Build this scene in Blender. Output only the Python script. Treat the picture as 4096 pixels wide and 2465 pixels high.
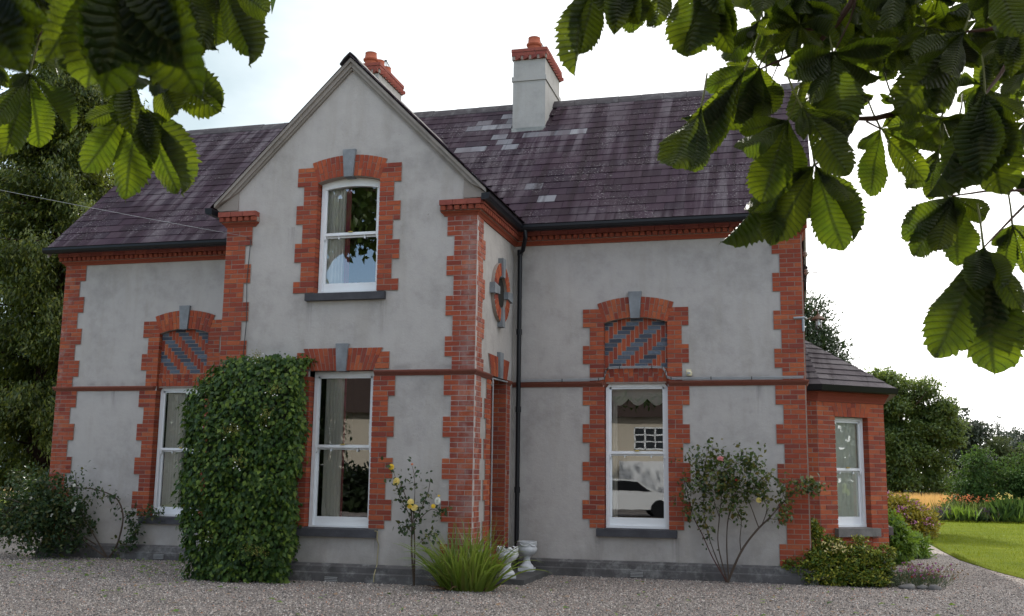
import bpy, bmesh, math, random
import numpy as np
from mathutils import Vector, Matrix
random.seed(11); rng = np.random.default_rng(11)
for o in list(bpy.data.objects): bpy.data.objects.remove(o)
S = bpy.context.scene; COL = S.collection
R = math.radians
# ------------------------------------------------------------------ camera
cam_d = bpy.data.cameras.new('camera'); cam = bpy.data.objects.new('camera', cam_d); COL.objects.link(cam)
CP = Vector((12.7098, -16.101, 1.7692)); yaw, pit, rol = .2586, .1586, .0134
fw = Vector((-math.sin(yaw)*math.cos(pit), math.cos(yaw)*math.cos(pit), math.sin(pit)))
r0 = Vector((math.cos(yaw), math.sin(yaw), 0)); u0 = r0.cross(fw)
rt = r0*math.cos(rol)+u0*math.sin(rol); up = -r0*math.sin(rol)+u0*math.cos(rol)
cam.matrix_world = Matrix(((rt.x, up.x, -fw.x, CP.x), (rt.y, up.y, -fw.y, CP.y), (rt.z, up.z, -fw.z, CP.z), (0, 0, 0, 1)))
cam_d.sensor_width = 36; cam_d.lens = 36*4180.6/4096; cam_d.clip_end = 3000; cam_d.clip_start = .05
cam_d.dof.use_dof = True; cam_d.dof.focus_distance = 14.0; cam_d.dof.aperture_fstop = 15
S.camera = cam
# ------------------------------------------------------------------ sky, sun, exposure
SUN = Vector((-.30, .76, .58)).normalized()
W = bpy.data.worlds.new('World'); S.world = W; W.use_nodes = True
wt = W.node_tree; wt.nodes.clear()
sky = wt.nodes.new('ShaderNodeTexSky'); sky.sky_type = 'NISHITA'; sky.sun_disc = False
sky.sun_elevation = math.asin(SUN.z); sky.sun_rotation = math.atan2(SUN.x, SUN.y)
sky.air_density = 1.0; sky.dust_density = .6; sky.ozone_density = 1.0
tc = wt.nodes.new('ShaderNodeTexCoord')
mp = wt.nodes.new('ShaderNodeMapping'); mp.inputs['Scale'].default_value = (1.4, 1.4, 3.2); mp.inputs['Location'].default_value = (.35, .1, .2)
nz = wt.nodes.new('ShaderNodeTexNoise'); nz.inputs['Scale'].default_value = 1.6; nz.inputs['Detail'].default_value = 7; nz.inputs['Roughness'].default_value = .55
sep = wt.nodes.new('ShaderNodeSeparateXYZ')
dirr = wt.nodes.new('ShaderNodeMapRange'); dirr.inputs[1].default_value = -.6; dirr.inputs[2].default_value = .55; dirr.inputs[3].default_value = .03; dirr.inputs[4].default_value = .36
add = wt.nodes.new('ShaderNodeMath'); add.operation = 'ADD'
ramp = wt.nodes.new('ShaderNodeValToRGB'); ramp.color_ramp.elements[0].position = .46; ramp.color_ramp.elements[1].position = .66
mix = wt.nodes.new('ShaderNodeMix'); mix.data_type = 'RGBA'
mix.inputs[7].default_value = (8.2, 8.05, 7.9, 1)
nz2 = wt.nodes.new('ShaderNodeTexNoise'); nz2.inputs['Scale'].default_value = 1.1; nz2.inputs['Detail'].default_value = 6; nz2.inputs['Roughness'].default_value = .6
fx = wt.nodes.new('ShaderNodeMapRange')
for i_, v_ in enumerate((-.62, .12, -.74, .45)): fx.inputs[i_+1].default_value = v_
fy = wt.nodes.new('ShaderNodeMapRange')
for i_, v_ in enumerate((.25, -.1, 0., 1.)): fy.inputs[i_+1].default_value = v_
s1 = wt.nodes.new('ShaderNodeMath'); s1.operation = 'ADD'; s2 = wt.nodes.new('ShaderNodeMath'); s2.operation = 'ADD'; s2.use_clamp = True
cm = wt.nodes.new('ShaderNodeMix'); cm.data_type = 'RGBA'; cm.inputs[6].default_value = (2.25, 2.68, 2.9, 1); cm.inputs[7].default_value = (8.2, 8.05, 7.9, 1)
wt.links.new(mp.outputs[0], nz2.inputs['Vector']); wt.links.new(tc.outputs['Generated'], sep.inputs[0]); wt.links.new(sep.outputs['X'], fx.inputs[0]); wt.links.new(sep.outputs['Y'], fy.inputs[0])
wt.links.new(nz2.outputs[0], s1.inputs[0]); wt.links.new(fx.outputs[0], s1.inputs[1]); wt.links.new(s1.outputs[0], s2.inputs[0]); wt.links.new(fy.outputs[0], s2.inputs[1]); wt.links.new(s2.outputs[0], cm.inputs[0]); wt.links.new(cm.outputs[2], mix.inputs[7])
bg = wt.nodes.new('ShaderNodeBackground'); bg.inputs['Strength'].default_value = .12
wo = wt.nodes.new('ShaderNodeOutputWorld')
L = wt.links.new
L(tc.outputs['Generated'], mp.inputs['Vector']); L(mp.outputs[0], nz.inputs['Vector']); L(tc.outputs['Generated'], sep.inputs[0])
dx_ = wt.nodes.new('ShaderNodeMapRange'); dx_.inputs[1].default_value = -.75; dx_.inputs[2].default_value = -.15; dx_.inputs[3].default_value = -.17; dx_.inputs[4].default_value = 0.
add2 = wt.nodes.new('ShaderNodeMath'); add2.operation = 'ADD'
L(sep.outputs['X'], dx_.inputs[0]); L(sep.outputs['Y'], dirr.inputs[0]); L(dirr.outputs[0], add2.inputs[0]); L(dx_.outputs[0], add2.inputs[1]); L(add2.outputs[0], add.inputs[0]); L(nz.outputs[0], add.inputs[1]); L(add.outputs[0], ramp.inputs[0])
L(ramp.outputs[0], mix.inputs[0]); L(sky.outputs[0], mix.inputs[6]); L(mix.outputs[2], bg.inputs[0]); L(bg.outputs[0], wo.inputs[0])
sun_d = bpy.data.lights.new('sun', 'SUN'); sun_d.energy = 2.3; sun_d.angle = R(.6); sun_d.color = (1, .95, .86)
sun = bpy.data.objects.new('sun', sun_d); COL.objects.link(sun); sun.rotation_euler = SUN.to_track_quat('Z', 'Y').to_euler(); sun.location = (0, 30, 30)
S.view_settings.view_transform = 'Standard'; S.view_settings.look = 'None'; S.view_settings.gamma = 1; S.view_settings.exposure = 1.4
S.view_settings.use_curve_mapping = False
S.render.engine = 'CYCLES'
S.cycles.transparent_max_bounces = 24; S.cycles.max_bounces = 8
GZ = .27                                   # level of the drive

# ------------------------------------------------------------------ materials
class NT:
    def __init__(s, name):
        s.m = bpy.data.materials.new(name); s.m.use_nodes = True; s.t = s.m.node_tree; s.t.nodes.clear()
        s.out = s.t.nodes.new('ShaderNodeOutputMaterial')
    def n(s, typ, props=None, **inp):
        x = s.t.nodes.new('ShaderNode'+typ)
        for k, v in (props or {}).items(): setattr(x, k, v)
        for k, v in inp.items():
            k = int(k[1:]) if k[0] == 'i' and k[1:].isdigit() else k.replace('_', ' ')
            s.set(x.inputs[k], v)
        return x
    def set(s, sock, v):
        if isinstance(v, bpy.types.NodeSocket): s.t.links.new(v, sock)
        elif isinstance(v, bpy.types.Node): s.t.links.new(v.outputs[0], sock)
        else: sock.default_value = (*v, 1) if isinstance(v, tuple) and len(v) == 3 and sock.type == 'RGBA' else v
    def math(s, op, a, b=0.0, c=None, clamp=False):
        x = s.t.nodes.new('ShaderNodeMath'); x.operation = op; x.use_clamp = clamp; s.set(x.inputs[0], a); s.set(x.inputs[1], b)
        if c is not None: s.set(x.inputs[2], c)
        return x.outputs[0]
    def mix(s, f, a, b, mode='MIX'):
        x = s.t.nodes.new('ShaderNodeMix'); x.data_type = 'RGBA'; x.blend_type = mode
        s.set(x.inputs[0], f); s.set(x.inputs[6], a); s.set(x.inputs[7], b); return x.outputs[2]
    def ramp(s, f, *stops):
        x = s.t.nodes.new('ShaderNodeValToRGB'); e = x.color_ramp.elements
        while len(e) < len(stops): e.new(.5)
        for i, (p, c) in enumerate(stops): e[i].position = p; e[i].color = (*c, 1) if len(c) == 3 else c
        s.set(x.inputs[0], f); return x.outputs[0]
    def rng(s, v, a, b, c=0., d=1.):
        x = s.n('MapRange', None); x.clamp = True
        for i, q in enumerate((v, a, b, c, d)): s.set(x.inputs[i], q)
        return x.outputs[0]
    def pos(s, scale=(1, 1, 1)):
        g = s.n('NewGeometry'); mpp = s.n('Mapping', None, Vector=g.outputs['Position'], Scale=Vector(scale)); return mpp.outputs[0]
    def noise(s, vec, sc, det=4, ro=.55): return s.n('TexNoise', None, Vector=vec, Scale=sc, Detail=float(det), Roughness=ro).outputs[0]
    def island(s):
        g = s.n('NewGeometry'); o = s.n('ObjectInfo')
        return s.math('FRACT', s.math('ADD', g.outputs['Random Per Island'], o.outputs['Random']))
    def bump(s, h, st, dist=.01): return s.n('Bump', None, Height=h, Strength=st, Distance=dist).outputs[0]
    def fin(s, base, rough=.6, spec=.4, normal=None, metal=0., **kw):
        p = s.n('BsdfPrincipled', None, Base_Color=base, Roughness=rough, Metallic=metal)
        p.inputs['Specular IOR Level'].default_value = spec
        if normal is not None: s.set(p.inputs['Normal'], normal)
        for k, v in kw.items(): s.set(p.inputs[k.replace('_', ' ')], v)
        s.t.links.new(p.outputs[0], s.out.inputs[0]); return s.m

def m_plain(name, c, rough=.6, spec=.4, var=.0, metal=0., bump=0.):
    t = NT(name); p = t.pos(); f = t.noise(p, 6., 5)
    c2 = tuple(x*(1-var) for x in c)
    return t.fin(t.mix(f, c, c2), rough, spec, t.bump(t.noise(p, 40., 4), bump, .01) if bump else None, metal)

def m_render(name, c, dark=.72):
    t = NT(name); p = t.pos(); big = t.noise(p, .9, 5, .6); med = t.noise(p, 5., 6, .65)
    st = t.noise(t.pos((2.2, 2.2, .35)), 2.0, 5)
    base = t.ramp(t.math('ADD', t.math('MULTIPLY', big, .6), t.math('MULTIPLY', med, .4)), (.33, tuple(x*dark for x in c)), (.50, c), (.66, tuple(x*1.10 for x in c)))
    base = t.mix(t.rng(st, .52, .75, 0, .35), base, tuple(x*y for x, y in zip(c, (.72, .70, .62))))
    pit = t.rng(t.noise(p, 42., 3, .6), .64, .74); patch = t.rng(t.noise(p, 1.6, 4), .5, .62)
    base = t.mix(t.math('MULTIPLY', t.math('MULTIPLY', pit, patch), .55), base, tuple(x*.45 for x in c))
    sx = t.n('SeparateXYZ', None, Vector=t.n('NewGeometry').outputs['Position']); drip = t.rng(t.noise(t.pos((7, 7, .5)), 3., 4), .40, .62)
    for (x_, z_) in ((7.09, 4.25), (5.93, 4.25), (11.04, .87), (9.87, .87), (7.10, .87), (5.6, 5.4), (12.3, 3.15), (1.2, 3.15)):
        k_ = t.math('MULTIPLY', t.rng(t.math('ABSOLUTE', t.math('SUBTRACT', sx.outputs[0], x_)), .0, .09, 1, 0), t.math('MULTIPLY', t.rng(sx.outputs[2], z_-.55, z_-.02, 0, 1), t.math('LESS_THAN', sx.outputs[2], z_)))
        base = t.mix(t.math('MULTIPLY', t.math('MULTIPLY', k_, drip), .7), base, tuple(x*.42 for x in c))
    damp = t.math('MULTIPLY', t.rng(sx.outputs[2], 1.0, .5, 0, 1), t.rng(t.noise(t.pos((1.5, 1.5, 1.)), 2.2, 5), .38, .62)); base = t.mix(t.math('MULTIPLY', damp, .5), base, tuple(x*y for x, y in zip(c, (.52, .52, .47))))
    ctop = t.math('MULTIPLY', t.rng(t.math('ABSOLUTE', t.math('SUBTRACT', sx.outputs[2], 3.27)), .0, .09, 1, 0), t.rng(t.noise(p, 5., 5), .4, .6)); base = t.mix(t.math('MULTIPLY', ctop, .55), base, tuple(x*.45 for x in c))
    h = t.math('ADD', t.math('MULTIPLY', t.noise(p, 14., 6, .7), .6), t.math('MULTIPLY', pit, -.35))
    return t.fin(base, .9, .15, t.bump(h, .55, .02))

def m_brick(name, cols, eff=True):
    t = NT(name); i = t.island(); p = t.pos()
    n = len(cols); base = t.ramp(i, *[((k+.5)/n, c) for k, c in enumerate(cols)])
    base = t.mix(t.rng(t.noise(p, 30., 6, .7), .35, .75, 0, .6), base, (.13, .040, .03) if cols[0][0] > cols[0][2] else (.03, .034, .045), 'MIX')
    base = t.mix(t.rng(t.noise(p, 2.2, 4), .45, .7, 0, .35), base, (.19, .055, .035) if cols[0][0] > cols[0][2] else (.07, .085, .11))
    sp = t.rng(t.noise(p, 55., 3, .7), .70, .76, 0, .7); base = t.mix(sp, base, (.34, .29, .25))
    if eff:
        s = t.n('SeparateXYZ', None, Vector=t.n('NewGeometry').outputs['Position'])
        dx = t.math('ABSOLUTE', t.math('SUBTRACT', s.outputs[0], 8.44)); dy = t.math('ABSOLUTE', t.math('SUBTRACT', s.outputs[1], -2.12))
        near = t.math('MULTIPLY', t.rng(dx, .08, .24, 1, 0), t.rng(dy, .12, .55, 1, 0))
        nn = t.rng(t.noise(t.pos((1, 1, .8)), 9., 6, .7), .40, .62)
        base = t.mix(t.math('MULTIPLY', t.math('MULTIPLY', near, nn), .42), base, (.36, .30, .28))
        far = t.rng(s.outputs[0], .05, .35, .5, 0); base = t.mix(t.math('MULTIPLY', far, t.rng(t.noise(p, 7., 6, .7), .5, .66)), base, (.36, .28, .26))
    return t.fin(base, .85, .2, t.bump(t.noise(p, 60., 5, .7), .5, .006))

REDS = [(0.326, 0.064, 0.029), (0.391, 0.088, 0.035), (0.25, 0.044, 0.026), (0.445, 0.125, 0.048), (0.359, 0.075, 0.031), (0.184, 0.033, 0.024), (0.413, 0.102, 0.039), (0.293, 0.056, 0.027), (0.217, 0.048, 0.033)]
M = {}
M['render'] = m_render('painted_render', (.382, .358, .340), .74)
M['render_pale'] = m_render('pale_chimney_render', (.34, .33, .315), .75)
M['cement'] = m_render('raking_cement', (.255, .228, .205), .7)
M['mortar'] = m_plain('mortar', (.33, .275, .24), .95, .1, .3, bump=.4)
M['brick'] = m_brick('red_brick', REDS)
M['terra'] = m_brick('terracotta', [(.24, .055, .03), (.29, .070, .034), (.21, .046, .028)], False)
M['mortar_white'] = m_plain('salt_whitened_mortar', (.46, .41, .39), .95, .1, .3, bump=.4)
M['string'] = m_brick('weathered_moulding', [(.17, .062, .042), (.20, .070, .046), (.14, .055, .042)], False)
M['pot'] = m_plain('chimney_pot_clay', (.36, .10, .055), .8, .2, .3)
M['brick_dull'] = m_brick('weathered_brick', [(.26, .072, .055), (.30, .085, .06), (.23, .06, .05)], False)
M['blue'] = m_brick('blue_brick', [(.060, .074, .100), (.10, .122, .160), (.042, .048, .066), (.13, .158, .20)], False)
M['panel_mortar'] = m_plain('pale_pointing', (.48, .42, .38), .95, .1, .15)
def m_stone(name, c, lich=.0):
    t = NT(name); p = t.pos(); f = t.noise(p, 3.5, 6, .65)
    b = t.ramp(f, (.3, tuple(x*.65 for x in c)), (.7, tuple(x*1.2 for x in c)))
    b = t.mix(t.rng(t.noise(p, 38., 3), .66, .74, 0, .5), b, tuple(min(x*2.0, .6) for x in c))
    if lich: b = t.mix(t.rng(t.noise(p, 4., 5, .7), .5, .66, 0, lich), b, (.38, .38, .37))
    return t.fin(b, .85, .25, t.bump(t.noise(p, 35., 5), .35, .01))
M['limestone'] = m_stone('grey_limestone', (.20, .215, .23))
M['sill'] = m_stone('dark_sill_stone', (.062, .062, .070))
M['sill_b'] = m_stone('grey_sill_stone', (.14, .135, .13))
M['plinth'] = m_stone('plinth_cement', (.095, .09, .09), .35)
M['plinth_low'] = m_stone('plinth_base', (.095, .085, .078))
M['step'] = m_stone('slate_step', (.075, .075, .075))
def m_slate(name, cols, stain=1.):
    t = NT(name); i = t.island(); p = t.pos(); n = len(cols)
    b = t.ramp(i, *[((k+.5)/n, c) for k, c in enumerate(cols)])
    st = t.noise(t.pos((3.4, .22, .22)), 1.3, 5, .6)
    pt = t.noise(t.pos((.8, .8, .8)), .9, 3)
    wash = t.math('MULTIPLY', t.rng(st, .47, .60), t.rng(pt, .40, .58, .10, 1))
    b = t.mix(t.math('MULTIPLY', wash, .9*stain), b, (.092, .076, .086))
    b = t.mix(t.math('MULTIPLY', t.rng(st, .47, .36), .85*stain), b, (.016, .008, .012))
    sp = t.rng(t.noise(p, 30., 5, .75),   .57, .68, 0, .85); pk = t.rng(t.noise(p, 1.4, 4), .48, .62)
    b = t.mix(t.math('MULTIPLY', sp, pk), b, (.33, .32, .31))
    return t.fin(b, .75, .12, t.bump(t.noise(p, 26., 5), .35, .006))
M['slate'] = m_slate('purple_slate', [(.025, .012, .020), (.033, .017, .028), (.017, .008, .014), (.042, .025, .035), (.028, .014, .025), (.020, .011, .019)])
M['slate_pale'] = m_slate('pale_patch_slate', [(.17, .17, .185), (.09, .088, .10), (.22, .22, .23), (.12, .11, .12)], .9)
M['slate_bay'] = m_slate('grey_slate', [(.070, .058, .064), (.088, .075, .080), (.06, .05, .056), (.10, .088, .092)], .8)
M['ridge'] = m_stone('ridge_tile_clay', (.055, .048, .052), .15)
M['gutter'] = m_plain('black_gutter', (.004, .0045, .007), .4, .3)
M['white'] = m_plain('white_paint', (.72, .74, .76), .4, .5, .06)
M['pvc'] = m_plain('grey_cable', (.27, .28, .29), .5, .4)
M['brass'] = m_plain('brass', (.45, .33, .08), .35, .5, metal=.8)
M['iron'] = m_plain('dark_iron', (.03, .028, .026), .5, .5)
M['galv'] = m_plain('galvanised_pipe', (.30, .33, .36), .45, .5, .3)
M['rust'] = m_plain('rusty_enamel', (.13, .07, .04), .6, .4, .5)
M['cream'] = m_plain('cream_plastic', (.62, .56, .38), .4, .5, .1)
M['ceramic'] = m_plain('brown_ceramic', (.30, .24, .20), .25, .6, .2)
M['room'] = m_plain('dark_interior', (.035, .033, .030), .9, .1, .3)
M['urn'] = m_stone('white_painted_stone', (.55, .56, .57))
M['soil'] = m_plain('soil', (.035, .026, .020), .95, .1, .5, bump=.6)
M['yellow_cable'] = m_plain('old_yellow_cable', (.30, .26, .14), .5, .4)
M['vent'] = m_plain('vent_metal', (.30, .30, .30), .5, .4)
M['net'] = m_plain('net_curtain', (.62, .60, .55), .9, .1, .1)
M['drape'] = m_plain('pale_drape', (.90, .88, .82), .9, .1, .15)
M['pinktrim'] = m_plain('pink_curtain_trim', (.42, .10, .14), .9, .1, .4)
M['blind'] = m_plain('pale_green_curtain', (.84, .85, .76), .9, .1, .06)
t = NT('old_window_glass'); p = t.pos((1, 1, .8))
nb = t.bump(t.noise(p, 2.2, 2), .02, .02)
gl = t.n('BsdfGlossy', None, Roughness=.008, Normal=nb, Color=(.95, .97, 1.0)); tr = t.n('BsdfTransparent', None, Color=(.94, .94, .93))
fr = t.n('Fresnel', None, IOR=1.9)
mx = t.n('MixShader', None, i0=t.math('MULTIPLY', fr.outputs[0], 1.8, clamp=True), i1=tr.outputs[0], i2=gl.outputs[0]); t.set(t.out.inputs[0], mx); M['glass'] = t.m
t = NT('lamp_glass'); gl = t.n('BsdfGlossy', None, Roughness=.02); tr = t.n('BsdfTransparent', None, Color=(.93, .95, .95)); fr = t.n('Fresnel', None, IOR=1.5)
mx = t.n('MixShader', None, i0=fr.outputs[0], i1=tr.outputs[0], i2=gl.outputs[0]); t.set(t.out.inputs[0], mx); M['lampglass'] = t.m

def m_leaf(name, cols, trans, tf=.35, rough=.45, spec=.4, big=0.):
    t = NT(name); i = t.island(); n = len(cols)
    b = t.ramp(i, *[((k+.5)/n, c) for k, c in enumerate(cols)])
    if big: b = t.mix(t.rng(t.noise(t.pos(), big, 3), .4, .65, 0, .6), b, tuple(x*.55 for x in cols[0]))
    p = t.n('BsdfPrincipled', None, Base_Color=b, Roughness=rough); p.inputs['Specular IOR Level'].default_value = spec
    tl = t.n('BsdfTranslucent', None, Color=trans)
    mx = t.n('MixShader', None, i0=tf, i1=p.outputs[0], i2=tl.outputs[0]); t.set(t.out.inputs[0], mx); return t.m
M['conifer'] = m_leaf('cypress_foliage', [(.022, .044, .009), (.042, .070, .010), (.080, .104, .012), (.016, .033, .009), (.135, .15, .016)], (.18, .22, .02), .3)
M['conifer_dark'] = m_leaf('dark_conifer_foliage', [(.022, .038, .014), (.03, .05, .018), (.018, .03, .012)], (.05, .09, .02), .2)
M['climber'] = m_leaf('climber_leaf', [(.018, .045, .010), (.026, .060, .011), (.042, .088, .012), (.012, .032, .009), (.075, .125, .016), (.10, .15, .02)], (.12, .22, .03), .2, .5, .22)
M['rose'] = m_leaf('rose_leaf', [(.030, .060, .020), (.055, .090, .020), (.022, .045, .020), (.10, .11, .020), (.13, .09, .02), (.07, .11, .02)], (.16, .20, .03), .22, .4)
M['rose_dark'] = m_leaf('dark_rose_leaf', [(.022, .045, .020), (.030, .060, .022), (.018, .034, .018), (.040, .070, .022), (.07, .07, .02)], (.10, .16, .03), .2, .5, .22)
M['euonymus'] = m_leaf('variegated_leaf', [(.026, .060, .010), (.045, .095, .012), (.07, .125, .014), (.34, .31, .035), (.020, .046, .010), (.26, .27, .03), (.04, .08, .012), (.16, .20, .02)], (.20, .22, .03), .2, .45, .25)
M['cream_leaf'] = m_leaf('cream_leaf', [(.55, .46, .20), (.48, .42, .16)], (.4, .35, .1), .2)
M['strap'] = m_leaf('strap_leaf', [(.085, .14, .018), (.13, .19, .024), (.06, .105, .015), (.18, .23, .035), (.16, .16, .04)], (.26, .36, .05), .38, .35, .5)
M['dry'] = m_plain('dry_leaf', (.14, .085, .05), .9, .1, .5)
M['spiraea'] = m_leaf('spiraea_leaf', [(.22, .19, .014), (.30, .25, .018), (.15, .15, .014), (.36, .27, .02), (.10, .11, .012)], (.35, .28, .03), .3)
M['grass'] = m_leaf('mown_grass_blade', [(.10, .125, .008), (.13, .155, .01), (.16, .17, .014)], (.2, .25, .02), .3, .8, .1)
M['lime'] = m_leaf('lime_green_leaf', [(.07, .14, .018), (.10, .18, .022), (.05, .105, .015), (.14, .21, .03)], (.25, .38, .04), .35)
M['ash'] = m_leaf('broad_tree_leaf', [(.042, .076, .015), (.060, .098, .018), (.080, .118, .024), (.032, .060, .013)], (.17, .23, .04), .34)
M['apple'] = m_leaf('apple_leaf', [(.030, .065, .016), (.045, .088, .022), (.06, .11, .03), (.022, .05, .013)], (.10, .17, .03), .25, .65, .12)
M['far'] = m_leaf('far_leaf', [(.045, .062, .026), (.058, .076, .030), (.070, .085, .036)], (.10, .12, .04), .25, .8, .08)
M['far_dark'] = m_leaf('far_dark_leaf', [(.040, .055, .035), (.05, .065, .04)], (.07, .09, .05), .2)
M['thrift'] = m_leaf('thrift_leaf', [(.055, .080, .045), (.075, .10, .055), (.04, .06, .03)], (.10, .14, .06), .2)
M['border'] = m_leaf('border_leaf', [(.07, .115, .02), (.11, .155, .03), (.15, .17, .04), (.06, .085, .03)], (.16, .22, .04), .3)
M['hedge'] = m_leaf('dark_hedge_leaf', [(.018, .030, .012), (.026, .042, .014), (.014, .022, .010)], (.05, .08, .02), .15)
M['brownhedge'] = m_leaf('brownish_hedge_leaf', [(.045, .030, .015), (.03, .03, .012), (.06, .035, .018), (.02, .025, .01)], (.08, .06, .02), .15)
M['crop'] = m_leaf('ripe_barley', [(.50, .30, .10), (.58, .36, .13), (.44, .25, .08), (.52, .34, .14)], (.55, .35, .12), .35, .7, .2)
M['wildgrass'] = m_leaf('tall_wild_grass', [(.28, .22, .10), (.20, .19, .07), (.32, .20, .12), (.14, .16, .05)], (.3, .26, .1), .3, .7, .2)
M['bark'] = m_plain('grey_brown_bark', (.085, .06, .045), .95, .1, .6, bump=1.)
M['bark_dark'] = m_plain('dark_bark', (.040, .024, .018), .95, .1, .6, bump=1.)
M['twig'] = m_plain('rose_stem', (.090, .065, .050), .8, .2, .4)
M['twig_red'] = m_plain('reddish_stem', (.085, .030, .025), .7, .3, .4)
M['chestnut_twig'] = m_plain('chestnut_twig', (.075, .035, .022), .7, .3, .4)
M['petiole'] = m_plain('leaf_stalk', (.12, .13, .03), .6, .3, .3)
def flat(name, c, tr=.3): return m_leaf(name, [c, tuple(x*.8 for x in c), tuple(min(1, x*1.1) for x in c)], c, tr, .7, .2)
M['fl_white'] = flat('white_petal', (.75, .74, .66)); M['fl_yellow'] = flat('yellow_petal', (.72, .50, .05)); M['fl_pale'] = flat('pale_yellow_petal', (.78, .62, .20))
M['fl_pink'] = flat('pink_petal', (.62, .24, .24)); M['fl_mag'] = flat('magenta_petal', (.42, .13, .36)); M['fl_red'] = flat('red_petal', (.42, .03, .04))
M['fl_lilac'] = flat('pink_lilac_petal', (.52, .22, .40)); M['fl_orange'] = flat('orange_petal', (.60, .19, .08)); M['fl_green'] = flat('green_flower_head', (.22, .21, .055)); M['fl_brown'] = flat('dead_flower_head', (.30, .21, .13)); M['fl_purple'] = flat('purple_spike', (.10, .05, .12))
# horse chestnut leaflet: veins from the leaf's own UV
t = NT('horse_chestnut_leaf'); uv = t.n('UVMap'); s = t.n('SeparateXYZ', None, Vector=uv.outputs[0])
au = t.math('ABSOLUTE', s.outputs[0]); v = s.outputs[1]
ph = t.math('MULTIPLY', t.math('SUBTRACT', v, t.math('MULTIPLY', au, .20)), 17.)
tri = t.math('ABSOLUTE', t.math('SUBTRACT', t.math('FRACT', ph), .5))
vein = t.math('MAXIMUM', t.rng(tri, .36, .47), t.rng(au, .07, .025)); oi = t.island()
p = t.pos(); blot = t.noise(p, 18., 4)
base = t.mix(oi, (.018, .034, .009), (.026, .044, .011)); base = t.mix(t.rng(blot, .4, .65, 0, .5), base, (.014, .028, .008)); base = t.mix(t.math('MULTIPLY', vein, .5), base, (.13, .16, .04))
trc = t.mix(oi, (.14, .20, .007), (.26, .33, .011)); trc = t.mix(t.rng(blot, .38, .66, 0, .7), trc, (.07, .13, .010)); trc = t.mix(t.math('MULTIPLY', vein, .9), trc, (.035, .055, .006))
hg = t.math('ADD', t.math('MULTIPLY', tri, -1.2), t.math('MULTIPLY', t.noise(p, 90., 4), .5))
pb = t.n('BsdfPrincipled', None, Base_Color=base, Roughness=.42, Normal=t.bump(hg, 1., .012)); pb.inputs['Specular IOR Level'].default_value = .35
tl = t.n('BsdfTranslucent', None, Color=trc)
mx = t.n('MixShader', None, i0=.42, i1=pb.outputs[0], i2=tl.outputs[0])
hv = t.n('CombineXYZ', None, X=t.math('MULTIPLY', s.outputs[0], 6.), Y=t.math('MULTIPLY', ph, 1.0), Z=t.math('MULTIPLY', oi, 40.)); hole = t.math('MULTIPLY', t.rng(t.noise(hv.outputs[0], 1.7, 3), .70, .71), t.math('MULTIPLY', t.rng(tri, .36, .25), t.math('GREATER_THAN', oi, .5)))
brn = t.math('MULTIPLY', t.rng(t.noise(hv.outputs[0], 1.2, 4), .60, .68), t.rng(oi, .3, .9)); 
mx2 = t.n('MixShader', None, i0=hole, i1=mx.outputs[0], i2=t.n('BsdfTransparent').outputs[0]); t.set(t.out.inputs[0], mx2); M['chestnut'] = t.m
# gravel, lawn, soil
t = NT('gravel'); p = t.pos(); vo = t.n('TexVoronoi', None, Vector=p, Scale=38.); vo2 = t.n('TexVoronoi', None, Vector=p, Scale=70.)
c1 = t.ramp(t.n('SeparateColor', None, Color=vo.outputs['Color']).outputs[0], (.08, (.07, .062, .060)), (.4, (.20, .172, .158)), (.65, (.30, .25, .21)), (.9, (.48, .43, .39)), (1., (.36, .18, .10)))
c2 = t.ramp(t.n('SeparateColor', None, Color=vo2.outputs['Color']).outputs[1], (.1, (.09, .08, .078)), (.6, (.23, .20, .18)), (1., (.38, .34, .31)))
b = t.mix(.5, c1, c2); b = t.mix(t.rng(t.noise(p, .7, 5), .4, .65, 0, .45), b, (.10, .092, .088)); b = t.mix(t.rng(t.noise(t.pos((.16, 1.1, 1)), 1.0, 4), .42, .62, 0, .40), b, (.30, .27, .245)); b = t.mix(t.rng(t.noise(p, 1.7, 6, .7), .58, .70, 0, .45), b, (.075, .075, .055)); b = t.mix(t.rng(vo.outputs['Distance'], .45, .75, 0, .8), b, (.03, .028, .027))
M['gravel'] = t.fin(b, .9, .2, t.bump(t.math('ADD', vo.outputs['Distance'], t.math('MULTIPLY', vo2.outputs['Distance'], .5)), -.9, .02))
t = NT('pebble'); i = t.island(); M['pebble'] = t.fin(t.ramp(i, (.0, (.06, .055, .055)), (.3, (.17, .148, .138)), (.55, (.28, .235, .20)), (.8, (.37, .33, .30)), (.93, (.54, .50, .46)), (1., (.34, .15, .08))), .85, .25)
t = NT('lawn_grass'); p = t.pos(); f = t.noise(p, 1.1, 5); f2 = t.noise(t.pos((1, 1, 1)), 55., 4, .7)
b = t.ramp(f, (.3, (.085, .112, .006)), (.55, (.12, .146, .009)), (.75, (.16, .168, .014))); b = t.mix(t.rng(f2, .35, .7, 0, .55), b, (.055, .09, .012))
M['lawn'] = t.fin(b, .95, .03, t.bump(f2, 1., .03))
M['field'] = m_plain('field_soil_straw', (.30, .20, .08), .95, .1, .3); M['bed'] = M['soil']
M['paving'] = m_stone('grey_paving', (.20, .175, .165))

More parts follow.
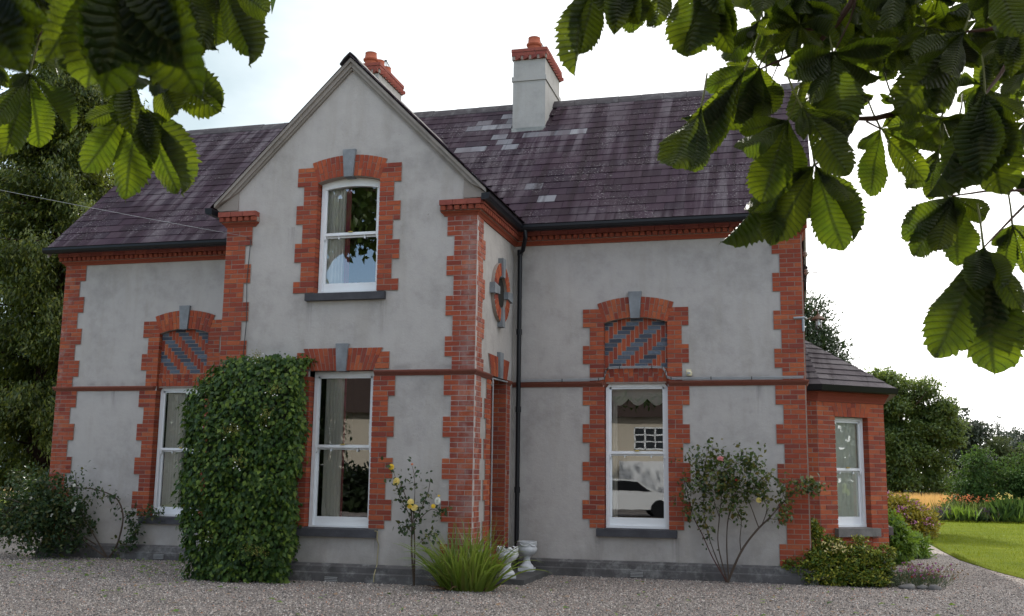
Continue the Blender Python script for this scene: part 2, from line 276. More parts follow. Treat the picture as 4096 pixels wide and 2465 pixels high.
# ------------------------------------------------------------------ object helpers
WL = {}
def tag(o, label=None, cat=None, group=None, kind=None):
    for k, v in (('label', label), ('category', cat), ('group', group), ('kind', kind)):
        if v: o[k] = v
    return o
def attach(o, parent):
    COL.objects.link(o)
    if parent is not None:
        o.parent = parent; o.matrix_parent_inverse = Matrix.Translation(-WL.get(parent.name, Vector()))
def thing(name, loc, label, cat, group=None):
    o = bpy.data.objects.new(name, None); o.empty_display_size = .2; COL.objects.link(o); o.location = loc; WL[o.name] = Vector(loc); return tag(o, label, cat, group)
def obj(name, me, parent=None, mat=None, smooth=False, loc=None):
    if mat is not None and not me.materials: me.materials.append(mat)
    if smooth: me.polygons.foreach_set('use_smooth', [True]*len(me.polygons))
    o = bpy.data.objects.new(name, me); attach(o, parent)
    if loc is not None:
        me.transform(Matrix.Translation(-Vector(loc))); o.location = loc; WL[o.name] = Vector(loc)
    return o
class MB:
    def __init__(s): s.v = []; s.f = []; s.mi = []
    def add(s, vs, fs, mi=0):
        b = len(s.v); s.v += [tuple(x) for x in vs]; s.f += [tuple(b+i for i in f) for f in fs]; s.mi += [mi]*len(fs); return s
    def box(s, x0, x1, y0, y1, z0, z1, fr=None, mi=0):
        q = [(x, y, z) for x in (x0, x1) for y in (y0, y1) for z in (z0, z1)]
        if fr: q = [fr(*a) for a in q]
        return s.add(q, [(0, 1, 3, 2), (4, 6, 7, 5), (0, 4, 5, 1), (2, 3, 7, 6), (0, 2, 6, 4), (1, 5, 7, 3)], mi)
    def prism(s, poly, n0, n1, fr, mi=0):          # poly in (u,w); extruded along n
        k = len(poly); q = [fr(u, n0, w) for u, w in poly]+[fr(u, n1, w) for u, w in poly]
        return s.add(q, [tuple(range(k)), tuple(range(2*k-1, k-1, -1))]+[(i, (i+1) % k, k+(i+1) % k, k+i) for i in range(k)], mi)
    def sweep(s, prof, path, mi=0, cap=True):       # prof list of (a,b); path list of (origin, A, B)
        k = len(prof); q = []
        for O, A, B in path: q += [Vector(O)+Vector(A)*a+Vector(B)*b for a, b in prof]
        fs = [(j*k+i, j*k+(i+1) % k, (j+1)*k+(i+1) % k, (j+1)*k+i) for j in range(len(path)-1) for i in range(k)]
        if cap: fs += [tuple(range(k))[::-1], tuple((len(path)-1)*k+i for i in range(k))]
        return s.add(q, fs, mi)
    def tube(s, pts, rad, n=6, mi=0):
        pts = [Vector(p) for p in pts]; rad = rad if isinstance(rad, (list, tuple)) else [rad]*len(pts); q = []
        ref = Vector((.31, .17, .93))
        for i, p in enumerate(pts):
            d = (pts[min(i+1, len(pts)-1)]-pts[max(i-1, 0)]).normalized()
            a = d.cross(ref)
            if a.length < .1: a = d.cross(Vector((1, 0, 0)))
            a.normalize(); b = d.cross(a)
            q += [p+(a*math.cos(2*math.pi*k/n)+b*math.sin(2*math.pi*k/n))*rad[i] for k in range(n)]
        fs = [(j*n+i, j*n+(i+1) % n, (j+1)*n+(i+1) % n, (j+1)*n+i) for j in range(len(pts)-1) for i in range(n)]
        fs += [tuple(range(n))[::-1], tuple((len(pts)-1)*n+i for i in range(n))]
        return s.add(q, fs, mi)
    def lathe(s, prof, c, n=24, mi=0, sq=None):
        q = []
        for r, z in prof: q += [(c[0]+r*math.cos(2*math.pi*k/n), c[1]+r*math.sin(2*math.pi*k/n), c[2]+z) for k in range(n)]
        fs = [(j*n+i, j*n+(i+1) % n, (j+1)*n+(i+1) % n, (j+1)*n+i) for j in range(len(prof)-1) for i in range(n)]
        fs += [tuple(range(n))[::-1], tuple((len(prof)-1)*n+i for i in range(n))]
        return s.add(q, fs, mi)
    def mesh(s, name):
        me = bpy.data.meshes.new(name); me.from_pydata(s.v, [], s.f); me.update(); return me
    def build(s, name, mat, parent=None, smooth=False, loc=None, fixn=True):
        me = s.mesh(name)
        mats = mat if isinstance(mat, list) else [mat]
        for m in mats: me.materials.append(m)
        if len(mats) > 1: me.polygons.foreach_set('material_index', s.mi)
        if fixn:
            bm = bmesh.new(); bm.from_mesh(me); bmesh.ops.recalc_face_normals(bm, faces=bm.faces); bm.to_mesh(me); bm.free()
        o = obj(name, me, parent, None, smooth, loc)
        if smooth: o.data.set_sharp_from_angle(angle=R(40))
        return o
class Frame:                                         # u right, n outward, w up on a wall
    def __init__(s, O, U, N): s.O = Vector(O); s.U = Vector(U).normalized(); s.N = Vector(N).normalized(); s.Wv = Vector((0, 0, 1))
    def __call__(s, u, n, w): return s.O+s.U*u+s.N*n+s.Wv*w
FRONT = Frame((0, 0, 0), (1, 0, 0), (0, -1, 0)); GY = -2.15
GABLE = Frame((0, GY, 0), (1, 0, 0), (0, -1, 0)); GX0, GX1 = 4.51, 8.48
RET = Frame((GX1, 0, 0), (0, 1, 0), (1, 0, 0))
XR = 12.97

# fast leaf meshes ----------------------------------------------------
def unit(a): return a/np.maximum(np.linalg.norm(a, axis=-1, keepdims=True), 1e-9)
LEAF = (np.array([(0, 0, 0), (.5, .42, .10), (0, 1, -.06), (-.5, .42, .10), (0, .45, 0)]), [(0, 1, 4), (1, 2, 4), (0, 4, 3), (4, 2, 3)])
DIAM = (np.array([(0, 0, 0), (.5, .45, .08), (0, 1, -.05), (-.5, .45, .08)]), [(0, 1, 2), (0, 2, 3)])
BLADE = (np.array([(-.5, 0, 0), (.5, 0, 0), (0, 1, 0)]), [(0, 1, 2)])
def leafmesh(name, P, D, Nn, size, wid, mat, parent=None, tpl=DIAM, loc=None):
    P = np.asarray(P, float); n = len(P); D = unit(np.asarray(D, float)); X = unit(np.cross(D, np.asarray(Nn, float)+1e-4)); Z = np.cross(X, D)
    size = np.broadcast_to(np.asarray(size, float), (n,)); T, F = tpl; k = len(T)
    V = P[:, None]+size[:, None, None]*(T[None, :, 0:1]*wid*X[:, None]+T[None, :, 1:2]*D[:, None]+T[None, :, 2:3]*Z[:, None])
    if loc is not None: V = V-np.array(loc)
    F = np.array(F); nf = len(F); kk = F.shape[1]
    idx = (F[None]+(np.arange(n)*k)[:, None, None]).reshape(-1)
    me = bpy.data.meshes.new(name); me.vertices.add(n*k); me.vertices.foreach_set('co', V.reshape(-1).astype(np.float32))
    me.loops.add(len(idx)); me.loops.foreach_set('vertex_index', idx.astype(np.int32))
    me.polygons.add(n*nf); me.polygons.foreach_set('loop_start', (np.arange(n*nf)*kk).astype(np.int32))
    me.update(calc_edges=True); me.materials.append(mat)
    o = bpy.data.objects.new(name, me); attach(o, parent)
    if loc is not None: o.location = loc; WL[o.name] = Vector(loc)
    return o
def rdir(n): return unit(rng.normal(size=(n, 3)))
def blob_points(ells, n, shell=.55):
    """points spread through the outer shell of a set of ellipsoids (cx,cy,cz,rx,ry,rz)"""
    ells = np.array(ells, float); w = (ells[:, 3]*ells[:, 4]+ells[:, 4]*ells[:, 5]+ells[:, 3]*ells[:, 5]); pick = rng.choice(len(ells), n, p=w/w.sum())
    d = rdir(n); r = shell+(1-shell)*rng.random(n)**.6
    return ells[pick, :3]+d*r[:, None]*ells[pick, 3:], d
def clumps(P, Dn, per, rad, flat=.6):
    n = len(P); q = np.repeat(P, per, 0)+rng.normal(size=(n*per, 3))*rad*np.array([1, 1, flat]); return q, np.repeat(Dn, per, 0)
# ================================================================== ground
def ground_sheet(name, poly, z, mat, sub=0):
    me = bpy.data.meshes.new(name); me.from_pydata([(x, y, z) for x, y in poly], [], [tuple(range(len(poly)))]); me.update()
    return tag(obj(name, me, None, mat), kind='structure')
ground_sheet('ground', [(-400, -400), (400, -400), (400, 900), (-400, 900)], GZ-.012, M['lawn'])
ground_sheet('gravel_drive', [(-9, -45), (24, -45), (24, -12), (16.9, -2), (16.28, 1.6), (16.0, 3.6), (15.82, 6), (15.84, 8.5), (15.9, 11.2), (15.3, 12.6), (14.2, 13), (12.97, 12), (8, 12), (-3, 12), (-9, 5)], GZ, M['gravel'])
# mown lawn with a soft raised edge along the drive
lawn_edge = [(24, -12), (16.9, -2), (16.28, 1.6), (16.0, 3.6), (15.82, 6), (15.84, 8.5), (15.95, 11.3), (16.25, 13.2), (16.6, 15.2), (16.3, 17), (14, 19), (5, 22)]
mb = MB(); q = []
for (x, y) in lawn_edge: q.append((x+.02, y, GZ+.006))
for (x, y) in lawn_edge: q.append((x+.10, y+.05, GZ+.045))
for (x, y) in lawn_edge: q.append((x+.8, y+.3, GZ+.06))
n = len(lawn_edge)
fs = [(j*n+i, j*n+i+1, (j+1)*n+i+1, (j+1)*n+i) for j in range(2) for i in range(n-1)]
q += [(60, -12, GZ+.06), (60, 25.0, GZ+.06), (5, 25.0, GZ+.06)]; fs.append(tuple(range(2*n, 3*n))[::-1]+(3*n, 3*n+1, 3*n+2)[::1][::-1] if False else tuple(range(2*n, 3*n))+(3*n+2, 3*n+1, 3*n))
mb.add(q, fs); tag(mb.build('lawn', M['lawn'], smooth=False), kind='structure')
ground_sheet('paved_path', [(14.1, 13.0), (15.3, 12.6), (15.9, 11.4), (16.0, 13.0), (15.6, 13.7), (14.2, 14.2)], GZ+.004, M['paving'])
ground_sheet('flower_bed', [(10, 24.6), (60, 24.6), (60, 27.5), (10, 27.5)], GZ+.104, M['bed'])
ground_sheet('barley_ground', [(-60, 27.5), (90, 27.5), (120, 62), (-60, 62)], GZ+.108, M['field'])
# ================================================================== the house
HOUSE = thing('house', (6.5, 0, GZ), 'two storey grey rendered house with red brick quoins, slate roof and projecting gable', 'house')
BRICKS = []                                  # (kind, matrix, dims, parent, mat, normal)
def brick(kind, fr, u, n0, w, l, d, h, parent, mat='brick', rot=0., jit=1.):
    """one brick: its face centre at (u,w), front face at n0, depth d into the wall"""
    n0 += random.uniform(-.0025, .0025)*jit
    c = fr(u, n0-d/2, w); A = Vector(fr.U); Bz = fr.Wv
    a = A*math.cos(rot)+Bz*math.sin(rot); b = -A*math.sin(rot)+Bz*math.cos(rot); m = -fr.N
    Mx = Matrix(((a.x*l, m.x*d, b.x*h, c.x), (a.y*l, m.y*d, b.y*h, c.y), (a.z*l, m.z*d, b.z*h, c.z), (0, 0, 0, 1)))
    dv = c-CP; area = l*h*abs(fr.N.dot(dv.normalized()))/dv.length_squared
    BRICKS.append((kind, Mx, parent, mat, area))
CO, JT = .0725, .0105                        # course height and joint
def brick_fill(fr, u0, u1, w0, w1, parent, n=.018, d=.10, par=0, edge=None, mat='brick', kind='brick'):
    """courses of stretchers and headers from w0 to w1; edge='l'/'r' makes that end return into a reveal"""
    rows = max(1, round((w1-w0)/CO)); ch = (w1-w0)/rows; W_ = u1-u0; hu = W_/max(1, round(W_/.1115)); nh = round(W_/hu)
    for r in range(rows):
        seq = []; k = nh
        if (r+par) % 2: seq.append(1); k -= 1
        while k >= 2: seq.append(2); k -= 2
        if k: seq.append(1)
        u = u0
        for i, s_ in enumerate(seq):
            L_ = s_*hu; dd = d
            ll = L_-JT; uc_ = u+L_/2
            if edge == 'l' and i == 0: dd = .185; uc_ -= JT*.25; ll += JT*.5
            if edge == 'r' and i == len(seq)-1: dd = .185; uc_ += JT*.25; ll += JT*.5
            brick(kind, fr, uc_, n+random.uniform(-.002, .002), w0+(r+.5)*ch, ll, dd, ch-JT, parent, mat); u += L_
def blocks_quoin(fr, ua, wide, narrow, w0, w1, parent, side, first_wide=True, mort='mortar', n=.018, edge=None):
    """toothed quoin: runs of four courses alternately wide and narrow. ua = fixed edge, side +1 grows to +u"""
    w = w1; wd = first_wide; mb = MB(); i = 0
    while w > w0+.02:
        wb = max(w0, w-4*CO)
        if wb-w0 < .05: wb = w0
        ww = wide if wd else narrow; a, b = (ua, ua+ww) if side > 0 else (ua-ww, ua)
        mb.box(a+(.012 if edge == 'l' else 0), b-(.012 if edge == 'r' else 0), -.19 if edge else -.06, n-.006, wb, w, fr); brick_fill(fr, a, b, wb, w, parent, n, par=i, edge=edge); w = wb; wd = not wd; i += 1
    if mort:
        me = mb.mesh('quoin'); me.materials.append(M[mort]); parent.data = me
def empty_part(name, label=None):
    me = bpy.data.meshes.new(name); o = bpy.data.objects.new(name, me); attach(o, HOUSE)
    if label: o['label'] = label
    return o
ZS, ZS1 = 3.15, 3.225                        # string course
ZF = 5.44                                    # underside of cornice
# ---------------- walls (rendered skin with window openings)
mb = MB()
def wall_cols(fr, cols, top=None):
    for u0, u1, holes in cols:
        w = GZ-.1
        for a, b in holes+[(None, None)]:
            t0 = top(u0) if top else 5.75; t1 = top(u1) if top else 5.75
            if a is None: mb.add([fr(u0, 0, w), fr(u1, 0, w), fr(u1, 0, t1), fr(u0, 0, t0)], [(0, 1, 2, 3)])
            else: mb.add([fr(u0, 0, w), fr(u1, 0, w), fr(u1, 0, a), fr(u0, 0, a)], [(0, 1, 2, 3)]); w = b
gz = lambda u: 7.90-1.0*abs(u-6.48)
wall_cols(FRONT, [(0, 2.04, []), (2.04, 3.0, [(.98, 4.22)]), (3.0, GX0, []), (GX1, 9.95, []), (9.95, 10.94, [(.98, 4.22)]), (10.94, XR, [])])
wall_cols(GABLE, [(GX0, 5.99, []), (5.99, 6.48, [(.98, 3.23), (4.37, 6.14)]), (6.48, 6.985, [(.98, 3.23), (4.37, 6.14)]), (6.985, GX1, [])], gz)
wall_cols(RET, [(GY, -1.31, []), (-1.31, -.42, [(GZ, 3.23)]), (-.42, 0, [])])
mb.add([(GX0, GY, GZ-.1), (GX0, 0, GZ-.1), (GX0, 0, 5.85), (GX0, GY, 5.85)], [(0, 1, 2, 3)])
YB = 6.6; YR, ZR = 3.3, 9.06
for x in (0, XR): mb.add([(x, 0, GZ-.1), (x, YB, GZ-.1), (x, YB, 5.72), (x, YR, ZR-.05), (x, 0, 5.72)], [(0, 1, 2, 3, 4)])
mb.add([(0, YB, GZ-.1), (XR, YB, GZ-.1), (XR, YB, 5.75), (0, YB, 5.75)], [(0, 1, 2, 3)])
for x in (7.6, XR-.02): mb.add([(x, YB-.02, GZ-.1), (x, 14.6, GZ-.1), (x, 14.6, 5.8), (x, YB-.02, 5.8)], [(0, 1, 2, 3)])  # unseen rear wing, added so its shadow falls on the path
mb.add([(7.6, 14.6, GZ-.1), (XR-.02, 14.6, GZ-.1), (XR-.02, 14.6, 5.8), (10.28, 14.6, 8.3), (7.6, 14.6, 5.8)], [(0, 1, 2, 3, 4)])
mb.build('wall', M['render'], HOUSE, fixn=False)
# ---------------- plinth
pl = [(0, GZ-.05), (.095, GZ-.05), (.095, .385), (.07, .40), (.07, .475), (.0, .515)]
def plinth(path):
    mb = MB(); mb.sweep([(a, b) for a, b in pl], path); return mb.build('plinth', M['plinth'], HOUSE)
Zv = Vector((0, 0, 1))
plinth([((-.0, 6.6, 0), (-1, 0, 0), Zv), ((0, 0, 0), (-1, -1, 0), Zv), ((GX0, 0, 0), (0, -1, 0), Zv)])
plinth([((GX0, 0, 0), (-1, 0, 0), Zv), ((GX0, GY, 0), (-1, -1, 0), Zv), ((GX1, GY, 0), (1, -1, 0), Zv), ((GX1, -1.45, 0), (1, 0, 0), Zv)])
plinth([((GX1+.0, 0, 0), (0, -1, 0), Zv), ((XR, 0, 0), (1, -1, 0), Zv), ((XR, .8, 0), (1, 0, 0), Zv)])
def vent(fr, u, w):
    o = MB(); o.box(u-.10, u+.10, .093, .10, w-.045, w+.04, fr); o = o.build('air_vent', M['iron'], HOUSE)
    m2 = MB()
    for i in range(4): m2.box(u-.095, u+.095, .10, .110, w-.036+i*.021, w-.026+i*.021, fr)
    m2.build('grille', M['vent'], o)
vent(GABLE, 6.49, .30); vent(FRONT, 2.36, .335); vent(FRONT, 10.46, .33)
# ---------------- quoins
q1 = empty_part('quoin'); blocks_quoin(FRONT, 0, .435, .325, .515, ZS, q1, 1)
q2 = empty_part('quoin'); blocks_quoin(FRONT, 0, .435, .325, ZS1, ZF, q2, 1)
q3 = empty_part('quoin'); blocks_quoin(FRONT, XR, .435, .325, .515, ZS, q3, -1)
q4 = empty_part('quoin'); blocks_quoin(FRONT, XR, .435, .325, ZS1, ZF, q4, -1)
q5 = empty_part('quoin'); blocks_quoin(GABLE, GX0, .435, .33, ZS1, ZF, q5, 1)
q5b = empty_part('quoin'); blocks_quoin(GABLE, GX0, .435, .33, .515, ZS, q5b, 1)
q6 = empty_part('quoin', 'brick quoin whitened with salt stains'); blocks_quoin(GABLE, GX1+.018, .455, .345, ZS1, ZF, q6, -1, mort='mortar_white')
q7 = empty_part('quoin'); blocks_quoin(GABLE, GX1+.018, .455, .345, .515, ZS, q7, -1, mort='mortar_white')
q8 = empty_part('quoin'); blocks_quoin(RET, GY+.003, .42, .31, ZS1, ZF, q8, 1, False, mort='mortar_white')
q9 = empty_part('quoin'); blocks_quoin(RET, GY+.003, .31, .38, .515, ZS, q9, 1, mort='mortar_white')
ENDF = Frame((XR, 0, 0), (0, 1, 0), (1, 0, 0))
q13 = empty_part('quoin'); blocks_quoin(ENDF, .003, .42, .31, ZS1, ZF, q13, 1, False)
q14 = empty_part('quoin'); blocks_quoin(ENDF, .003, .31, .42, .515, ZS, q14, 1)
# door jambs on the gable's return wall
q10 = empty_part('door_jamb'); blocks_quoin(RET, -1.31, .23, .32, GZ+.09, ZS, q10, -1, edge='r')
q11 = empty_part('door_jamb'); blocks_quoin(RET, -.42, .20, .20, GZ+.09, ZS, q11, 1)
JFR = Frame((GX1-.26, -.42, 0), (1, 0, 0), (0, -1, 0))
q12 = empty_part('door_jamb'); mb = MB(); mb.box(0, .275, -.05, .006, GZ+.09, ZS+.08, JFR); me = mb.mesh('door_jamb'); me.materials.append(M['mortar']); q12.data = me
brick_fill(JFR, .02, .275, GZ+.09, ZS+.08, q12, .012)
mb = MB(); mb.box(-1.40, -.30, -.42, -.36, GZ, 3.4, RET); mb.build('door', m_plain('dark_green_door', (.02, .03, .028), .4), HOUSE)
mb = MB(); mb.box(-1.30, -1.245, -.34, -.12, GZ+.09, 3.2, RET); mb.box(-1.30, -.43, -.34, -.20, 3.13, 3.2, RET); mb.build('door_frame', M['white'], HOUSE)
mb = MB(); mb.box(-1.31, -.42, -.36, -.02, 3.225, 3.28, RET); mb.build('door_soffit', M['brick'], HOUSE)
# ---------------- window surrounds
def surround(fr, ua, ub, w0, w1, wide_l, narrow_l, wide_r, narrow_r, first=True, edges=True):
    o = empty_part('window_surround'); p2 = empty_part('window_surround')
    blocks_quoin(fr, ua, wide_l, narrow_l, w0, w1, o, -1, first, edge='r' if edges else None)
    blocks_quoin(fr, ub, wide_r, narrow_r, w0, w1, p2, 1, first, edge='l' if edges else None)
def prism_brick(kind, fr, poly, n0, n1, parent, mat='brick'):
    m_ = MB(); m_.prism(poly, n0+random.uniform(-.002, .002), n1, fr); o = m_.build(kind, M[mat], parent); return o
def seg_arch(fr, uc, half, spring, sag, th, kw=(.07, .103), kz=(.0, .075)):
    """segmental brick arch with a keystone"""
    Rr = (half*half+sag*sag)/(2*sag); cz = spring+sag-Rr; am = math.asin(half/Rr); o = empty_part('arch'); mb = MB(); N_ = 16
    pts = [(uc+Rr*math.sin(-am+2*am*i/N_), cz+Rr*math.cos(-am+2*am*i/N_)) for i in range(N_+1)]
    Ro = Rr+th
    pto = [(uc+Ro*math.sin(-am+2*am*i/N_), cz+Ro*math.cos(-am+2*am*i/N_)) for i in range(N_+1)]
    for i in range(N_): mb.prism([pts[i], pts[i+1], pto[i+1], pto[i]], -.16, .014, fr)
    me = mb.mesh('arch'); me.materials.append(M['mortar']); o.data = me
    a0 = math.atan2(kw[0]+.005, Rr); nb = round((am-a0)*(Rr+th/2)/CO); st = (am-a0)/nb
    for sd in (-1, 1):
        for k in range(nb):
            a = sd*(a0+(k+.5)*st); rr = Rr
            for s_ in ((1, 2) if k % 2 else (2, 1)):
                hh = th*s_/3; rm = rr+hh/2
                brick('arch_brick', fr, uc+rm*math.sin(a), .022, cz+rm*math.cos(a), st*rm-JT*.9, .15 if rr == Rr else .09, hh-JT, o, rot=-a); rr += hh
    ks = MB(); zt = spring+sag+th; ks.prism([(uc-kw[0], spring+sag-.015), (uc+kw[0], spring+sag-.015), (uc+kw[1], zt+kz[1]), (uc-kw[1], zt+kz[1])], -.1, .055, fr)
    ks.build('keystone', M['limestone'], HOUSE); return Rr, cz
def flat_arch(fr, uc, h0, h1, w0, w1, kw=(.07, .097), kup=.065, mat='brick', n0=.02):
    o = empty_part('arch'); mb = MB(); mb.prism([(uc-h0, w0), (uc+h0, w0), (uc+h1, w1), (uc-h1, w1)], -.14, n0-.006, fr); me = mb.mesh('arch'); me.materials.append(M['mortar']); o.data = me
    nb = round((h1+h0)/2/CO)-1
    for sd in (-1, 1):
        for k in range(nb):
            lo0 = kw[0]+(h0-kw[0])*k/nb; lo1 = kw[0]+(h0-kw[0])*(k+1)/nb-JT; hi0 = kw[1]-.01+(h1-kw[1]+.01)*k/nb; hi1 = kw[1]-.01+(h1-kw[1]+.01)*(k+1)/nb-JT
            cuts = [0, 1/3, 1] if k % 2 else [0, 2/3, 1]
            for c0, c1 in zip(cuts, cuts[1:]):
                c0_ = c0+(.012 if c0 else 0); P_ = []
                for c, (l, h) in ((c0_, (lo0, hi0)), (c0_, (lo1, hi1)), (c1, (lo1, hi1)), (c1, (lo0, hi0))): P_.append((uc+sd*(l+(h-l)*c), w0+(w1-w0)*c))
                prism_brick('arch_brick', fr, P_, n0, -.12, o, mat)
    if kup:
        ks = MB(); ks.prism([(uc-kw[0], w0-.012), (uc+kw[0], w0-.012), (uc+kw[1], w1+kup), (uc-kw[1], w1+kup)], -.1, .055, fr); ks.build('keystone', M['limestone'], HOUSE)
# right wing window and left wing window (with diaper panels above)
for (ua, ub, uc, mir) in ((9.95, 10.94, 10.445, 1), (2.04, 3.0, 2.52, -1)):
    surround(FRONT, ua, ub, .99, ZS, .335, .225, .33, .225, False if False else True)
    surround(FRONT, ua, ub, ZS1, 4.375, .335, .225, .33 if mir > 0 else .25, .225, True)
    seg_arch(FRONT, uc, (ub-ua)/2, 4.145, .083, .33)
    # diaper panel
    pm = MB(); pm.box(ua-.05, ub+.05, -.10, -.072, 3.40, 4.26, FRONT); po = pm.build('patterned_panel', M['panel_mortar'], HOUSE)
    m_ = (ub-ua)/14.6; mh = .0655; ncol, nrow = 15, 13
    off = 0 if mir > 0 else 2
    done = set()
    for r in range(nrow):
        for c in range(ncol):
            if (c, r) in done: continue
            k = (c+mir*r+off) % 6
            if k < 3:
                c1 = c
                while c1+1 < ncol and (c1+1+mir*r+off) % 6 == (c1+mir*r+off) % 6+1 and (c1+1+mir*r+off) % 6 < 3: c1 += 1
                cells = [(x, r) for x in range(c, c1+1)]; x0, x1, y0, y1 = c, c1+1, r, r+1; mt = 'blue'
            else:
                r1 = r
                while r1+1 < nrow and 3 <= (c+mir*(r1+1)+off) % 6 and abs((c+mir*(r1+1)+off) % 6-(c+mir*r1+off) % 6) == 1: r1 += 1
                cells = [(c, y) for y in range(r, r1+1)]; x0, x1, y0, y1 = c, c+1, r, r1+1; mt = 'brick'
            done.update(cells); X0 = ua+x0*m_; X1 = min(ub+.02, ua+x1*m_); Z1 = 4.235-y0*mh; Z0 = max(3.425, 4.235-y1*mh)
            if Z1-Z0 < .015 or X1-X0 < .015: continue
            brick('panel_brick', FRONT, (X0+X1)/2, -.064, (Z0+Z1)/2, X1-X0-.009, .02, Z1-Z0-.008, po, mt, jit=.6)
    # soldier course between panel and window
    so = empty_part('lintel'); mm = MB(); mm.box(ua-.01, ub+.01, -.16, -.045, 3.20, 3.44, FRONT); me = mm.mesh('lintel'); me.materials.append(M['mortar']); so.data = me
    nb = 13
    for k in range(nb):
        u = ua+(k+.5)*(ub-ua)/nb; rot = -(k-6)*.022
        for (zc, hh) in (((3.26, .075), (3.37, .135)) if k % 2 else ((3.29, .135), (3.40, .075))): brick('arch_brick', FRONT, u, -.036, zc, (ub-ua)/nb-.008, .1, hh-.008, so, rot=rot)
# gable upper window
surround(GABLE, 5.99, 6.985, 4.385, 6.30, .335, .225, .335, .225)
seg_arch(GABLE, 6.4875, .4975, 6.055, .080, .33)
# gable lower window
surround(GABLE, 6.0, 6.985, 1.005, ZS, .335, .225, .335, .235)
o_ = empty_part('window_surround'); mm = MB(); mm.box(7.06, 7.22, -.06, .012, 3.25, 3.50, GABLE); mm.box(5.77, 5.93, -.06, .012, 3.25, 3.50, GABLE); me = mm.mesh('window_surround'); me.materials.append(M['mortar']); o_.data = me
brick_fill(GABLE, 7.0, 7.22, 3.25, 3.50, o_, .017); brick_fill(GABLE, 5.77, 5.98, 3.25, 3.50, o_, .017)
flat_arch(GABLE, 6.4925, .4925, .625, 3.23, 3.555)
flat_arch(RET, -.865, .445, .60, 3.225, 3.53, (.075, .10), .075)
# oculus in the return wall
oc = empty_part('round_window'); mm = MB(); oy, oz, ri, ro = -.90, 4.52, .265, .46; N_ = 32
for i in range(N_):
    a, b = 2*math.pi*i/N_, 2*math.pi*(i+1)/N_
    mm.prism([(oy+ri*math.cos(a), oz+ri*math.sin(a)), (oy+ri*math.cos(b), oz+ri*math.sin(b)), (oy+ro*math.cos(b), oz+ro*math.sin(b)), (oy+ro*math.cos(a), oz+ro*math.sin(a))], .002, .05, RET)
me = mm.mesh('round_window'); me.materials.append(M['mortar']); oc.data = me
for i in range(32):
    a = 2*math.pi*(i+.5)/32
    if min(abs(((a-k*math.pi/2+math.pi) % (2*math.pi))-math.pi) for k in range(4)) < .22: continue
    brick('arch_brick', RET, oy+(ri+ro)/2*math.cos(a), .056, oz+(ri+ro)/2*math.sin(a), .066, .055, ro-ri-.008, oc, rot=a-math.pi/2)
for k in range(4):
    a = k*math.pi/2; ca, sa = math.cos(a), math.sin(a); mm = MB()
    mm.prism([(oy+r_*ca-t_*sa, oz+r_*sa+t_*ca) for r_, t_ in ((ri-.03, -.055), (.53, -.08), (.53, .08), (ri-.03, .055))], .002, .085, RET); mm.build('keystone', M['limestone'], HOUSE)
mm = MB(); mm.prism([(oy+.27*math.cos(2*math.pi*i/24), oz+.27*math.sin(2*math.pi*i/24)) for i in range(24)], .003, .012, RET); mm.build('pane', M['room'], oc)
# ---------------- string course and cornices
def moulding(name, prof, path, mat, parent=HOUSE): mm = MB(); mm.sweep(prof, path); return mm.build(name, M[mat], parent)
sp = [(-.02, ZS), (.018, ZS), (.030, ZS+.018), (.052, ZS+.045), (.058, ZS+.06), (.056, ZS1), (-.02, ZS1+.012)]
def run_bricks(name, fr, u0, u1, w, h, n, d, mat='brick', unit=.2275, kind='brick'):
    k = max(1, round((u1-u0)/unit)); L_ = (u1-u0)/k
    for i in range(k): brick(kind, fr, u0+(i+.5)*L_, n, w, L_-.006, d, h-.006, name, mat)
nW = (0, -1, 0)
moulding('string_course', sp, [((0, 2, 0), (-1, 0, 0), Zv), ((0, 0, 0), (-1, -1, 0), Zv), ((2.0, 0, 0), nW, Zv), ((2.04, .12, 0), (1, 0, 0), Zv)], 'string')
moulding('string_course', sp, [((2.99, .12, 0), (-1, 0, 0), Zv), ((3.02, 0, 0), nW, Zv), ((GX0, 0, 0), nW, Zv)], 'string')
moulding('string_course', sp, [((GX0, 0, 0), (-1, 0, 0), Zv), ((GX0, GY, 0), (-1, -1, 0), Zv), ((5.96, GY, 0), nW, Zv)], 'string')
moulding('string_course', sp, [((6.97, GY, 0), nW, Zv), ((GX1, GY, 0), (1, -1, 0), Zv), ((GX1, -.43, 0), (1, 0, 0), Zv)][:3], 'string') if False else None
moulding('string_course', sp, [((7.0, GY, 0), nW, Zv), ((GX1, GY, 0), (1, -1, 0), Zv), ((GX1, -1.33, 0), (1, 0, 0), Zv)], 'string')
moulding('string_course', sp, [((GX1, -.42, 0), (1, 0, 0), Zv), ((GX1, -.22, 0), (1, 0, 0), Zv)], 'string')
moulding('string_course', sp, [((GX1, 0, 0), nW, Zv), ((9.93, 0, 0), nW, Zv), ((9.96, .12, 0), (1, 0, 0), Zv)], 'string')
moulding('string_course', sp, [((10.93, .12, 0), (-1, 0, 0), Zv), ((10.96, 0, 0), nW, Zv), ((XR, 0, 0), (1, -1, 0), Zv), ((XR, .8, 0), (1, 0, 0), Zv)], 'string')
cy = [(-.02, ZF), (.022, ZF), (.026, ZF+.012), (.038, ZF+.03), (.062, ZF+.046), (.068, ZF+.064), (-.02, ZF+.064)]
fl = [(-.02, ZF+.066), (.075, ZF+.066), (.075, ZF+.135), (-.02, ZF+.135)]
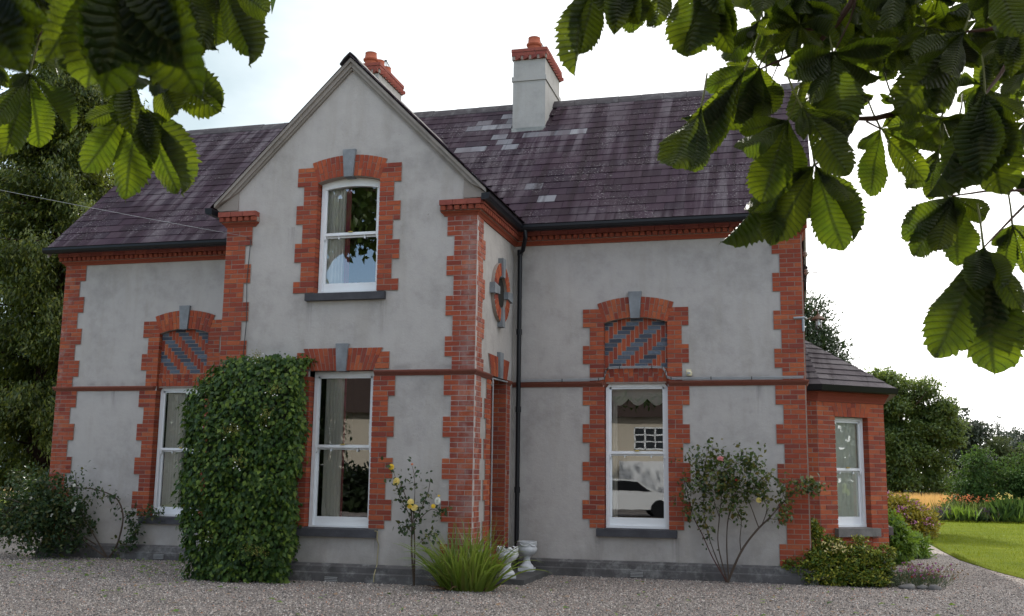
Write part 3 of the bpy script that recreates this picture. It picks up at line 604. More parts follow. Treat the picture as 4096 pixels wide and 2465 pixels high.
def cornice(path, segs):
    o = moulding('cornice', cy, path, 'terra'); moulding('cornice', fl, path, 'mortar')
    for fr, u0, u1 in segs:
        k = round((u1-u0)/.098); L_ = (u1-u0)/k
        for i in range(k):                             # dog-tooth dentils: bricks set cornerwise
            u = u0+(i+.5)*L_; mm = MB(); h2 = L_*.48
            mm.prism([(u-h2, 0), (u+h2, 0), (u+h2*.86, 0.0), (u, 0.052), (u-h2*.86, 0.0)], 0, 1, Frame((0, 0, 0), (1, 0, 0), (0, 0, 1))) if False else None
            q = [fr(u-h2, .076, ZF+.072), fr(u+h2, .076, ZF+.072), fr(u+h2*.62, .118, ZF+.072), fr(u-h2*.62, .118, ZF+.072)]
            q += [fr(u-h2, .076, ZF+.132), fr(u+h2, .076, ZF+.132), fr(u+h2*.62, .124, ZF+.132), fr(u-h2*.62, .124, ZF+.132)]
            mm.add(q, [(0, 1, 2, 3), (4, 5, 6, 7), (2, 3, 7, 6), (0, 3, 7, 4), (1, 2, 6, 5)]); mm.build('dentil', M['terra'], o)
        run_bricks(o, fr, u0, u1, ZF+.178, .08, .135, .14, 'brick_dull')
cornice([((0, .6, 0), (-1, 0, 0), Zv), ((0, 0, 0), (-1, -1, 0), Zv), ((GX0, 0, 0), nW, Zv)], [(FRONT, -.10, GX0)])
cornice([((GX1, 0, 0), nW, Zv), ((XR, 0, 0), (1, -1, 0), Zv), ((XR, .6, 0), (1, 0, 0), Zv)], [(FRONT, GX1, XR+.10)])
cornice([((8.02, GY+.0, 0), (-1, 0, 0), Zv), ((8.02, GY, 0), (-1, -1, 0), Zv), ((GX1, GY, 0), (1, -1, 0), Zv), ((GX1, 0, 0), (1, 0, 0), Zv)], [(GABLE, 7.95, GX1+.10), (RET, GY-.10, 0)])
cornice([((GX0, 0, 0), (-1, 0, 0), Zv), ((GX0, GY, 0), (-1, -1, 0), Zv), ((4.97, GY, 0), (1, -1, 0), Zv), ((4.97, GY+.01, 0), (1, 0, 0), Zv)], [(GABLE, GX0-.10, 5.04)])
# ---------------- windows
def sash_window(fr, u0, u1, w0, w1, mid, arch=None, n=-.115, name='window', curtain=None, label=None, lightf=.055):
    o = empty_part(name, label); mm = MB(); f = lightf
    mm.box(u0, u0+f, n-.10, n, w0, w1, fr); mm.box(u1-f, u1, n-.10, n, w0, w1, fr); mm.box(u0, u1, n-.10, n+.004, w0, w0+.045, fr)
    if arch:
        uc = (u0+u1)/2; hf = (u1-u0)/2; sag = arch; Rr = (hf*hf+sag*sag)/(2*sag); cz = w1-Rr; N_ = 12
        for i in range(N_):
            xa, xb = u0+(u1-u0)*i/N_, u0+(u1-u0)*(i+1)/N_
            za, zb = (cz+math.sqrt(Rr*Rr-(x-uc)**2) for x in (xa, xb)); mm.prism([(xa, w1-sag-.09+.055*(1-((xa-uc)/hf)**2)), (xb, w1-sag-.09+.055*(1-((xb-uc)/hf)**2)), (xb, zb+.03), (xa, za+.03)], n-.10, n+.002, fr)
        wt_ = w1-.035
    else: mm.box(u0, u1, n-.10, n+.002, w1-.055, w1+.02, fr); wt_ = w1
    me = mm.mesh(name); me.materials.append(M['white']); o.data = me
    a, b = u0+f, u1-f
    us = MB(); us.box(a, a+.03, n-.05, n-.012, mid, wt_-.03, fr); us.box(b-.03, b, n-.05, n-.012, mid, wt_-.03, fr); us.box(a, b, n-.05, n-.010, mid-.022, mid+.02, fr)
    if not arch: us.box(a, b, n-.05, n-.012, wt_-.085, wt_-.04, fr)
    for uu in (a, b-.028): us.prism([(uu, mid-.022), (uu+.028, mid-.022), (uu+.024, mid-.07), (uu+.014, mid-.095), (uu+.004, mid-.07)], n-.05, n-.012, fr)
    us.build('upper_sash', M['white'], o)
    ls = MB(); ls.box(a, a+.03, n-.09, n-.055, w0+.045, mid-.02, fr); ls.box(b-.03, b, n-.09, n-.055, w0+.045, mid-.02, fr); ls.box(a, b, n-.09, n-.053, w0+.045, w0+.165, fr); ls.box(a, b, n-.092, n-.057, mid-.05, mid-.025, fr)
    ls.build('lower_sash', M['white'], o)
    g1 = MB(); g1.add([fr(a, n-.03, mid), fr(b, n-.03, mid), fr(b, n-.03, w1), fr(a, n-.03, w1)], [(0, 1, 2, 3)]); g1.build('pane', M['glass'], o, fixn=False)
    g2 = MB(); g2.add([fr(a, n-.072, w0+.1), fr(b, n-.072, w0+.1), fr(b, n-.072, mid), fr(a, n-.072, mid)], [(0, 1, 2, 3)]); g2.build('pane', M['glass'], o, fixn=False)
    for uu in (a+(b-a)*.27, a+(b-a)*.75):
        h_ = MB(); h_.box(uu-.01, uu+.01, n-.058, n-.03, mid-.075, mid-.028, fr); h_.build('sash_lift', M['white'], o)
    c_ = MB(); c_.box((a+b)/2-.03, (a+b)/2+.03, n-.012, n+.012, mid+.018, mid+.034, fr); c_.build('sash_catch', M['brass'], o)
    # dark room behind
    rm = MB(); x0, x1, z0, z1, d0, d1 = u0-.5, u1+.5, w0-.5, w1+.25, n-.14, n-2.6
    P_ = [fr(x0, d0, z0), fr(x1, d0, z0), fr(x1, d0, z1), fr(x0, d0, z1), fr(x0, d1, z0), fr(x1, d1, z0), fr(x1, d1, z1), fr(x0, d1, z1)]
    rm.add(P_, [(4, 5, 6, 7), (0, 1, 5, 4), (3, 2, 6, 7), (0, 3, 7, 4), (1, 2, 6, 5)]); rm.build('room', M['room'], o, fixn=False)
    return o
def drape(fr, par, u0, u1, w0, w1, n, mat, fold=.055, amp=.022, name='curtain'):
    mm = MB(); k = max(8, int((u1-u0)/.008)); q = []
    for i in range(k+1):
        u = u0+(u1-u0)*i/k; a = amp*math.sin(2*math.pi*(u-u0)/fold+1.3*math.sin(u*17)); q += [fr(u, n+a, w0), fr(u, n+a*.7, w1)]
    mm.add(q, [(2*i, 2*i+2, 2*i+3, 2*i+1) for i in range(k)]); return mm.build(name, M[mat], par, True, fixn=False)
def sill(fr, u0, u1, w, mat='sill', h=.115, n=.075):
    mm = MB(); q = [(n, w-h), (n, w-.006), (-.16, w+.012), (-.16, w-h)]
    mm.add([fr(u, a, b) for u in (u0, u1) for a, b in q], [(0, 1, 2, 3), (4, 5, 6, 7), (0, 1, 5, 4), (1, 2, 6, 5), (2, 3, 7, 6), (3, 0, 4, 7)]); return mm.build('window_sill', M[mat], HOUSE)
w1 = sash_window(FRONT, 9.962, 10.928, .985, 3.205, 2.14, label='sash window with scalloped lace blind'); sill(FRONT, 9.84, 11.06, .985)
drape(FRONT, w1, 10.0, 10.12, 1.0, 3.2, -.25, 'net', .05, .012)
for k in range(3):                                    # scalloped lace across the top
    mm = MB(); uc = 10.15+k*.295; N_ = 14
    top = [(uc-.15+.30*i/N_, 3.2) for i in range(N_+1)]; bot = [(uc-.15+.30*i/N_, 2.98-.11*math.sin(math.pi*i/N_)) for i in range(N_+1)]
    mm.add([FRONT(u, -.24, w) for u, w in top]+[FRONT(u, -.24, w) for u, w in bot], [(i, i+1, N_+2+i, N_+1+i) for i in range(N_)]); mm.build('lace_blind', M['net'], w1, fixn=False)
w2 = sash_window(FRONT, 2.052, 2.988, .985, 3.205, 2.14); sill(FRONT, 1.90, 3.13, .985)
drape(FRONT, w2, 2.12, 2.50, 1.0, 3.2, -.235, 'drape')
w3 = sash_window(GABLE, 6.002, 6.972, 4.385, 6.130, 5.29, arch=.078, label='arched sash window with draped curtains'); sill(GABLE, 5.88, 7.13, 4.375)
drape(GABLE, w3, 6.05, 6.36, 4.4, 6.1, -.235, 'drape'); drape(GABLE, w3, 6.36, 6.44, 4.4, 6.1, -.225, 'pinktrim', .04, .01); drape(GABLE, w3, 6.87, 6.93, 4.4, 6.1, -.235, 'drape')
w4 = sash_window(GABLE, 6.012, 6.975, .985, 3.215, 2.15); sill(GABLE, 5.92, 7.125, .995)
drape(GABLE, w4, 6.14, 6.44, 1.0, 3.2, -.235, 'drape'); drape(GABLE, w4, 6.44, 6.475, 1.0, 3.2, -.225, 'pinktrim', .03, .008); drape(GABLE, w4, 6.90, 6.95, 1.0, 3.2, -.235, 'drape')
# ---------------- bay on the right end wall
BY0 = .85; B1 = (13.15, .85); B2 = (14.20, 1.70); BZ = 2.97
BA = Frame((XR, BY0, 0), (1, 0, 0), (0, -1, 0)); dv = Vector((B2[0]-B1[0], B2[1]-B1[1], 0)); BLn = dv.length
BB = Frame((B1[0], B1[1], 0), dv, (dv.y, -dv.x, 0)); BC = Frame((B2[0], B2[1], 0), (0, 1, 0), (1, 0, 0))
bay = empty_part('bay', 'canted red brick bay on the end wall'); mm = MB()
bw0, bw1 = .345, 1.01
mm.box(0, .18, -.2, -.006, GZ-.05, BZ, BA); mm.box(0, bw0-.012, -.25, -.006, GZ-.05, BZ, BB); mm.box(bw1+.012, BLn, -.25, -.006, GZ-.05, BZ, BB); mm.box(bw0, bw1, -.25, -.006, GZ-.05, .92, BB); mm.box(bw0, bw1, -.25, -.006, 2.745, BZ, BB)
mm.box(0, 2.0, -.25, -.006, GZ-.05, BZ, BC); mm.box(0, 1.5, -.02, 0, GZ-.05, BZ, Frame((B2[0], 3.7, 0), (-1, .6, 0), (.6, 1, 0)))
me = mm.mesh('bay'); me.materials.append(M['mortar']); bay.data = me
brick_fill(BA, .0, .18, .515, BZ, bay, 0.0); brick_fill(BB, .0, bw0, .515, BZ, bay, 0.0, edge='r'); brick_fill(BB, bw1, BLn, .515, BZ, bay, 0.0, edge='l', par=1)
brick_fill(BB, bw0, bw1, .515, .90, bay, 0.0); brick_fill(BC, 0, 2.0, .515, BZ, bay, 0.0)
flat_arch(BB, (bw0+bw1)/2, .335, .42, 2.745, 2.965, (.002, .003), 0, 'brick', .004)
w5 = sash_window(BB, bw0, bw1, 1.03, 2.745, 1.93, n=-.12, label='sash window with closed pale green curtains', lightf=.05); sill(BB, bw0-.08, bw1+.10, 1.03, 'sill_b', .13, .09); sill(BC, .25, 1.7, 1.03, 'sill_b', .13, .09)
drape(BB, w5, bw0+.03, bw1-.03, 1.03, 2.74, -.212, 'blind', .13, .008)
bc = [(-.05, BZ), (.012, BZ), (.022, BZ+.03), (.05, BZ+.085), (.085, BZ+.13), (.10, BZ+.165), (-.05, BZ+.165)]
def mit(a, b): a = Vector(a).normalized(); b = Vector(b).normalized(); m_ = (a+b).normalized(); return m_/m_.dot(a)
bpath = [((XR, BY0, 0), (0, -1, 0), Zv), ((*B1, 0), mit((0, -1, 0), BB.N), Zv), ((*B2, 0), mit(BB.N, (1, 0, 0)), Zv), ((B2[0], 3.7, 0), (1, 0, 0), Zv)]
moulding('cornice', bc, bpath, 'terra', bay)
gprof = [(.10, BZ+.150), (.20, BZ+.150), (.215, BZ+.165), (.235, BZ+.245), (.10, BZ+.245)]
mm = MB(); mm.sweep(gprof, bpath); mm.build('gutter', M['gutter'], HOUSE)
# ---------------- roofs
deck = MB()
EY, EZ = -.30, 5.735
def mz(y): return EZ+(y-EY)*(ZR-EZ)/(YR-EY)
x0, x1 = -.20, XR+.20
deck.add([(x0, EY, EZ-.02), (x1, EY, EZ-.02), (x1, YR, ZR-.02), (x0, YR, ZR-.02), (x1, YB+.3, EZ-.02), (x0, YB+.3, EZ-.02)], [(0, 1, 2, 3), (3, 2, 4, 5)])
GRX, GRZ, GEX = 6.48, 7.985, 8.70; gs = (GRZ-5.765)/(GEX-GRX)
def grz(x): return GRZ-gs*abs(x-GRX)
gy0 = GY-.125
deck.add([(GEX, gy0, 5.745), (GEX, .4, 5.745), (GRX, 2.3, GRZ-.02), (GRX, gy0, GRZ-.02), (2*GRX-GEX, gy0, 5.745), (2*GRX-GEX, .4, 5.745)], [(0, 1, 2, 3), (3, 2, 5, 4)])
deck.add([(7.4, 4.0, 5.72), (7.4, 14.8, 5.72), (10.28, 14.8, 8.42), (10.28, 4.0, 8.42), (XR+.18, 4.0, 5.72), (XR+.18, 14.8, 5.72)], [(0, 1, 2, 3), (3, 2, 5, 4)])  # roof of the added rear wing that shades the path
deck.build('roof', M['slate'], HOUSE, fixn=False)
SL = []                                      # slates: (matrix, mat, area)
def slate(c, U, V, l, h, mat):
    N_ = Vector(U).cross(Vector(V)).normalized(); t_ = .012
    V2 = (Vector(V)-N_*.034).normalized() ; N2 = Vector(U).cross(V2)
    Mx = Matrix(((U[0]*l, V2.x*h, N2.x*t_, c[0]), (U[1]*l, V2.y*h, N2.y*t_, c[1]), (U[2]*l, V2.z*h, N2.z*t_, c[2]), (0, 0, 0, 1)))
    d_ = Vector(c)-CP; SL.append((Mx, mat, l*h*abs(N_.dot(d_.normalized()))/d_.length_squared))
slen = math.hypot(YR-EY, ZR-EZ); rows = 20; gau = (slen-.10)/rows; V = Vector((0, YR-EY, ZR-EZ)).normalized(); sw = .305
CH2 = (7.75, 8.39); CH1 = (4.32, 4.96); CY0, CY1 = 2.50, 3.80
for r in range(rows):
    s0 = r*gau; x = x0+(sw/2 if r % 2 else 0)-.01
    xs = [x0]+([x] if x > x0+.05 else [])
    while x < x1-.02: x += sw; xs.append(min(x, x1))
    for xa, xb in zip(xs, xs[1:]):
        if xb-xa < .04: continue
        xc = (xa+xb)/2; sc = s0+gau*.5; y = EY+V.y*sc; z = EZ+V.z*sc
        if abs(xc-GRX) < GEX-GRX+.1 and z < grz(xc)-.10 and y < 2.2: continue
        if y > CY0+.05 and (CH2[0] < xc < CH2[1] or CH1[0] < xc < CH1[1]): continue
        pale = False
        if 6.85 < xc < 7.75 and r in (17, 18, 16) and random.random() < .6: pale = True
        if 6.9 < xc < 8.3 and r in (12, 13, 14) and random.random() < .22: pale = True
        if 8.7 < xc < 9.3 and r in (14, 16) and random.random() < .35: pale = True
        if 8.4 < xc < 8.8 and r == 14: pale = True
        if 8.2 < xc < 9.0 and r in (2, 3, 4, 5) and random.random() < .10: pale = True
        slate(Vector((xc, y, z))+Vector((0, -V.z, V.y))*random.uniform(.004, .009), (1, 0, 0), V, xb-xa-.005, gau+.03, 'slate_pale' if pale else 'slate')
V = Vector((-(GEX-GRX), 0, GRZ-5.765)).normalized(); gl_ = math.hypot(GEX-GRX, GRZ-5.765); rg = 12; gg = gl_/rg
for r in range(rg):
    y = gy0-(sw/2 if r % 2 else 0)
    while y < 2.4:
        ya, yb = max(y, gy0-.01), y+sw; y += sw
        if yb-ya < .05: continue
        sc = (r+.5)*gg; c = Vector((GEX, (ya+yb)/2, 5.765))+V*sc
        if c.z < mz(c.y)-.15 and c.y > -.3: continue
        slate(c+Vector((.7, 0, .7))*.006, (0, 1, 0), V, yb-ya-.005, gg+.03, 'slate')
# bay roof: three slated facets
AP = Vector((13.0, 2.75, 4.18)); ev = []
for (ox, oy_), A in (((XR, BY0), Vector((0, -1, 0))), (B1, mit((0, -1, 0), BB.N)), (B2, mit(BB.N, (1, 0, 0))), ((B2[0], 3.7), mit((1, 0, 0), (.6, 1, 0)))): ev.append(Vector((ox, oy_, BZ+.235))+A*.20)
AP0 = Vector((XR, 2.2, 4.12))
def clip(poly, a, b, c):                      # keep a*x+b*y >= c
    out = []
    for i in range(len(poly)):
        p, q = poly[i], poly[(i+1) % len(poly)]; dp = a*p[0]+b*p[1]-c; dq = a*q[0]+b*q[1]-c
        if dp >= 0: out.append(p)
        if dp*dq < 0: s_ = dp/(dp-dq); out.append((p[0]+(q[0]-p[0])*s_, p[1]+(q[1]-p[1])*s_))
    return out
def facet_slates(pts, name='slate', par=None):
    O = pts[0]; U = (pts[1]-pts[0]).normalized(); N_ = U.cross(pts[2]-pts[0]).normalized(); Vv = N_.cross(U)
    if N_.z < 0: N_ = -N_; Vv = -Vv if False else N_.cross(U)
    poly = [((p-O).dot(U), (p-O).dot(Vv)) for p in pts]; H_ = max(p[1] for p in poly); u_a = min(p[0] for p in poly); u_b = max(p[0] for p in poly); rr = 0; w = 0.
    mm = MB(); mm.add([p-N_*.012 for p in pts], [tuple(range(len(pts)))]); mm.build('roof', M['slate_bay'], bay, fixn=False)
    while w < H_:
        u = u_a-(.15 if rr % 2 else 0)
        while u < u_b:
            c = clip(clip(clip(clip(poly, 0, 1, w), 0, -1, -(w+.232)), 1, 0, u+.002), -1, 0, -(u+.298))
            if len(c) >= 3:
                mm = MB(); q = []
                for (a_, b_) in c:
                    lift = .020-.016*(b_-w)/.232; q.append(O+U*a_+Vv*b_+N_*lift)
                k = len(c); mm.add(q+[p-N_*.008 for p in q], [tuple(range(k)), tuple(range(2*k-1, k-1, -1))]+[(i, (i+1) % k, k+(i+1) % k, k+i) for i in range(k)])
                mm.build('bay_slate', M['slate_bay'], bay)
            u += .30
        w += .225; rr += 1
facet_slates([ev[0], ev[1], AP0]); facet_slates([ev[1], ev[2], AP, AP0]); facet_slates([ev[2], ev[3], AP])
# ridge tiles
def ridge(p0, p1, k, drop, horiz):
    p0, p1 = Vector(p0), Vector(p1); d_ = (p1-p0)/k
    for i in range(k):
        a, b = p0+d_*i, p0+d_*(i+1)-d_.normalized()*.006; j = random.uniform(-.006, .006); mm = MB(); H_ = Vector(horiz)
        pr = [(-.16, -drop), (-.10, -drop*.45), (-.035, -.005), (0, .022), (.035, -.005), (.10, -drop*.45), (.16, -drop)]
        mm.sweep([(u, w+.012+j) for u, w in pr]+[(u, w-.01+j) for u, w in pr[::-1]], [(a, H_, Zv), (b, H_, Zv)]); mm.build('ridge_tile', M['ridge'], HOUSE)
ridge((x0-.02, YR, ZR+.02), (CH1[0], YR, ZR+.02), 10, .15, (0, 1, 0)); ridge((CH1[1], YR, ZR+.02), (CH2[0], YR, ZR+.02), 6, .15, (0, 1, 0)); ridge((CH2[1], YR, ZR+.02), (x1+.02, YR, ZR+.02), 11, .15, (0, 1, 0))
ridge((GRX, gy0-.02, GRZ+.015), (GRX, 2.15, GRZ+.015), 10, .15, (1, 0, 0))
# raking cement coping of the gable
rk = empty_part('bargeboard'); mm = MB()
for sd in (-1, 1):
    P_ = lambda t_, off: (GRX+sd*t_, GRZ-.026-gs*t_-off)
    mm.prism([P_(0, 0), P_(2.16, 0), P_(2.16, .06), P_(0, .06)], -.02, .11, GABLE); mm.prism([P_(0, .06), P_(2.10, .06), P_(1.93, .135), P_(0, .135)], -.02, .075, GABLE)
    mm.prism([P_(0, .135), P_(1.93, .135), P_(1.80, .172), P_(0, .172)], -.02, .045, GABLE)
    mm.prism([P_(1.80, .172), P_(1.93, .13), P_(2.16, .06), (GRX+sd*2.12, 5.70), (GRX+sd*1.80, 5.70)], -.02, .022, GABLE)
me = mm.mesh('bargeboard'); me.materials.append(M['cement']); rk.data = me
for x_ in (-.19, XR+.155):
    for s_ in (1, -1):
        mm = MB(); e_ = EY if s_ > 0 else YB-EY; mm.add([(x_+dx_, y_, z_+dz_) for dx_ in (0, .035) for (y_, z_) in ((e_, EZ-.03), (YR, ZR-.03)) for dz_ in (-.16, 0)], [(0, 1, 3, 2), (4, 6, 7, 5), (0, 4, 5, 1), (2, 3, 7, 6), (0, 2, 6, 4), (1, 5, 7, 3)]); mm.build('bargeboard', M['cement'], HOUSE)
# gutters and downpipe
gp = [(.0, -.10), (.075, -.10), (.105, -.085), (.118, -.05), (.118, -.012), (.128, 0), (.10, 0), (.0, -.01)]
def gutter(p0, p1, A): mm = MB(); mm.sweep(gp, [(p0, A, Zv), (p1, A, Zv)]); o = mm.build('gutter', M['gutter'], HOUSE); return o
gutter((-.22, -.30, 5.71), (GX0-.1, -.30, 5.71), nW); gutter((8.66, -.30, 5.71), (XR+.22, -.30, 5.71), nW)
gutter((8.60, GY-.20, 5.715), (8.60, -.31, 5.715), (1, 0, 0)); gutter((2*GRX-8.62, GY-.20, 5.715), (2*GRX-8.62, -.25, 5.715), (-1, 0, 0))
mm = MB(); mm.tube([(8.75, -.36, 5.63), (8.75, -.36, 5.50), (8.66, -.16, 5.34), (8.60, -.10, 5.28), (8.60, -.10, .40)], .036, 10); dp = mm.build('downpipe', M['gutter'], HOUSE, True)
for z in (5.27, 3.98, 2.75, 1.5): mm = MB(); mm.tube([(8.60, -.10, z), (8.60, -.10, z+.09)], .046, 10); mm.build('pipe_collar', M['gutter'], dp)
# ---------------- chimneys
def cframe(x, y, U, N_): return Frame((x, y, 0), U, N_)
def chimney(xa, xb, pots, label):
    o = empty_part('chimney', label); mm = MB(); zb, z1, z2, zt = 7.9, 9.27, 9.36, 9.70
    mm.box(xa, xb, CY0, CY1, zb, z1); mm.box(xa-.022, xb+.022, CY0-.022, CY1+.022, z1, z2); mm.box(xa+.004, xb-.004, CY0+.004, CY1-.004, z2, zt)
    me = mm.mesh('chimney'); me.materials.append(M['render_pale']); o.data = me
    mm = MB(); mm.box(xa-.02, xb+.02, CY0-.02, CY1+.02, zt+.005, 9.895); mm.build('flaunching', M['mortar'], o)
    for fr, L_ in ((cframe(xa, CY0, (1, 0, 0), (0, -1, 0)), xb-xa), (cframe(xb, CY0, (0, 1, 0), (1, 0, 0)), CY1-CY0)):
        k = round(L_/.145)
        for i in range(k):                             # corbelled dog-tooth course
            u = (i+.5)*L_/k; mm = MB(); h_ = L_/k*.46
            q = [fr(u-h_, .0, zt), fr(u+h_, .0, zt), fr(u+h_, .085, zt+.02), fr(u-h_*.2, .03, zt-.005)]; q += [fr(u-h_, .0, zt+.085), fr(u+h_, .0, zt+.085), fr(u+h_, .085, zt+.085), fr(u-h_*.2, .035, zt+.085)]
            mm.add(q, [(0, 1, 2, 3), (4, 5, 6, 7), (2, 3, 7, 6), (1, 2, 6, 5), (0, 3, 7, 4)]); mm.build('dentil', M['brick_dull'], o)
        run_bricks(o, fr, -.03, L_+.03, zt+.115, .075, .03, .06, 'brick_dull'); run_bricks(o, fr, -.035, L_+.035, zt+.188, .07, .038, .07, 'brick_dull', .25)
    for (px, py, guard) in pots:
        mm = MB(); mm.lathe([(.122, 9.88), (.120, 10.07), (.150, 10.09), (.155, 10.12), (.125, 10.15), (.115, 10.24), (.12, 10.255), (.095, 10.25), (.09, 10.1)], (px, py, 0), 20); p_ = mm.build('chimney_pot', M['pot'], o, True)
        if guard:
            mm = MB()
            for k in range(12): a = 2*math.pi*k/12; mm.tube([(px+.10*math.cos(a), py+.10*math.sin(a), 10.24), (px+.085*math.cos(a), py+.085*math.sin(a), 10.30), (px+.015*math.cos(a), py+.015*math.sin(a), 10.42)], .004, 4)
            mm.tube([(px, py, 10.41), (px, py, 10.43)], .03, 8); mm.build('wire_guard', M['iron'], p_)
chimney(*CH1, [(4.66, 2.78, 0), (4.66, 3.2, 0), (4.66, 3.58, 1)], 'chimney behind the gable with three clay pots')
chimney(*CH2, [(8.09, 2.80, 0), (8.07, 3.30, 1)], 'tall pale chimney with two clay pots')
mm = MB(); mm.prism([(CH2[0]+.02, 2.36), (CH2[1]-.02, 2.36), (CH2[1]+.02, 2.49), (CH2[0]-.02, 2.49)], 0, 1, lambda u, n, w: Vector((u, w, mz(w)+.012+n*.01))); mm.build('lead_flashing', m_stone('lead', (.13, .14, .135), .3), HOUSE)
# ---------------- fittings of the house
mm = MB(); cb = [(8.62, -.07, 3.235), (9.3, -.07, 3.24), (9.88, -.07, 3.25), (9.965, -.04, 3.27), (9.975, -.03, 3.36), (10.02, -.02, 3.43), (10.2, -.015, 3.437), (10.7, -.015, 3.437), (10.86, -.02, 3.43), (10.915, -.03, 3.36), (10.93, -.04, 3.28), (11.0, -.07, 3.25), (11.6, -.07, 3.25), (12.2, -.07, 3.245), (XR-.02, -.07, 3.25)]
mm.tube(cb, .011, 5); mm.tube([(a, b-.004, c+.020) for a, b, c in cb], .008, 5); cab = mm.build('cable', M['pvc'], HOUSE, True)
for (a, b, c) in cb[1:-1:1]: mm = MB(); mm.box(a-.006, a+.006, b-.016, b+.02, c-.014, c+.032); mm.build('cable_clip', M['iron'], cab)
mm = MB(); mm.tube([(7.11, GY-.085, .98), (7.15, GY-.085, .975), (7.15, GY-.08, .85), (7.15, GY-.03, .80), (7.14, GY-.03, .52), (7.13, GY-.11, .38), (7.13, GY-.11, .29)], .008, 5); mm.build('aerial_cable', M['yellow_cable'], HOUSE)
mm = MB(); mm.tube([(8.52, -1.29, .4), (8.52, -1.29, 3.12), (8.50, -1.25, 3.18), (8.50, -.4, 3.2)], .012, 5); mm.build('conduit', M['pvc'], HOUSE)
# ---------------- emit bricks and slates: the largest in view one by one, the rest joined
U8 = np.array([(x, y, z) for x in (-.5, .5) for y in (-.5, .5) for z in (-.5, .5)]); UF = [(0, 1, 3, 2), (4, 6, 7, 5), (0, 4, 5, 1), (2, 3, 7, 6), (0, 2, 6, 4), (1, 5, 7, 3)]
bev = .04
def unit_mesh(name, mat):
    me = bpy.data.meshes.new(name); me.from_pydata(U8.tolist(), [], UF); me.update(); me.materials.append(mat); return me
def emit(kind, items, restname, limit=300):
    items = sorted(items, key=lambda t_: -t_[4]); ms = {}
    for (k_, Mx, par, mat, ar) in items[:limit]:
        if mat not in ms: ms[mat] = unit_mesh(kind, M[mat])
        o = bpy.data.objects.new(kind, ms[mat]); attach(o, par); o.matrix_basis = Mx
    rest = {}
    for (k_, Mx, par, mat, ar) in items[limit:]: rest.setdefault(mat, []).append(np.array(Mx))
    if rest:
        vs = []; fs = []; mi = []; mats = list(rest)
        for i, m_ in enumerate(mats):
            for A_ in rest[m_]:
                b_ = len(vs); vs += (U8@A_[:3, :3].T+A_[:3, 3]).tolist(); fs += [tuple(b_+q for q in f) for f in UF]; mi += [i]*6
        me = bpy.data.meshes.new(restname); me.from_pydata(vs, [], fs); me.update()
        for m_ in mats: me.materials.append(M[m_])
        me.polygons.foreach_set('material_index', mi)
        bm = bmesh.new(); bm.from_mesh(me); bmesh.ops.recalc_face_normals(bm, faces=bm.faces); bm.to_mesh(me); bm.free()
        o = bpy.data.objects.new(restname, me); attach(o, HOUSE); o['kind'] = 'stuff'
for kind, rest in (('brick', 'brickwork'), ('arch_brick', 'arch_brickwork'), ('panel_brick', 'panel_brickwork')): emit(kind, [b for b in BRICKS if b[0] == kind], rest)
emit('slate', [('slate', a, HOUSE, b, c) for a, b, c in SL], 'slating')
# ================================================================== things around the house
def rot_z(v, a): return Vector((v.x*math.cos(a)-v.y*math.sin(a), v.x*math.sin(a)+v.y*math.cos(a), v.z))
# doorstep and urns
mm = MB(); mm.box(8.50, 9.13, -1.72, -.12, GZ-.05, GZ+.075)
tag(mm.build('door_step', M['step'], None, loc=(8.8, -.9, GZ)), 'dark slate doorstep slab in the corner beside the brick porch jamb', 'step')
def urn(x, y, label, rotz, chip):
    z = GZ+.075; t_ = thing('garden_urn', (x, y, z), label, 'urn', 'white urns on the doorstep')
    mm = MB(); mm.box(-.115, .115, -.115, .115, 0, .045); mm.v = [(x+a*math.cos(rotz)-b*math.sin(rotz), y+a*math.sin(rotz)+b*math.cos(rotz), z+c) for a, b, c in mm.v]; mm.build('base', M['urn'], t_)
    mm = MB(); mm.lathe([(.10, .045), (.105, .06), (.095, .085), (.075, .10), (.058, .13), (.050, .17), (.055, .20), (.068, .215), (.075, .225)], (x, y, z), 24); mm.build('stem', M['urn'], t_, True)
    mm = MB(); pr = [(.072, .222), (.11, .245), (.148, .29), (.158, .325), (.150, .345), (.142, .36), (.142, .40), (.150, .415), (.153, .43), (.150, .437), (.128, .435), (.122, .36), (.05, .34)]
    mm.lathe(pr, (x, y, z), 32)
    for i, v in enumerate(mm.v):                           # gadroons round the bowl, a ragged rim when chipped
        ring, k = divmod(i, 32); dx, dy = v[0]-x, v[1]-y
        s_ = 1+.022*math.cos(k*math.pi) if 1 <= ring <= 3 else (1+.02*max(0, math.sin(k*4*math.pi/16)) if 5 <= ring <= 6 else 1)
        mm.v[i] = (x+dx*s_, y+dy*s_, v[2]-(chip*abs(math.sin(k*2.3)*math.sin(k*.9+1)) if 7 <= ring <= 10 else 0))
    mm.build('bowl', M['urn'], t_, True)
    mm = MB()
    for k in range(6):
        a0, a1 = 2*math.pi*k/6, 2*math.pi*(k+1)/6
        mm.tube([(x+.15*math.cos(a0+(a1-a0)*i/6), y+.15*math.sin(a0+(a1-a0)*i/6), z+.405-.035*math.sin(math.pi*i/6)) for i in range(7)], .008, 5)
    mm.build('swag', M['urn'], t_, True)
    mm = MB(); mm.lathe([(.0, .415), (.06, .425), (.125, .41)], (x, y, z), 16); mm.build('soil', M['soil'], t_)
urn(8.82, -.32, 'white urn farther back, close to the downpipe corner', .05, 0.)
urn(8.83, -1.50, 'chipped white urn at the front of the step, half hidden by strap leaves', .35, .05)
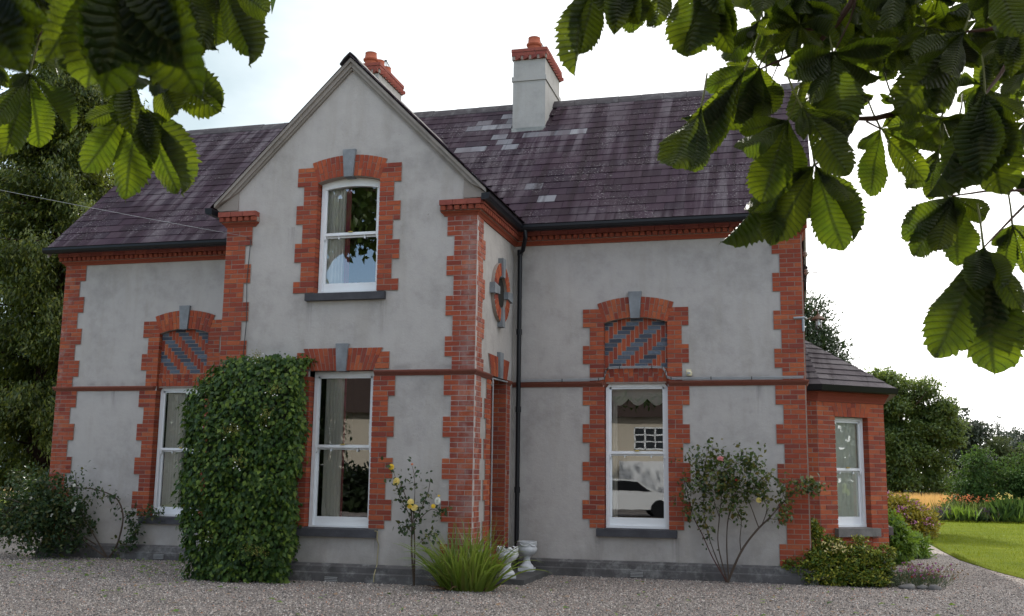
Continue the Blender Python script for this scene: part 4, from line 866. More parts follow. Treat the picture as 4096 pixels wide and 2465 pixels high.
# wall lamp, insulators, wires, sensor, telephone line
lx, ly = 13.17, .25
t_ = thing('wall_lamp', (XR, ly, 4.0), 'rusty enamel swan neck lamp with clear glass jar on the corner brickwork', 'lamp')
mm = MB(); mm.tube([(12.83, -.03, 4.155), (12.99, -.03, 4.16), (13.02, .10, 4.16)], .018, 8); mm.tube([(12.97, -.025, 4.14), (12.97, -.025, 3.95)], .020, 8); mm.build('bracket', M['galv'], t_, True)
mm = MB(); mm.tube([(13.02, .10, 4.16), (13.05, .18, 4.165), (13.09, ly, 4.20), (13.11, ly, 4.27), (13.135, ly, 4.315), (13.165, ly, 4.325), (13.19, ly, 4.30), (13.195, ly, 4.24)], .0085, 8); mm.build('swan_neck', M['rust'], t_, True)
mm = MB(); mm.lathe([(.012, .09), (.022, .075), (.030, .06), (.05, .05), (.075, .035), (.108, .0), (.105, -.006), (.05, .01), (.01, .015)], (13.195, ly, 4.165), 24); mm.build('lamp_shade', M['rust'], t_, True)
mm = MB(); mm.lathe([(.043, 0), (.045, -.05), (.046, -.11), (.042, -.135), (.026, -.15), (.004, -.155)], (13.195, ly, 4.16), 18); mm.build('glass_jar', M['lampglass'], t_, True)
mm = MB(); mm.lathe([(.018, .0), (.018, -.035), (.024, -.06), (.02, -.085), (.004, -.092)], (13.195, ly, 4.16), 12); mm.build('bulb', M['white'], t_, True)
for (x, z, lab) in ((13.035, 5.165, 'upper brown insulator on the gable corner'), (13.045, 4.885, 'lower brown insulator with looped wire on the gable corner')):
    t_ = thing('insulator', (XR, .3, z), lab, 'insulator', 'insulators on the end wall')
    mm = MB(); mm.lathe([(.012, -.02), (.022, -.012), (.042, .012), (.042, .022), (.022, .032), (.030, .045), (.028, .062), (.012, .072), (.002, .074)], (x, .3, z), 14); mm.build('porcelain', M['ceramic'], t_, True)
    mm = MB(); mm.tube([(XR-.02, .3, z-.075), (XR+.03, .3, z-.075), (x-.005, .3, z-.055), (x, .3, z-.015)], .008, 6); mm.build('hook', M['iron'], t_, True)
    if z < 5:
        mm = MB(); mm.tube([(XR+.01, .3, z-.07), (XR+.10, .3, z-.13), (XR+.22, .3, z-.09), (XR+.245, .3, z-.03), (XR+.225, .3, z+.02), (x+.03, .3, z+.03)], .005, 5); mm.build('looped_wire', M['iron'], t_)
def wire(name, p0, p1, sag, r_, label, m_):
    p0, p1 = Vector(p0), Vector(p1); mm = MB(); mm.tube([p0.lerp(p1, i/16)-Vector((0, 0, sag*4*(i/16)*(1-i/16))) for i in range(17)], r_, 4); tag(mm.build(name, M[m_], None, loc=tuple(p0)), label, 'wire')
wire('overhead_wire', (13.06, .3, 5.20), (31, 14, 8.1), .35, .004, 'upper thin wire running from the gable corner into the white sky', 'pvc')
wire('overhead_wire', (13.07, .3, 4.91), (31, 13, 6.9), .30, .004, 'lower thin wire running right from the looped insulator', 'pvc')
wire('telephone_wire', (4.86, GY-.05, 5.28), (-9.5, -3.4, 8.6), .12, .0032, 'pale telephone wire slanting across the left roof to the gable', 'pvc')
mm = MB(); mm.tube([(4.86, GY-.03, 5.27), (4.93, GY-.03, 5.24), (4.90, GY-.03, 4.6), (4.93, GY-.03, 4.0), (4.90, GY-.03, 3.3)], .006, 5); tag(mm.build('telephone_cable', M['iron'], None, loc=(4.9, GY, 4.2)), 'thin dark cable hanging down the gable quoin', 'cable')
t_ = thing('security_sensor', (11.27, -.02, 3.34), 'small cream alarm sensor on the render above the string course', 'sensor')
mm = MB(); mm.box(11.225, 11.30, -.03, 0, 3.31, 3.40); mm.build('housing', M['cream'], t_); mm = MB(); mm.lathe([(.035, -.035), (.042, -.01), (.042, .02), (.03, .035)], (11.275, -.06, 3.335), 12); mm.build('sensor_head', M['cream'], t_, True); mm = MB(); mm.box(11.245, 11.295, -.105, -.09, 3.325, 3.35); mm.build('lens', M['pvc'], t_)
# ------------------------------------------------------------------ helpers for plants
def foliage_on(root, pts, dirs, per, rad, size, wid, mat, name='foliage', tpl=DIAM, flat=.6, droop=0., kind='stuff', up=.3):
    P, D = clumps(np.array(pts, float), np.array(dirs, float), per, rad, flat); n = len(P)
    T = unit(D*.6+rng.normal(size=(n, 3))*.6-np.array([0, 0, droop])); Nn = unit(D+rng.normal(size=(n, 3))*.5+np.array([0, 0, up]))
    o = leafmesh(name, P, T, Nn, size*(.7+.6*rng.random(n)), wid, M[mat], root, tpl)
    if kind: o['kind'] = kind
    return o
def trunk(root, pts, rads, mat='bark', name='trunk', n=9):
    mm = MB(); mm.tube(pts, rads, n); return mm.build(name, M[mat], root, True)
def branches(root, base, tips, r0_, mat='bark', name='branch', wob=.12):
    mm = MB()
    for tp in tips:
        b = Vector(base) if not isinstance(base, list) else Vector(random.choice(base)); tp = Vector(tp); L_ = (tp-b).length
        pts = [b.lerp(tp, i/5)+Vector((random.gauss(0, 1), random.gauss(0, 1), random.gauss(.4, .6)))*L_*wob*math.sin(math.pi*i/5)*.5 for i in range(6)]
        mm.tube(pts, [r0_*(1-.8*i/5) for i in range(6)], 6)
    return mm.build(name, M[mat], root, True)
def flower_head(P, mat, parent, r_=.03, n=7, name='flower', face=None):
    """one open bloom of curved petals"""
    mm = MB(); P = Vector(P); f = Vector(face or (random.uniform(-.4, .4), -1, random.uniform(.1, .7))).normalized(); a = f.cross(Vector((0, 0, 1))).normalized(); b = a.cross(f)
    for ring, (k, rr, lift) in enumerate(((n, 1., .15), (max(4, n-2), .65, .45), (3, .35, .6))):
        for i in range(k):
            t0 = 2*math.pi*(i+.5*ring)/k; d = a*math.cos(t0)+b*math.sin(t0); s_ = d.cross(f); w = rr*r_*.62
            c0 = P+f*r_*.1; c1 = P+d*rr*r_*.6+f*r_*lift; c2 = P+d*rr*r_+f*r_*(lift-.05)
            mm.add([c0, c1+s_*w, c2+s_*w*.5, c2-s_*w*.5, c1-s_*w], [(0, 1, 2, 3, 4)])
    return mm.build(name, M[mat], parent, fixn=False)
# ------------------------------------------------------------------ climbing hydrangea against the gable
H0 = (5.35, GY-.35, GZ); t_ = thing('climbing_hydrangea', H0, 'tall clipped block of dark green climber with pale flower heads covering the gable corner', 'climber')
def climber_pts(n):
    P = []; Dn = []
    while len(P) < n:
        z = GZ+.02+(3.38-GZ)*rng.random(); f = (z-GZ)/3.09
        xl = 4.42+.30*max(0, .25-f)**.7*1.2; xr = 6.02+.10*min(1, max(0, f-.1)*1.5)
        top = max(0, f-.78)/.25; xl += .62*top**2.2; xr -= .30*top**2.4
        dep = (.62+.12*math.sin(f*3.0))*(1-.35*top**2)
        side = rng.random(); lump = .05*math.sin(z*5+3)+.04*math.sin(z*11)
        if side < .62: u = rng.random(); p = (xl+(xr-xl)*u-.0, GY-dep*(1-.22*abs(2*u-1)**4)-lump*math.sin(u*9+z*2), z); d = ((2*u-1)*.35, -1, .25)
        elif side < .76: v = rng.random(); p = (xl+lump*.6, GY-dep*v, z); d = (-1, -.4, .2)
        elif side < .90: v = rng.random(); p = (xr-.20*(1-v)+lump*.6, GY-dep*v, z); d = (1, -.4, .2)
        else: u, v = rng.random(2); z = 3.41-.45*max(0, .32-u)**1.0*2.2-.25*v*v; p = (5.0-.5*(1-u)+1.05*u, GY-dep*.7*v, z-.02); d = (0, -.4, 1)
        P.append(p); Dn.append(d)
    P = np.array(P); Dn = unit(np.array(Dn)); P += rng.normal(size=P.shape)*np.array([.025, .045, .02]); return P, Dn
P, Dn = climber_pts(13500); n = len(P)
T = unit(np.array([0, 0, -1.])+Dn*.45+rng.normal(size=(n, 3))*.45); Nn = unit(Dn+rng.normal(size=(n, 3))*.35+np.array([0, 0, .35])); sz = .074*(.6+.7*rng.random(n)); st_ = rng.random(n) < .05; P = P+Dn*(st_*rng.random(n)*.13)[:, None]+np.c_[np.zeros(n), np.zeros(n), st_*rng.random(n)*.06]
keep = np.where(P[:, 1] < GY-.50)[0][:280]; rest = np.setdiff1d(np.arange(n), keep)
o = leafmesh('foliage', P[rest], T[rest], Nn[rest], sz[rest], .72, M['climber'], t_, LEAF); o['kind'] = 'stuff'
lm = leafmesh('leaf', [(0, 0, 0)], [(0, 1, 0)], [(0, 0, 1)], [1.], .72, M['climber'], None, LEAF); lme = lm.data; bpy.data.objects.remove(lm)
for i in keep:
    d = Vector(T[i]); x = d.cross(Vector(Nn[i])).normalized(); z_ = x.cross(d); s_ = sz[i]; p_ = P[i]+Dn[i]*.02
    o = bpy.data.objects.new('leaf', lme); attach(o, t_); o.matrix_basis = Matrix(((x.x*s_, d.x*s_, z_.x*s_, p_[0]), (x.y*s_, d.y*s_, z_.y*s_, p_[1]), (x.z*s_, d.z*s_, z_.z*s_, p_[2]), (0, 0, 0, 1)))
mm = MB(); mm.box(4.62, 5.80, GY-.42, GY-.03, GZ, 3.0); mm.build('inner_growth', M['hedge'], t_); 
branches(t_, (5.35, GY-.3, GZ), [(4.7, GY-.45, 1.6), (5.1, GY-.5, 2.6), (5.6, GY-.5, 2.7), (6.0, GY-.4, 1.9)], .035, 'bark_dark')
for i in range(34):
    q, dq = climber_pts(1); c = Vector(q[0])+Vector(dq[0])*.13
    if c.z < .7 or dq[0][1] > -.85 or not 4.72 < c.x < 5.95: continue
    k = 80; pp = np.array(c)+rng.normal(size=(k, 3))*np.array([.055, .025, .045]); o = leafmesh('flower_head', pp, rdir(k)+np.array(dq[0]), rdir(k), .020, .8, M['fl_green'], t_); o['kind'] = 'stuff'
    if i % 3 < 2:
        k = rng.integers(2, 6); pp = np.array(c)+np.c_[rng.normal(size=k)*.07, -.03-.02*rng.random(k), rng.normal(size=k)*.05-.03]; o = leafmesh('white_bract', pp, rdir(k)*.4+np.array([0, -.4, -.6]), np.tile([(0, -1, .4)], (k, 1))+rdir(k)*.4, .024, .95, M['fl_white'], t_); o['kind'] = 'stuff'
# ------------------------------------------------------------------ roses
def rose_leaves(root, pts, mat, size=.05, per=5, spread=.05, name='foliage', droop=.2):
    P = np.repeat(np.array(pts, float), per, 0); n = len(P); P = P+rng.normal(size=(n, 3))*spread; T = unit(rng.normal(size=(n, 3))*.8-np.array([0, .2, droop])); Nn = unit(rng.normal(size=(n, 3))*.6+np.array([0, -.5, .7]))
    o = leafmesh(name, P, T, Nn, size*(.6+.7*rng.random(n)), .62, M[mat], root, LEAF); o['kind'] = 'stuff'; return o
def stems(root, paths, mat='twig', name='stem'):
    for pts, ra, rb in paths:
        k = 5*(len(pts)-1); V_ = [Vector(p) for p in pts]; out = []
        for i in range(k+1):                           # Catmull-Rom
            f = i/k*(len(V_)-1); j = min(int(f), len(V_)-2); u = f-j; a, b, c, d = V_[max(j-1, 0)], V_[j], V_[j+1], V_[min(j+2, len(V_)-1)]
            out.append(.5*((2*b)+(c-a)*u+(2*a-5*b+4*c-d)*u*u+(3*b-a-3*c+d)*u**3))
        mm = MB(); mm.tube(out, [ra+(rb-ra)*i/k for i in range(k+1)], 6); mm.build(name, M[mat], root, True)
def along(paths, n, lo=.35):
    out = []
    for _ in range(n):
        pts = random.choice(paths)[0]; f = (lo+(1-lo)*random.random())*(len(pts)-1); j = min(int(f), len(pts)-2); out.append(Vector(pts[j]).lerp(Vector(pts[j+1]), f-j))
    return out
# left: sprawling white rose at the corner of the house
t_ = thing('rose_bush', (.6, -.35, GZ), 'sprawling white rose spilling over the far left house corner', 'rose bush', 'roses against the house')
y = -.30
pa = [([(1.45, -.16, .30), (1.62, -.2, .55), (1.70, -.22, .98), (1.55, -.22, 1.28), (1.20, -.25, 1.42), (.8, -.3, 1.45), (.2, -.45, 1.35)], .017, .008),
      ([(1.40, -.16, .30), (1.15, -.25, .70), (.9, -.3, 1.1), (.75, -.3, 1.72)], .014, .004), ([(1.38, -.16, .30), (.95, -.3, .62), (.5, -.45, 1.2), (.1, -.6, 1.6), (-.2, -.7, 1.75)], .014, .004),
      ([(1.2, -.2, .5), (.6, -.5, .9), (-.1, -.8, 1.25), (-.75, -.9, 1.22)], .012, .003), ([(.2, -.5, 1.3), (-.3, -.7, 1.0), (-.5, -.8, .55), (-.42, -.8, .42)], .010, .003), ([(.4, -.5, 1.4), (0, -.6, .9), (.05, -.6, .5)], .008, .003),
      ([(1.70, -.2, .96), (1.82, -.2, 1.04), (2.1, -.15, 1.05), (2.35, -.12, 1.04)], .007, .003), ([(1.45, -.16, .32), (1.7, -.2, .5), (1.95, -.2, .62), (1.9, -.2, .9)], .007, .003)]
stems(t_, pa, 'twig'); bp = []
for _ in range(760):
    a = random.random(); x = random.gauss(.25, .46); z = 1.0+random.gauss(0, .30)-.22*max(0, -x); 
    if .30 < z < 1.80 and -.85 < x < 1.2: bp.append((x, -.50+random.gauss(0, .20), z))
rose_leaves(t_, bp+[tuple(p) for p in along(pa, 110)], 'rose_dark', .074, 9, .065)
rose_leaves(t_, [tuple(p) for p in along(pa[-2:], 34, .1)], 'rose_dark', .05, 4, .06, 'outer_leaves')
for p_ in ((1.02, -.62, 1.10), (1.04, -.6, 1.20), (.66, -.7, 1.0), (.25, -.75, 1.28), (.9, -.5, 1.5)): flower_head(p_, 'fl_white', t_, .045 if p_[0] > 1.0 and p_[2] < 1.15 else .03)
# middle: yellow rose beside the gable window
t_ = thing('rose_bush', (7.74, GY-.20, GZ), 'leggy yellow rose with pale open blooms between gable window and brick corner', 'rose bush', 'roses against the house'); y = GY-.22
S_ = lambda *pts: [(a, y-.04*(i % 2), b) for i, (a, b) in enumerate(pts)]
pa = [(S_((7.76, .28), (7.74, .6), (7.71, .8), (7.72, 1.1), (7.68, 1.3), (7.60, 1.5), (7.52, 1.66)), .017, .004), (S_((7.76, .28), (7.77, .75), (7.74, 1.1), (7.80, 1.2), (7.92, 1.5), (7.97, 1.72)), .013, .003),
      (S_((7.74, 1.0), (7.66, 1.25), (7.52, 1.45), (7.47, 1.68), (7.40, 1.85)), .007, .003), (S_((7.72, 1.1), (7.75, 1.5), (7.72, 1.75), (7.69, 1.90)), .006, .002), (S_((7.80, 1.15), (8.0, 1.3), (8.15, 1.22), (8.22, 1.32)), .006, .002), (S_((7.78, .8), (7.92, .92), (8.05, 1.0)), .005, .002), (S_((7.72, .98), (7.62, 1.05), (7.55, 1.02)), .005, .002)]
stems(t_, pa, 'twig'); rose_leaves(t_, [tuple(p) for p in along(pa, 80, .42)], 'rose_dark', .068, 4, .055)
for p_, m_, r_ in (((7.40, y-.05, 1.86), 'fl_yellow', .040), ((7.49, y-.07, 1.66), 'fl_pale', .055), ((7.71, y-.08, 1.385), 'fl_pale', .048), ((7.70, y-.09, 1.335), 'fl_yellow', .035), ((7.765, y-.08, 1.315), 'fl_pale', .048), ((8.09, y-.06, 1.41), 'fl_white', .050), ((8.03, y-.07, 1.34), 'fl_yellow', .030), ((7.695, y-.03, 1.90), 'fl_orange', .016), ((8.10, y-.05, 1.48), 'fl_yellow', .016)): flower_head(p_, m_, t_, r_)
# right: tall rose on many stems
t_ = thing('rose_bush', (11.80, -.25, GZ), 'tall many stemmed rose with one pink bloom beside the right ground floor window', 'rose bush', 'roses against the house'); y = -.28
pa = [(S_((11.80, .28), (11.60, .62), (11.45, .95), (11.33, 1.2), (11.24, 1.55), (11.20, 1.72)), .010, .004), (S_((11.78, .28), (11.62, .7), (11.50, 1.1), (11.48, 1.6), (11.52, 2.05)), .010, .003), (S_((11.80, .28), (11.68, .8), (11.70, 1.2), (11.74, 1.6), (11.64, 2.0), (11.62, 2.26)), .010, .003),
      (S_((11.82, .30), (11.80, .8), (11.83, 1.2), (11.95, 1.6), (12.05, 2.0), (12.06, 2.2)), .011, .003), (S_((11.80, .28), (12.0, .72), (12.22, 1.02), (12.42, 1.22), (12.60, 1.42), (12.85, 1.66), (13.06, 1.76)), .020, .004),
      (S_((12.0, .72), (11.99, .9), (12.01, 1.18), (11.92, 1.4), (11.9, 1.75)), .008, .003), (S_((12.26, 1.06), (12.18, 1.3), (12.10, 1.55), (12.15, 1.85), (12.28, 2.05)), .008, .003), (S_((12.3, 1.1), (12.38, 1.35), (12.3, 1.6), (12.42, 1.85)), .007, .003),
      (S_((12.4, 1.2), (12.55, 1.2), (12.72, 1.3)), .006, .002), (S_((12.5, 1.32), (12.62, 1.55), (12.58, 1.75)), .005, .002), (S_((11.70, 1.2), (11.6, 1.5), (11.42, 1.75), (11.36, 2.0)), .006, .002), (S_((11.83, 1.2), (11.95, 1.45), (12.2, 1.62), (12.35, 1.7)), .006, .002), (S_((12.85, 1.66), (13.0, 1.62), (13.1, 1.70)), .004, .002)]
stems(t_, pa[:1], 'twig_red'); stems(t_, pa[1:], 'twig')
bp = [tuple(p) for p in along(pa, 150, .45)]
for _ in range(150):
    x, z = random.gauss(11.68, .25), random.gauss(1.72, .25)
    if z < 2.25: bp.append((x, y-random.random()*.2, z))
for _ in range(34): bp.append((random.gauss(12.12, .14), y-random.random()*.15, random.gauss(1.92, .12)))
for _ in range(18): bp.append((random.gauss(12.92, .14), y-.03, random.gauss(1.66, .07)))
rose_leaves(t_, bp, 'rose', .074, 6, .05)
rose_leaves(t_, [tuple(p) for p in along(pa[:2], 28, .2)], 'rose_dark', .055, 3, .05, 'lower_leaves')
for p_, m_, r_ in (((11.74, y-.1, 2.04), 'fl_pink', .050), ((12.27, y-.05, 1.46), 'fl_pale', .040), ((11.70, y-.14, 1.60), 'fl_orange', .022), ((11.96, y-.12, 1.74), 'fl_red', .018)): flower_head(p_, m_, t_, r_)
# ------------------------------------------------------------------ strap-leaved clump at the porch corner
t_ = thing('strap_leaf_clump', (8.58, GY-.42, GZ), 'arching clump of bright green strap leaves at the foot of the brick corner', 'plant')
vs = []; mbg = MB(); mbd = MB(); k_ = 0
for i in range(430):
    a = random.uniform(0, 2*math.pi); r_ = .29*math.sqrt(random.random()); bx, by = 8.56+r_*math.cos(a)*1.15, GY-.42+r_*math.sin(a)*.75
    lean = Vector((math.cos(a)*r_*2.1+random.gauss(0, .36), math.sin(a)*r_*1.8+random.gauss(0, .22)-.05, 1)).normalized(); L_ = random.uniform(.45, 1.0); w = random.uniform(.008, .016); dry = i > 385
    if dry: L_ *= .45; lean = Vector((lean.x*2.4, lean.y*2.4-.3, .5)).normalized()
    p = Vector((bx, by, GZ)); d = lean.copy(); sdv = d.cross(Vector((0, 0, 1))); sdv = (sdv.normalized() if sdv.length > .05 else Vector((1, 0, 0))); tw = random.uniform(-.6, .6); sdv = (sdv*math.cos(tw)+d.cross(sdv)*math.sin(tw)); q = []
    ns = 8; bend = random.uniform(.14, .50)
    for j in range(ns+1):
        ww = w*(1-.9*(j/ns)**2.2); q += [p+sdv*ww, p-sdv*ww+d.cross(sdv)*ww*.6]
        p = p+d*L_/ns; d = (d+Vector((d.x*.5, d.y*.5, -1))*bend*(j/ns)**1.1).normalized()
        if p.z < GZ+.02: p.z = GZ+.02
    (mbd if dry else mbg).add(q, [(2*j, 2*j+1, 2*j+3, 2*j+2) for j in range(ns)])
o = mbg.build('strap_leaves', M['strap'], t_, True, fixn=False); o['kind'] = 'stuff'; o = mbd.build('dead_leaves', M['dry'], t_, False, fixn=False); o['kind'] = 'stuff'
# ------------------------------------------------------------------ shrubs at the right corner
def shrub(name, loc, label, cat, ells, nclump, per, rad, size, wid, mat, tpl=DIAM, stemmat='bark', group=None, droop=0., core=.6, up=.4, shell=.6):
    t_ = thing(name, loc, label, cat, group); P, Dn = blob_points(ells, nclump, shell); ok = P[:, 2] > GZ+.02; P, Dn = P[ok], Dn[ok]
    foliage_on(t_, P, Dn, per, rad, size, wid, mat, 'foliage', tpl, droop=droop, up=up)
    branches(t_, loc, [tuple(np.array(e[:3])+np.array(e[3:])*.5*np.random.RandomState(i+j).normal(size=3)*.5) for i, e in enumerate(ells) for j in range(2)], .018, stemmat); return t_
v_ells = [(13.35, .12, .42, .42, .26, .26), (13.05, .22, .75, .12, .12, .40), (13.02, .05, .60, .20, .14, .16), (13.62, .15, .50, .36, .25, .32), (13.90, .20, .55, .20, .18, .24), (12.80, -.02, .53, .20, .10, .10), (13.3, .2, .78, .16, .12, .16), (13.66, .3, .78, .12, .1, .16), (12.98, .2, 1.08, .06, .06, .12), (14.02, .3, .74, .10, .08, .09), (13.15, -.02, .36, .30, .16, .12), (13.75, -.02, .36, .25, .18, .14)]
t_ = shrub('variegated_shrub', (13.35, .2, GZ), 'yellow and green variegated evergreen shrub hugging the right brick corner', 'shrub', v_ells, 900, 20, .035, .054, .46, 'euonymus', LEAF, core=.5)
k = 46; pp = np.array([13.33, .0, .80])+rng.normal(size=(k, 3))*np.array([.12, .04, .045]); o = leafmesh('cream_shoots', pp, rdir(k)+np.array([0, -.3, .4]), rdir(k)+np.array([0, -1, .5]), .060, .42, M['cream_leaf'], t_, LEAF); o['kind'] = 'stuff'
# thrift
t_ = thing('thrift', (14.45, .15, GZ), 'low cushion of thrift with pink pompom heads spilling onto the gravel', 'plant')
P, Dn = blob_points([(14.25, .15, .34, .26, .25, .12), (14.60, .2, .32, .24, .25, .10), (14.42, .5, .34, .3, .25, .10), (14.05, .2, .30, .2, .2, .12)], 1500, .3); n = len(P); P[:, 2] = np.maximum(P[:, 2], GZ)
o = leafmesh('foliage', P, unit(Dn*.7+np.array([0, 0, .9])+rng.normal(size=(n, 3))*.4), rdir(n), .11, .07, M['thrift'], t_, BLADE); o['kind'] = 'stuff'
mmS = MB(); nst = 150; hp = []
for i in range(nst):
    b = Vector((random.gauss(14.42, .24), random.gauss(.28, .18), .34)); h_ = b+Vector((random.gauss(.06, .07), random.gauss(0, .05), random.uniform(.06, .26))); mmS.tube([b, (b+h_)/2+Vector((0, 0, .02)), h_], .0022, 3); hp.append(h_)
mmS.build('flower_stalks', M['petiole'], t_)['kind'] = 'stuff'
for idx, (m_, sel) in enumerate((('fl_mag', hp[:60]), ('fl_brown', hp[60:138]), ('fl_red', hp[138:]))):
    pp = np.repeat(np.array([tuple(v) for v in sel]), 12, 0); o = leafmesh('flowers', pp, rdir(len(pp)), rdir(len(pp)), .018, .8, M[m_], t_); o['kind'] = 'stuff'
# rocks edging that bed
for i, (x, yy, s_, lab) in enumerate(((14.27, -.12, .085, 'flat mossy edging stone nearest the variegated shrub'), (14.46, -.10, .065, 'small edging stone between two larger ones at the thrift'), (14.62, -.10, .085, 'rounded edging stone at the right end of the thrift bed'))):
    bm = bmesh.new(); bmesh.ops.create_icosphere(bm, subdivisions=2, radius=1)
    for v in bm.verts: v.co *= 1+.18*math.sin(v.co.x*4+i)+.12*math.sin(v.co.y*5+2*i)+random.gauss(0, .05); v.co = Vector((v.co.x*s_*1.35, v.co.y*s_, v.co.z*s_*.6))
    me = bpy.data.meshes.new('edging_stone'); bm.to_mesh(me); bm.free(); o = obj('edging_stone', me, None, M['sill_b'], True); o.location = (x, yy, GZ+.02); tag(o, lab, 'stone', 'stones edging the thrift bed')
mm = MB(); mm.prism([(13.98, GZ), (14.18, GZ), (14.17, .52), (14.08, .60), (14.02, .56)], -.72, -.82, Frame((0, 0, 0), (1, 0, 0), (0, -1, 0))); tag(mm.build('leaning_slab', M['limestone'], None, loc=(14.08, .77, GZ)), 'pale grey stone slab standing behind the variegated shrub', 'stone')
# lime-green shrubs behind the bay, spiraea
shrub('lime_shrub', (14.55, 4.4, GZ), 'upright lime green shrub against the bay corner', 'shrub', [(14.50, 4.5, .62, .26, .3, .34), (14.42, 4.4, .95, .16, .2, .2)], 230, 16, .07, .13, .30, 'lime', LEAF, droop=.35)
shrub('lime_shrub', (14.9, 6.3, GZ), 'low rounded lime green shrub spreading onto the path', 'shrub', [(14.92, 6.3, .42, .36, .4, .30), (14.7, 6.2, .46, .25, .3, .28)], 260, 16, .07, .13, .30, 'lime', LEAF, droop=.4)
t_ = shrub('spiraea', (15.35, 14.6, GZ), 'golden spiraea mound dotted with pink flower heads by the path', 'shrub', [(15.1, 14.6, .75, 1.15, .9, .60), (14.6, 14.8, .95, .9, .8, .55), (15.75, 14.4, .62, .65, .7, .45)], 1500, 18, .10, .11, .5, 'spiraea', DIAM)
P, Dn = blob_points([(15.1, 14.6, .78, 1.18, .95, .66), (15.75, 14.4, .64, .70, .75, .5)], 120, .98); ok = (P[:, 2] > .5) & (Dn[:, 1] < .3); P = P[ok]
pp = np.repeat(P, 14, 0)+rng.normal(size=(len(P)*14, 3))*np.array([.06, .06, .02]); o = leafmesh('flowers', pp, rdir(len(pp)), rdir(len(pp)), .055, .9, M['fl_lilac'], t_); o['kind'] = 'stuff'
# ------------------------------------------------------------------ trees
def tree(name, loc, label, ells, nclump, per, rad, size, mat, trunk_pts, trunk_r, wid=.5, group=None, tpl=DIAM, bark='bark', shell=.45, droop=.2, up=.5, nb=10, cat='tree', lump=0.):
    t_ = thing(name, loc, label, cat, group); trunk(t_, trunk_pts, trunk_r, bark)
    if lump:
        sub = []
        for e in ells:
            e = np.array(e); rl = lump*float(np.mean(e[3:]))
            for d in rdir(11): sub.append((*(e[:3]+d*e[3:]*(.72+.22*rng.random())), *(rl*(.7+.6*rng.random())*np.array([1, 1, .8]))))
            sub.append((*e[:3], *(e[3:]*.55)))
        ells = sub
    P, Dn = blob_points(ells, nclump, shell); foliage_on(t_, P, Dn, per, rad, size, wid, mat, 'crown', tpl, droop=droop, up=up)
    branches(t_, [trunk_pts[-1], trunk_pts[len(trunk_pts)//2]], [tuple(P[i]) for i in range(0, len(P), max(1, len(P)//nb))][:nb], trunk_r[-1]*.8, bark); return t_
# left cypress: drooping sprays in tiers
t_ = thing('cypress_tree', (-5.9, 7.0, GZ), 'tall dark golden cypress with drooping sprays behind the left end of the house', 'tree')
trunk(t_, [(-5.9, 7.0, GZ), (-5.85, 7.0, 3), (-5.9, 7.1, 8), (-5.9, 7.1, 14)], [.42, .32, .22, .05], 'bark_dark')
tips = []
mmB = MB(); SP = []; SD = []
for i in range(380):
    z = 1.3+12.2*rng.random()**.9; a = rng.uniform(0, 2*math.pi); rr = (2.15+.5*math.sin(z*1.3+a*2)+.35*rng.normal())*min(1, (15.0-z)/5.5)*(.75 if z < 3 else 1); rr = max(rr, .5)
    d = np.array([math.cos(a), math.sin(a), 0]); b = np.array([-5.9, 7.05, z]); e = b+d*rr+np.array([0, 0, .30*rr*.2-.12*rr])
    mmB.tube([b, (b+e)/2+np.array([0, 0, .18]), e], [.035, .022, .008], 4)
    for f in np.linspace(.30, 1.05, 9):
        c = b+(e-b)*f+rng.normal(size=3)*np.array([.16, .16, .12]); SP.append(c); SD.append(d)
mmB.build('branch', M['bark_dark'], t_)
SP = np.array(SP); SD = np.array(SD); per = 74
P = np.repeat(SP, per, 0); D = np.repeat(SD, per, 0); n = len(P); P = P+rng.normal(size=(n, 3))*np.array([.17, .17, .14])
T = unit(D*.45+np.array([0, 0, -.75])+rng.normal(size=(n, 3))*.45); o = leafmesh('crown', P, T, unit(D*.3+np.array([0, 0, .5])+rng.normal(size=(n, 3))*.6), .135*(.6+.7*rng.random(n)), .34, M['conifer'], t_, DIAM); o['kind'] = 'stuff'
# planting behind the cypress
shrub('clipped_hedge', (-7.6, 5.6, GZ), 'brownish clipped hedge at the far left edge behind the rose', 'hedge', [(-9.6, 5.6, .7, 1.4, .7, .85), (-7.9, 5.6, .7, 1.2, .7, .80), (-6.8, 5.7, .55, .8, .6, .55), (-5.2, 6.2, .5, 1.2, .5, .5), (-4.0, 6.6, .6, 1.0, .5, .6)], 1300, 18, .10, .085, .5, 'brownhedge')
tree('dark_conifer', (-10.5, 14, GZ), 'dark conifer standing further back behind the cypress', [(-10.5, 14, 3.5, 2.2, 2, 3.2), (-10.3, 14, 7.5, 1.8, 1.6, 3), (-10.4, 14, 11, 1.2, 1.1, 3)], 420, 26, .28, .26, 'conifer_dark', [(-10.5, 14, GZ), (-10.5, 14, 6), (-10.4, 14, 12)], [.3, .2, .05], .35, bark='bark_dark', droop=.5)
shrub('laurel_thicket', (-8, 22, GZ), 'shaded thicket of dark shrubs seen past the cypress trunk', 'shrub', [(-9, 22, 1.4, 2.4, 1.2, 1.5), (-5, 23, 1.2, 2.0, 1.2, 1.2), (-12, 21, 1.8, 2.2, 1.2, 1.8)], 500, 16, .2, .18, .5, 'hedge')
# conifer behind the bay roof
tree('dark_conifer', (13.7, 20, GZ), 'dark green conifer rising behind the slated bay roof', [(13.6, 20, 3.0, 1.6, 1.5, 2.8), (13.5, 20, 5.2, 1.3, 1.2, 1.9), (13.35, 20, 6.7, .85, .8, 1.3)], 1100, 26, .16, .15, 'conifer_dark', [(13.7, 20, GZ), (13.6, 20, 4), (13.4, 20, 7.4)], [.2, .14, .03], .35, droop=-.2, bark='bark_dark')
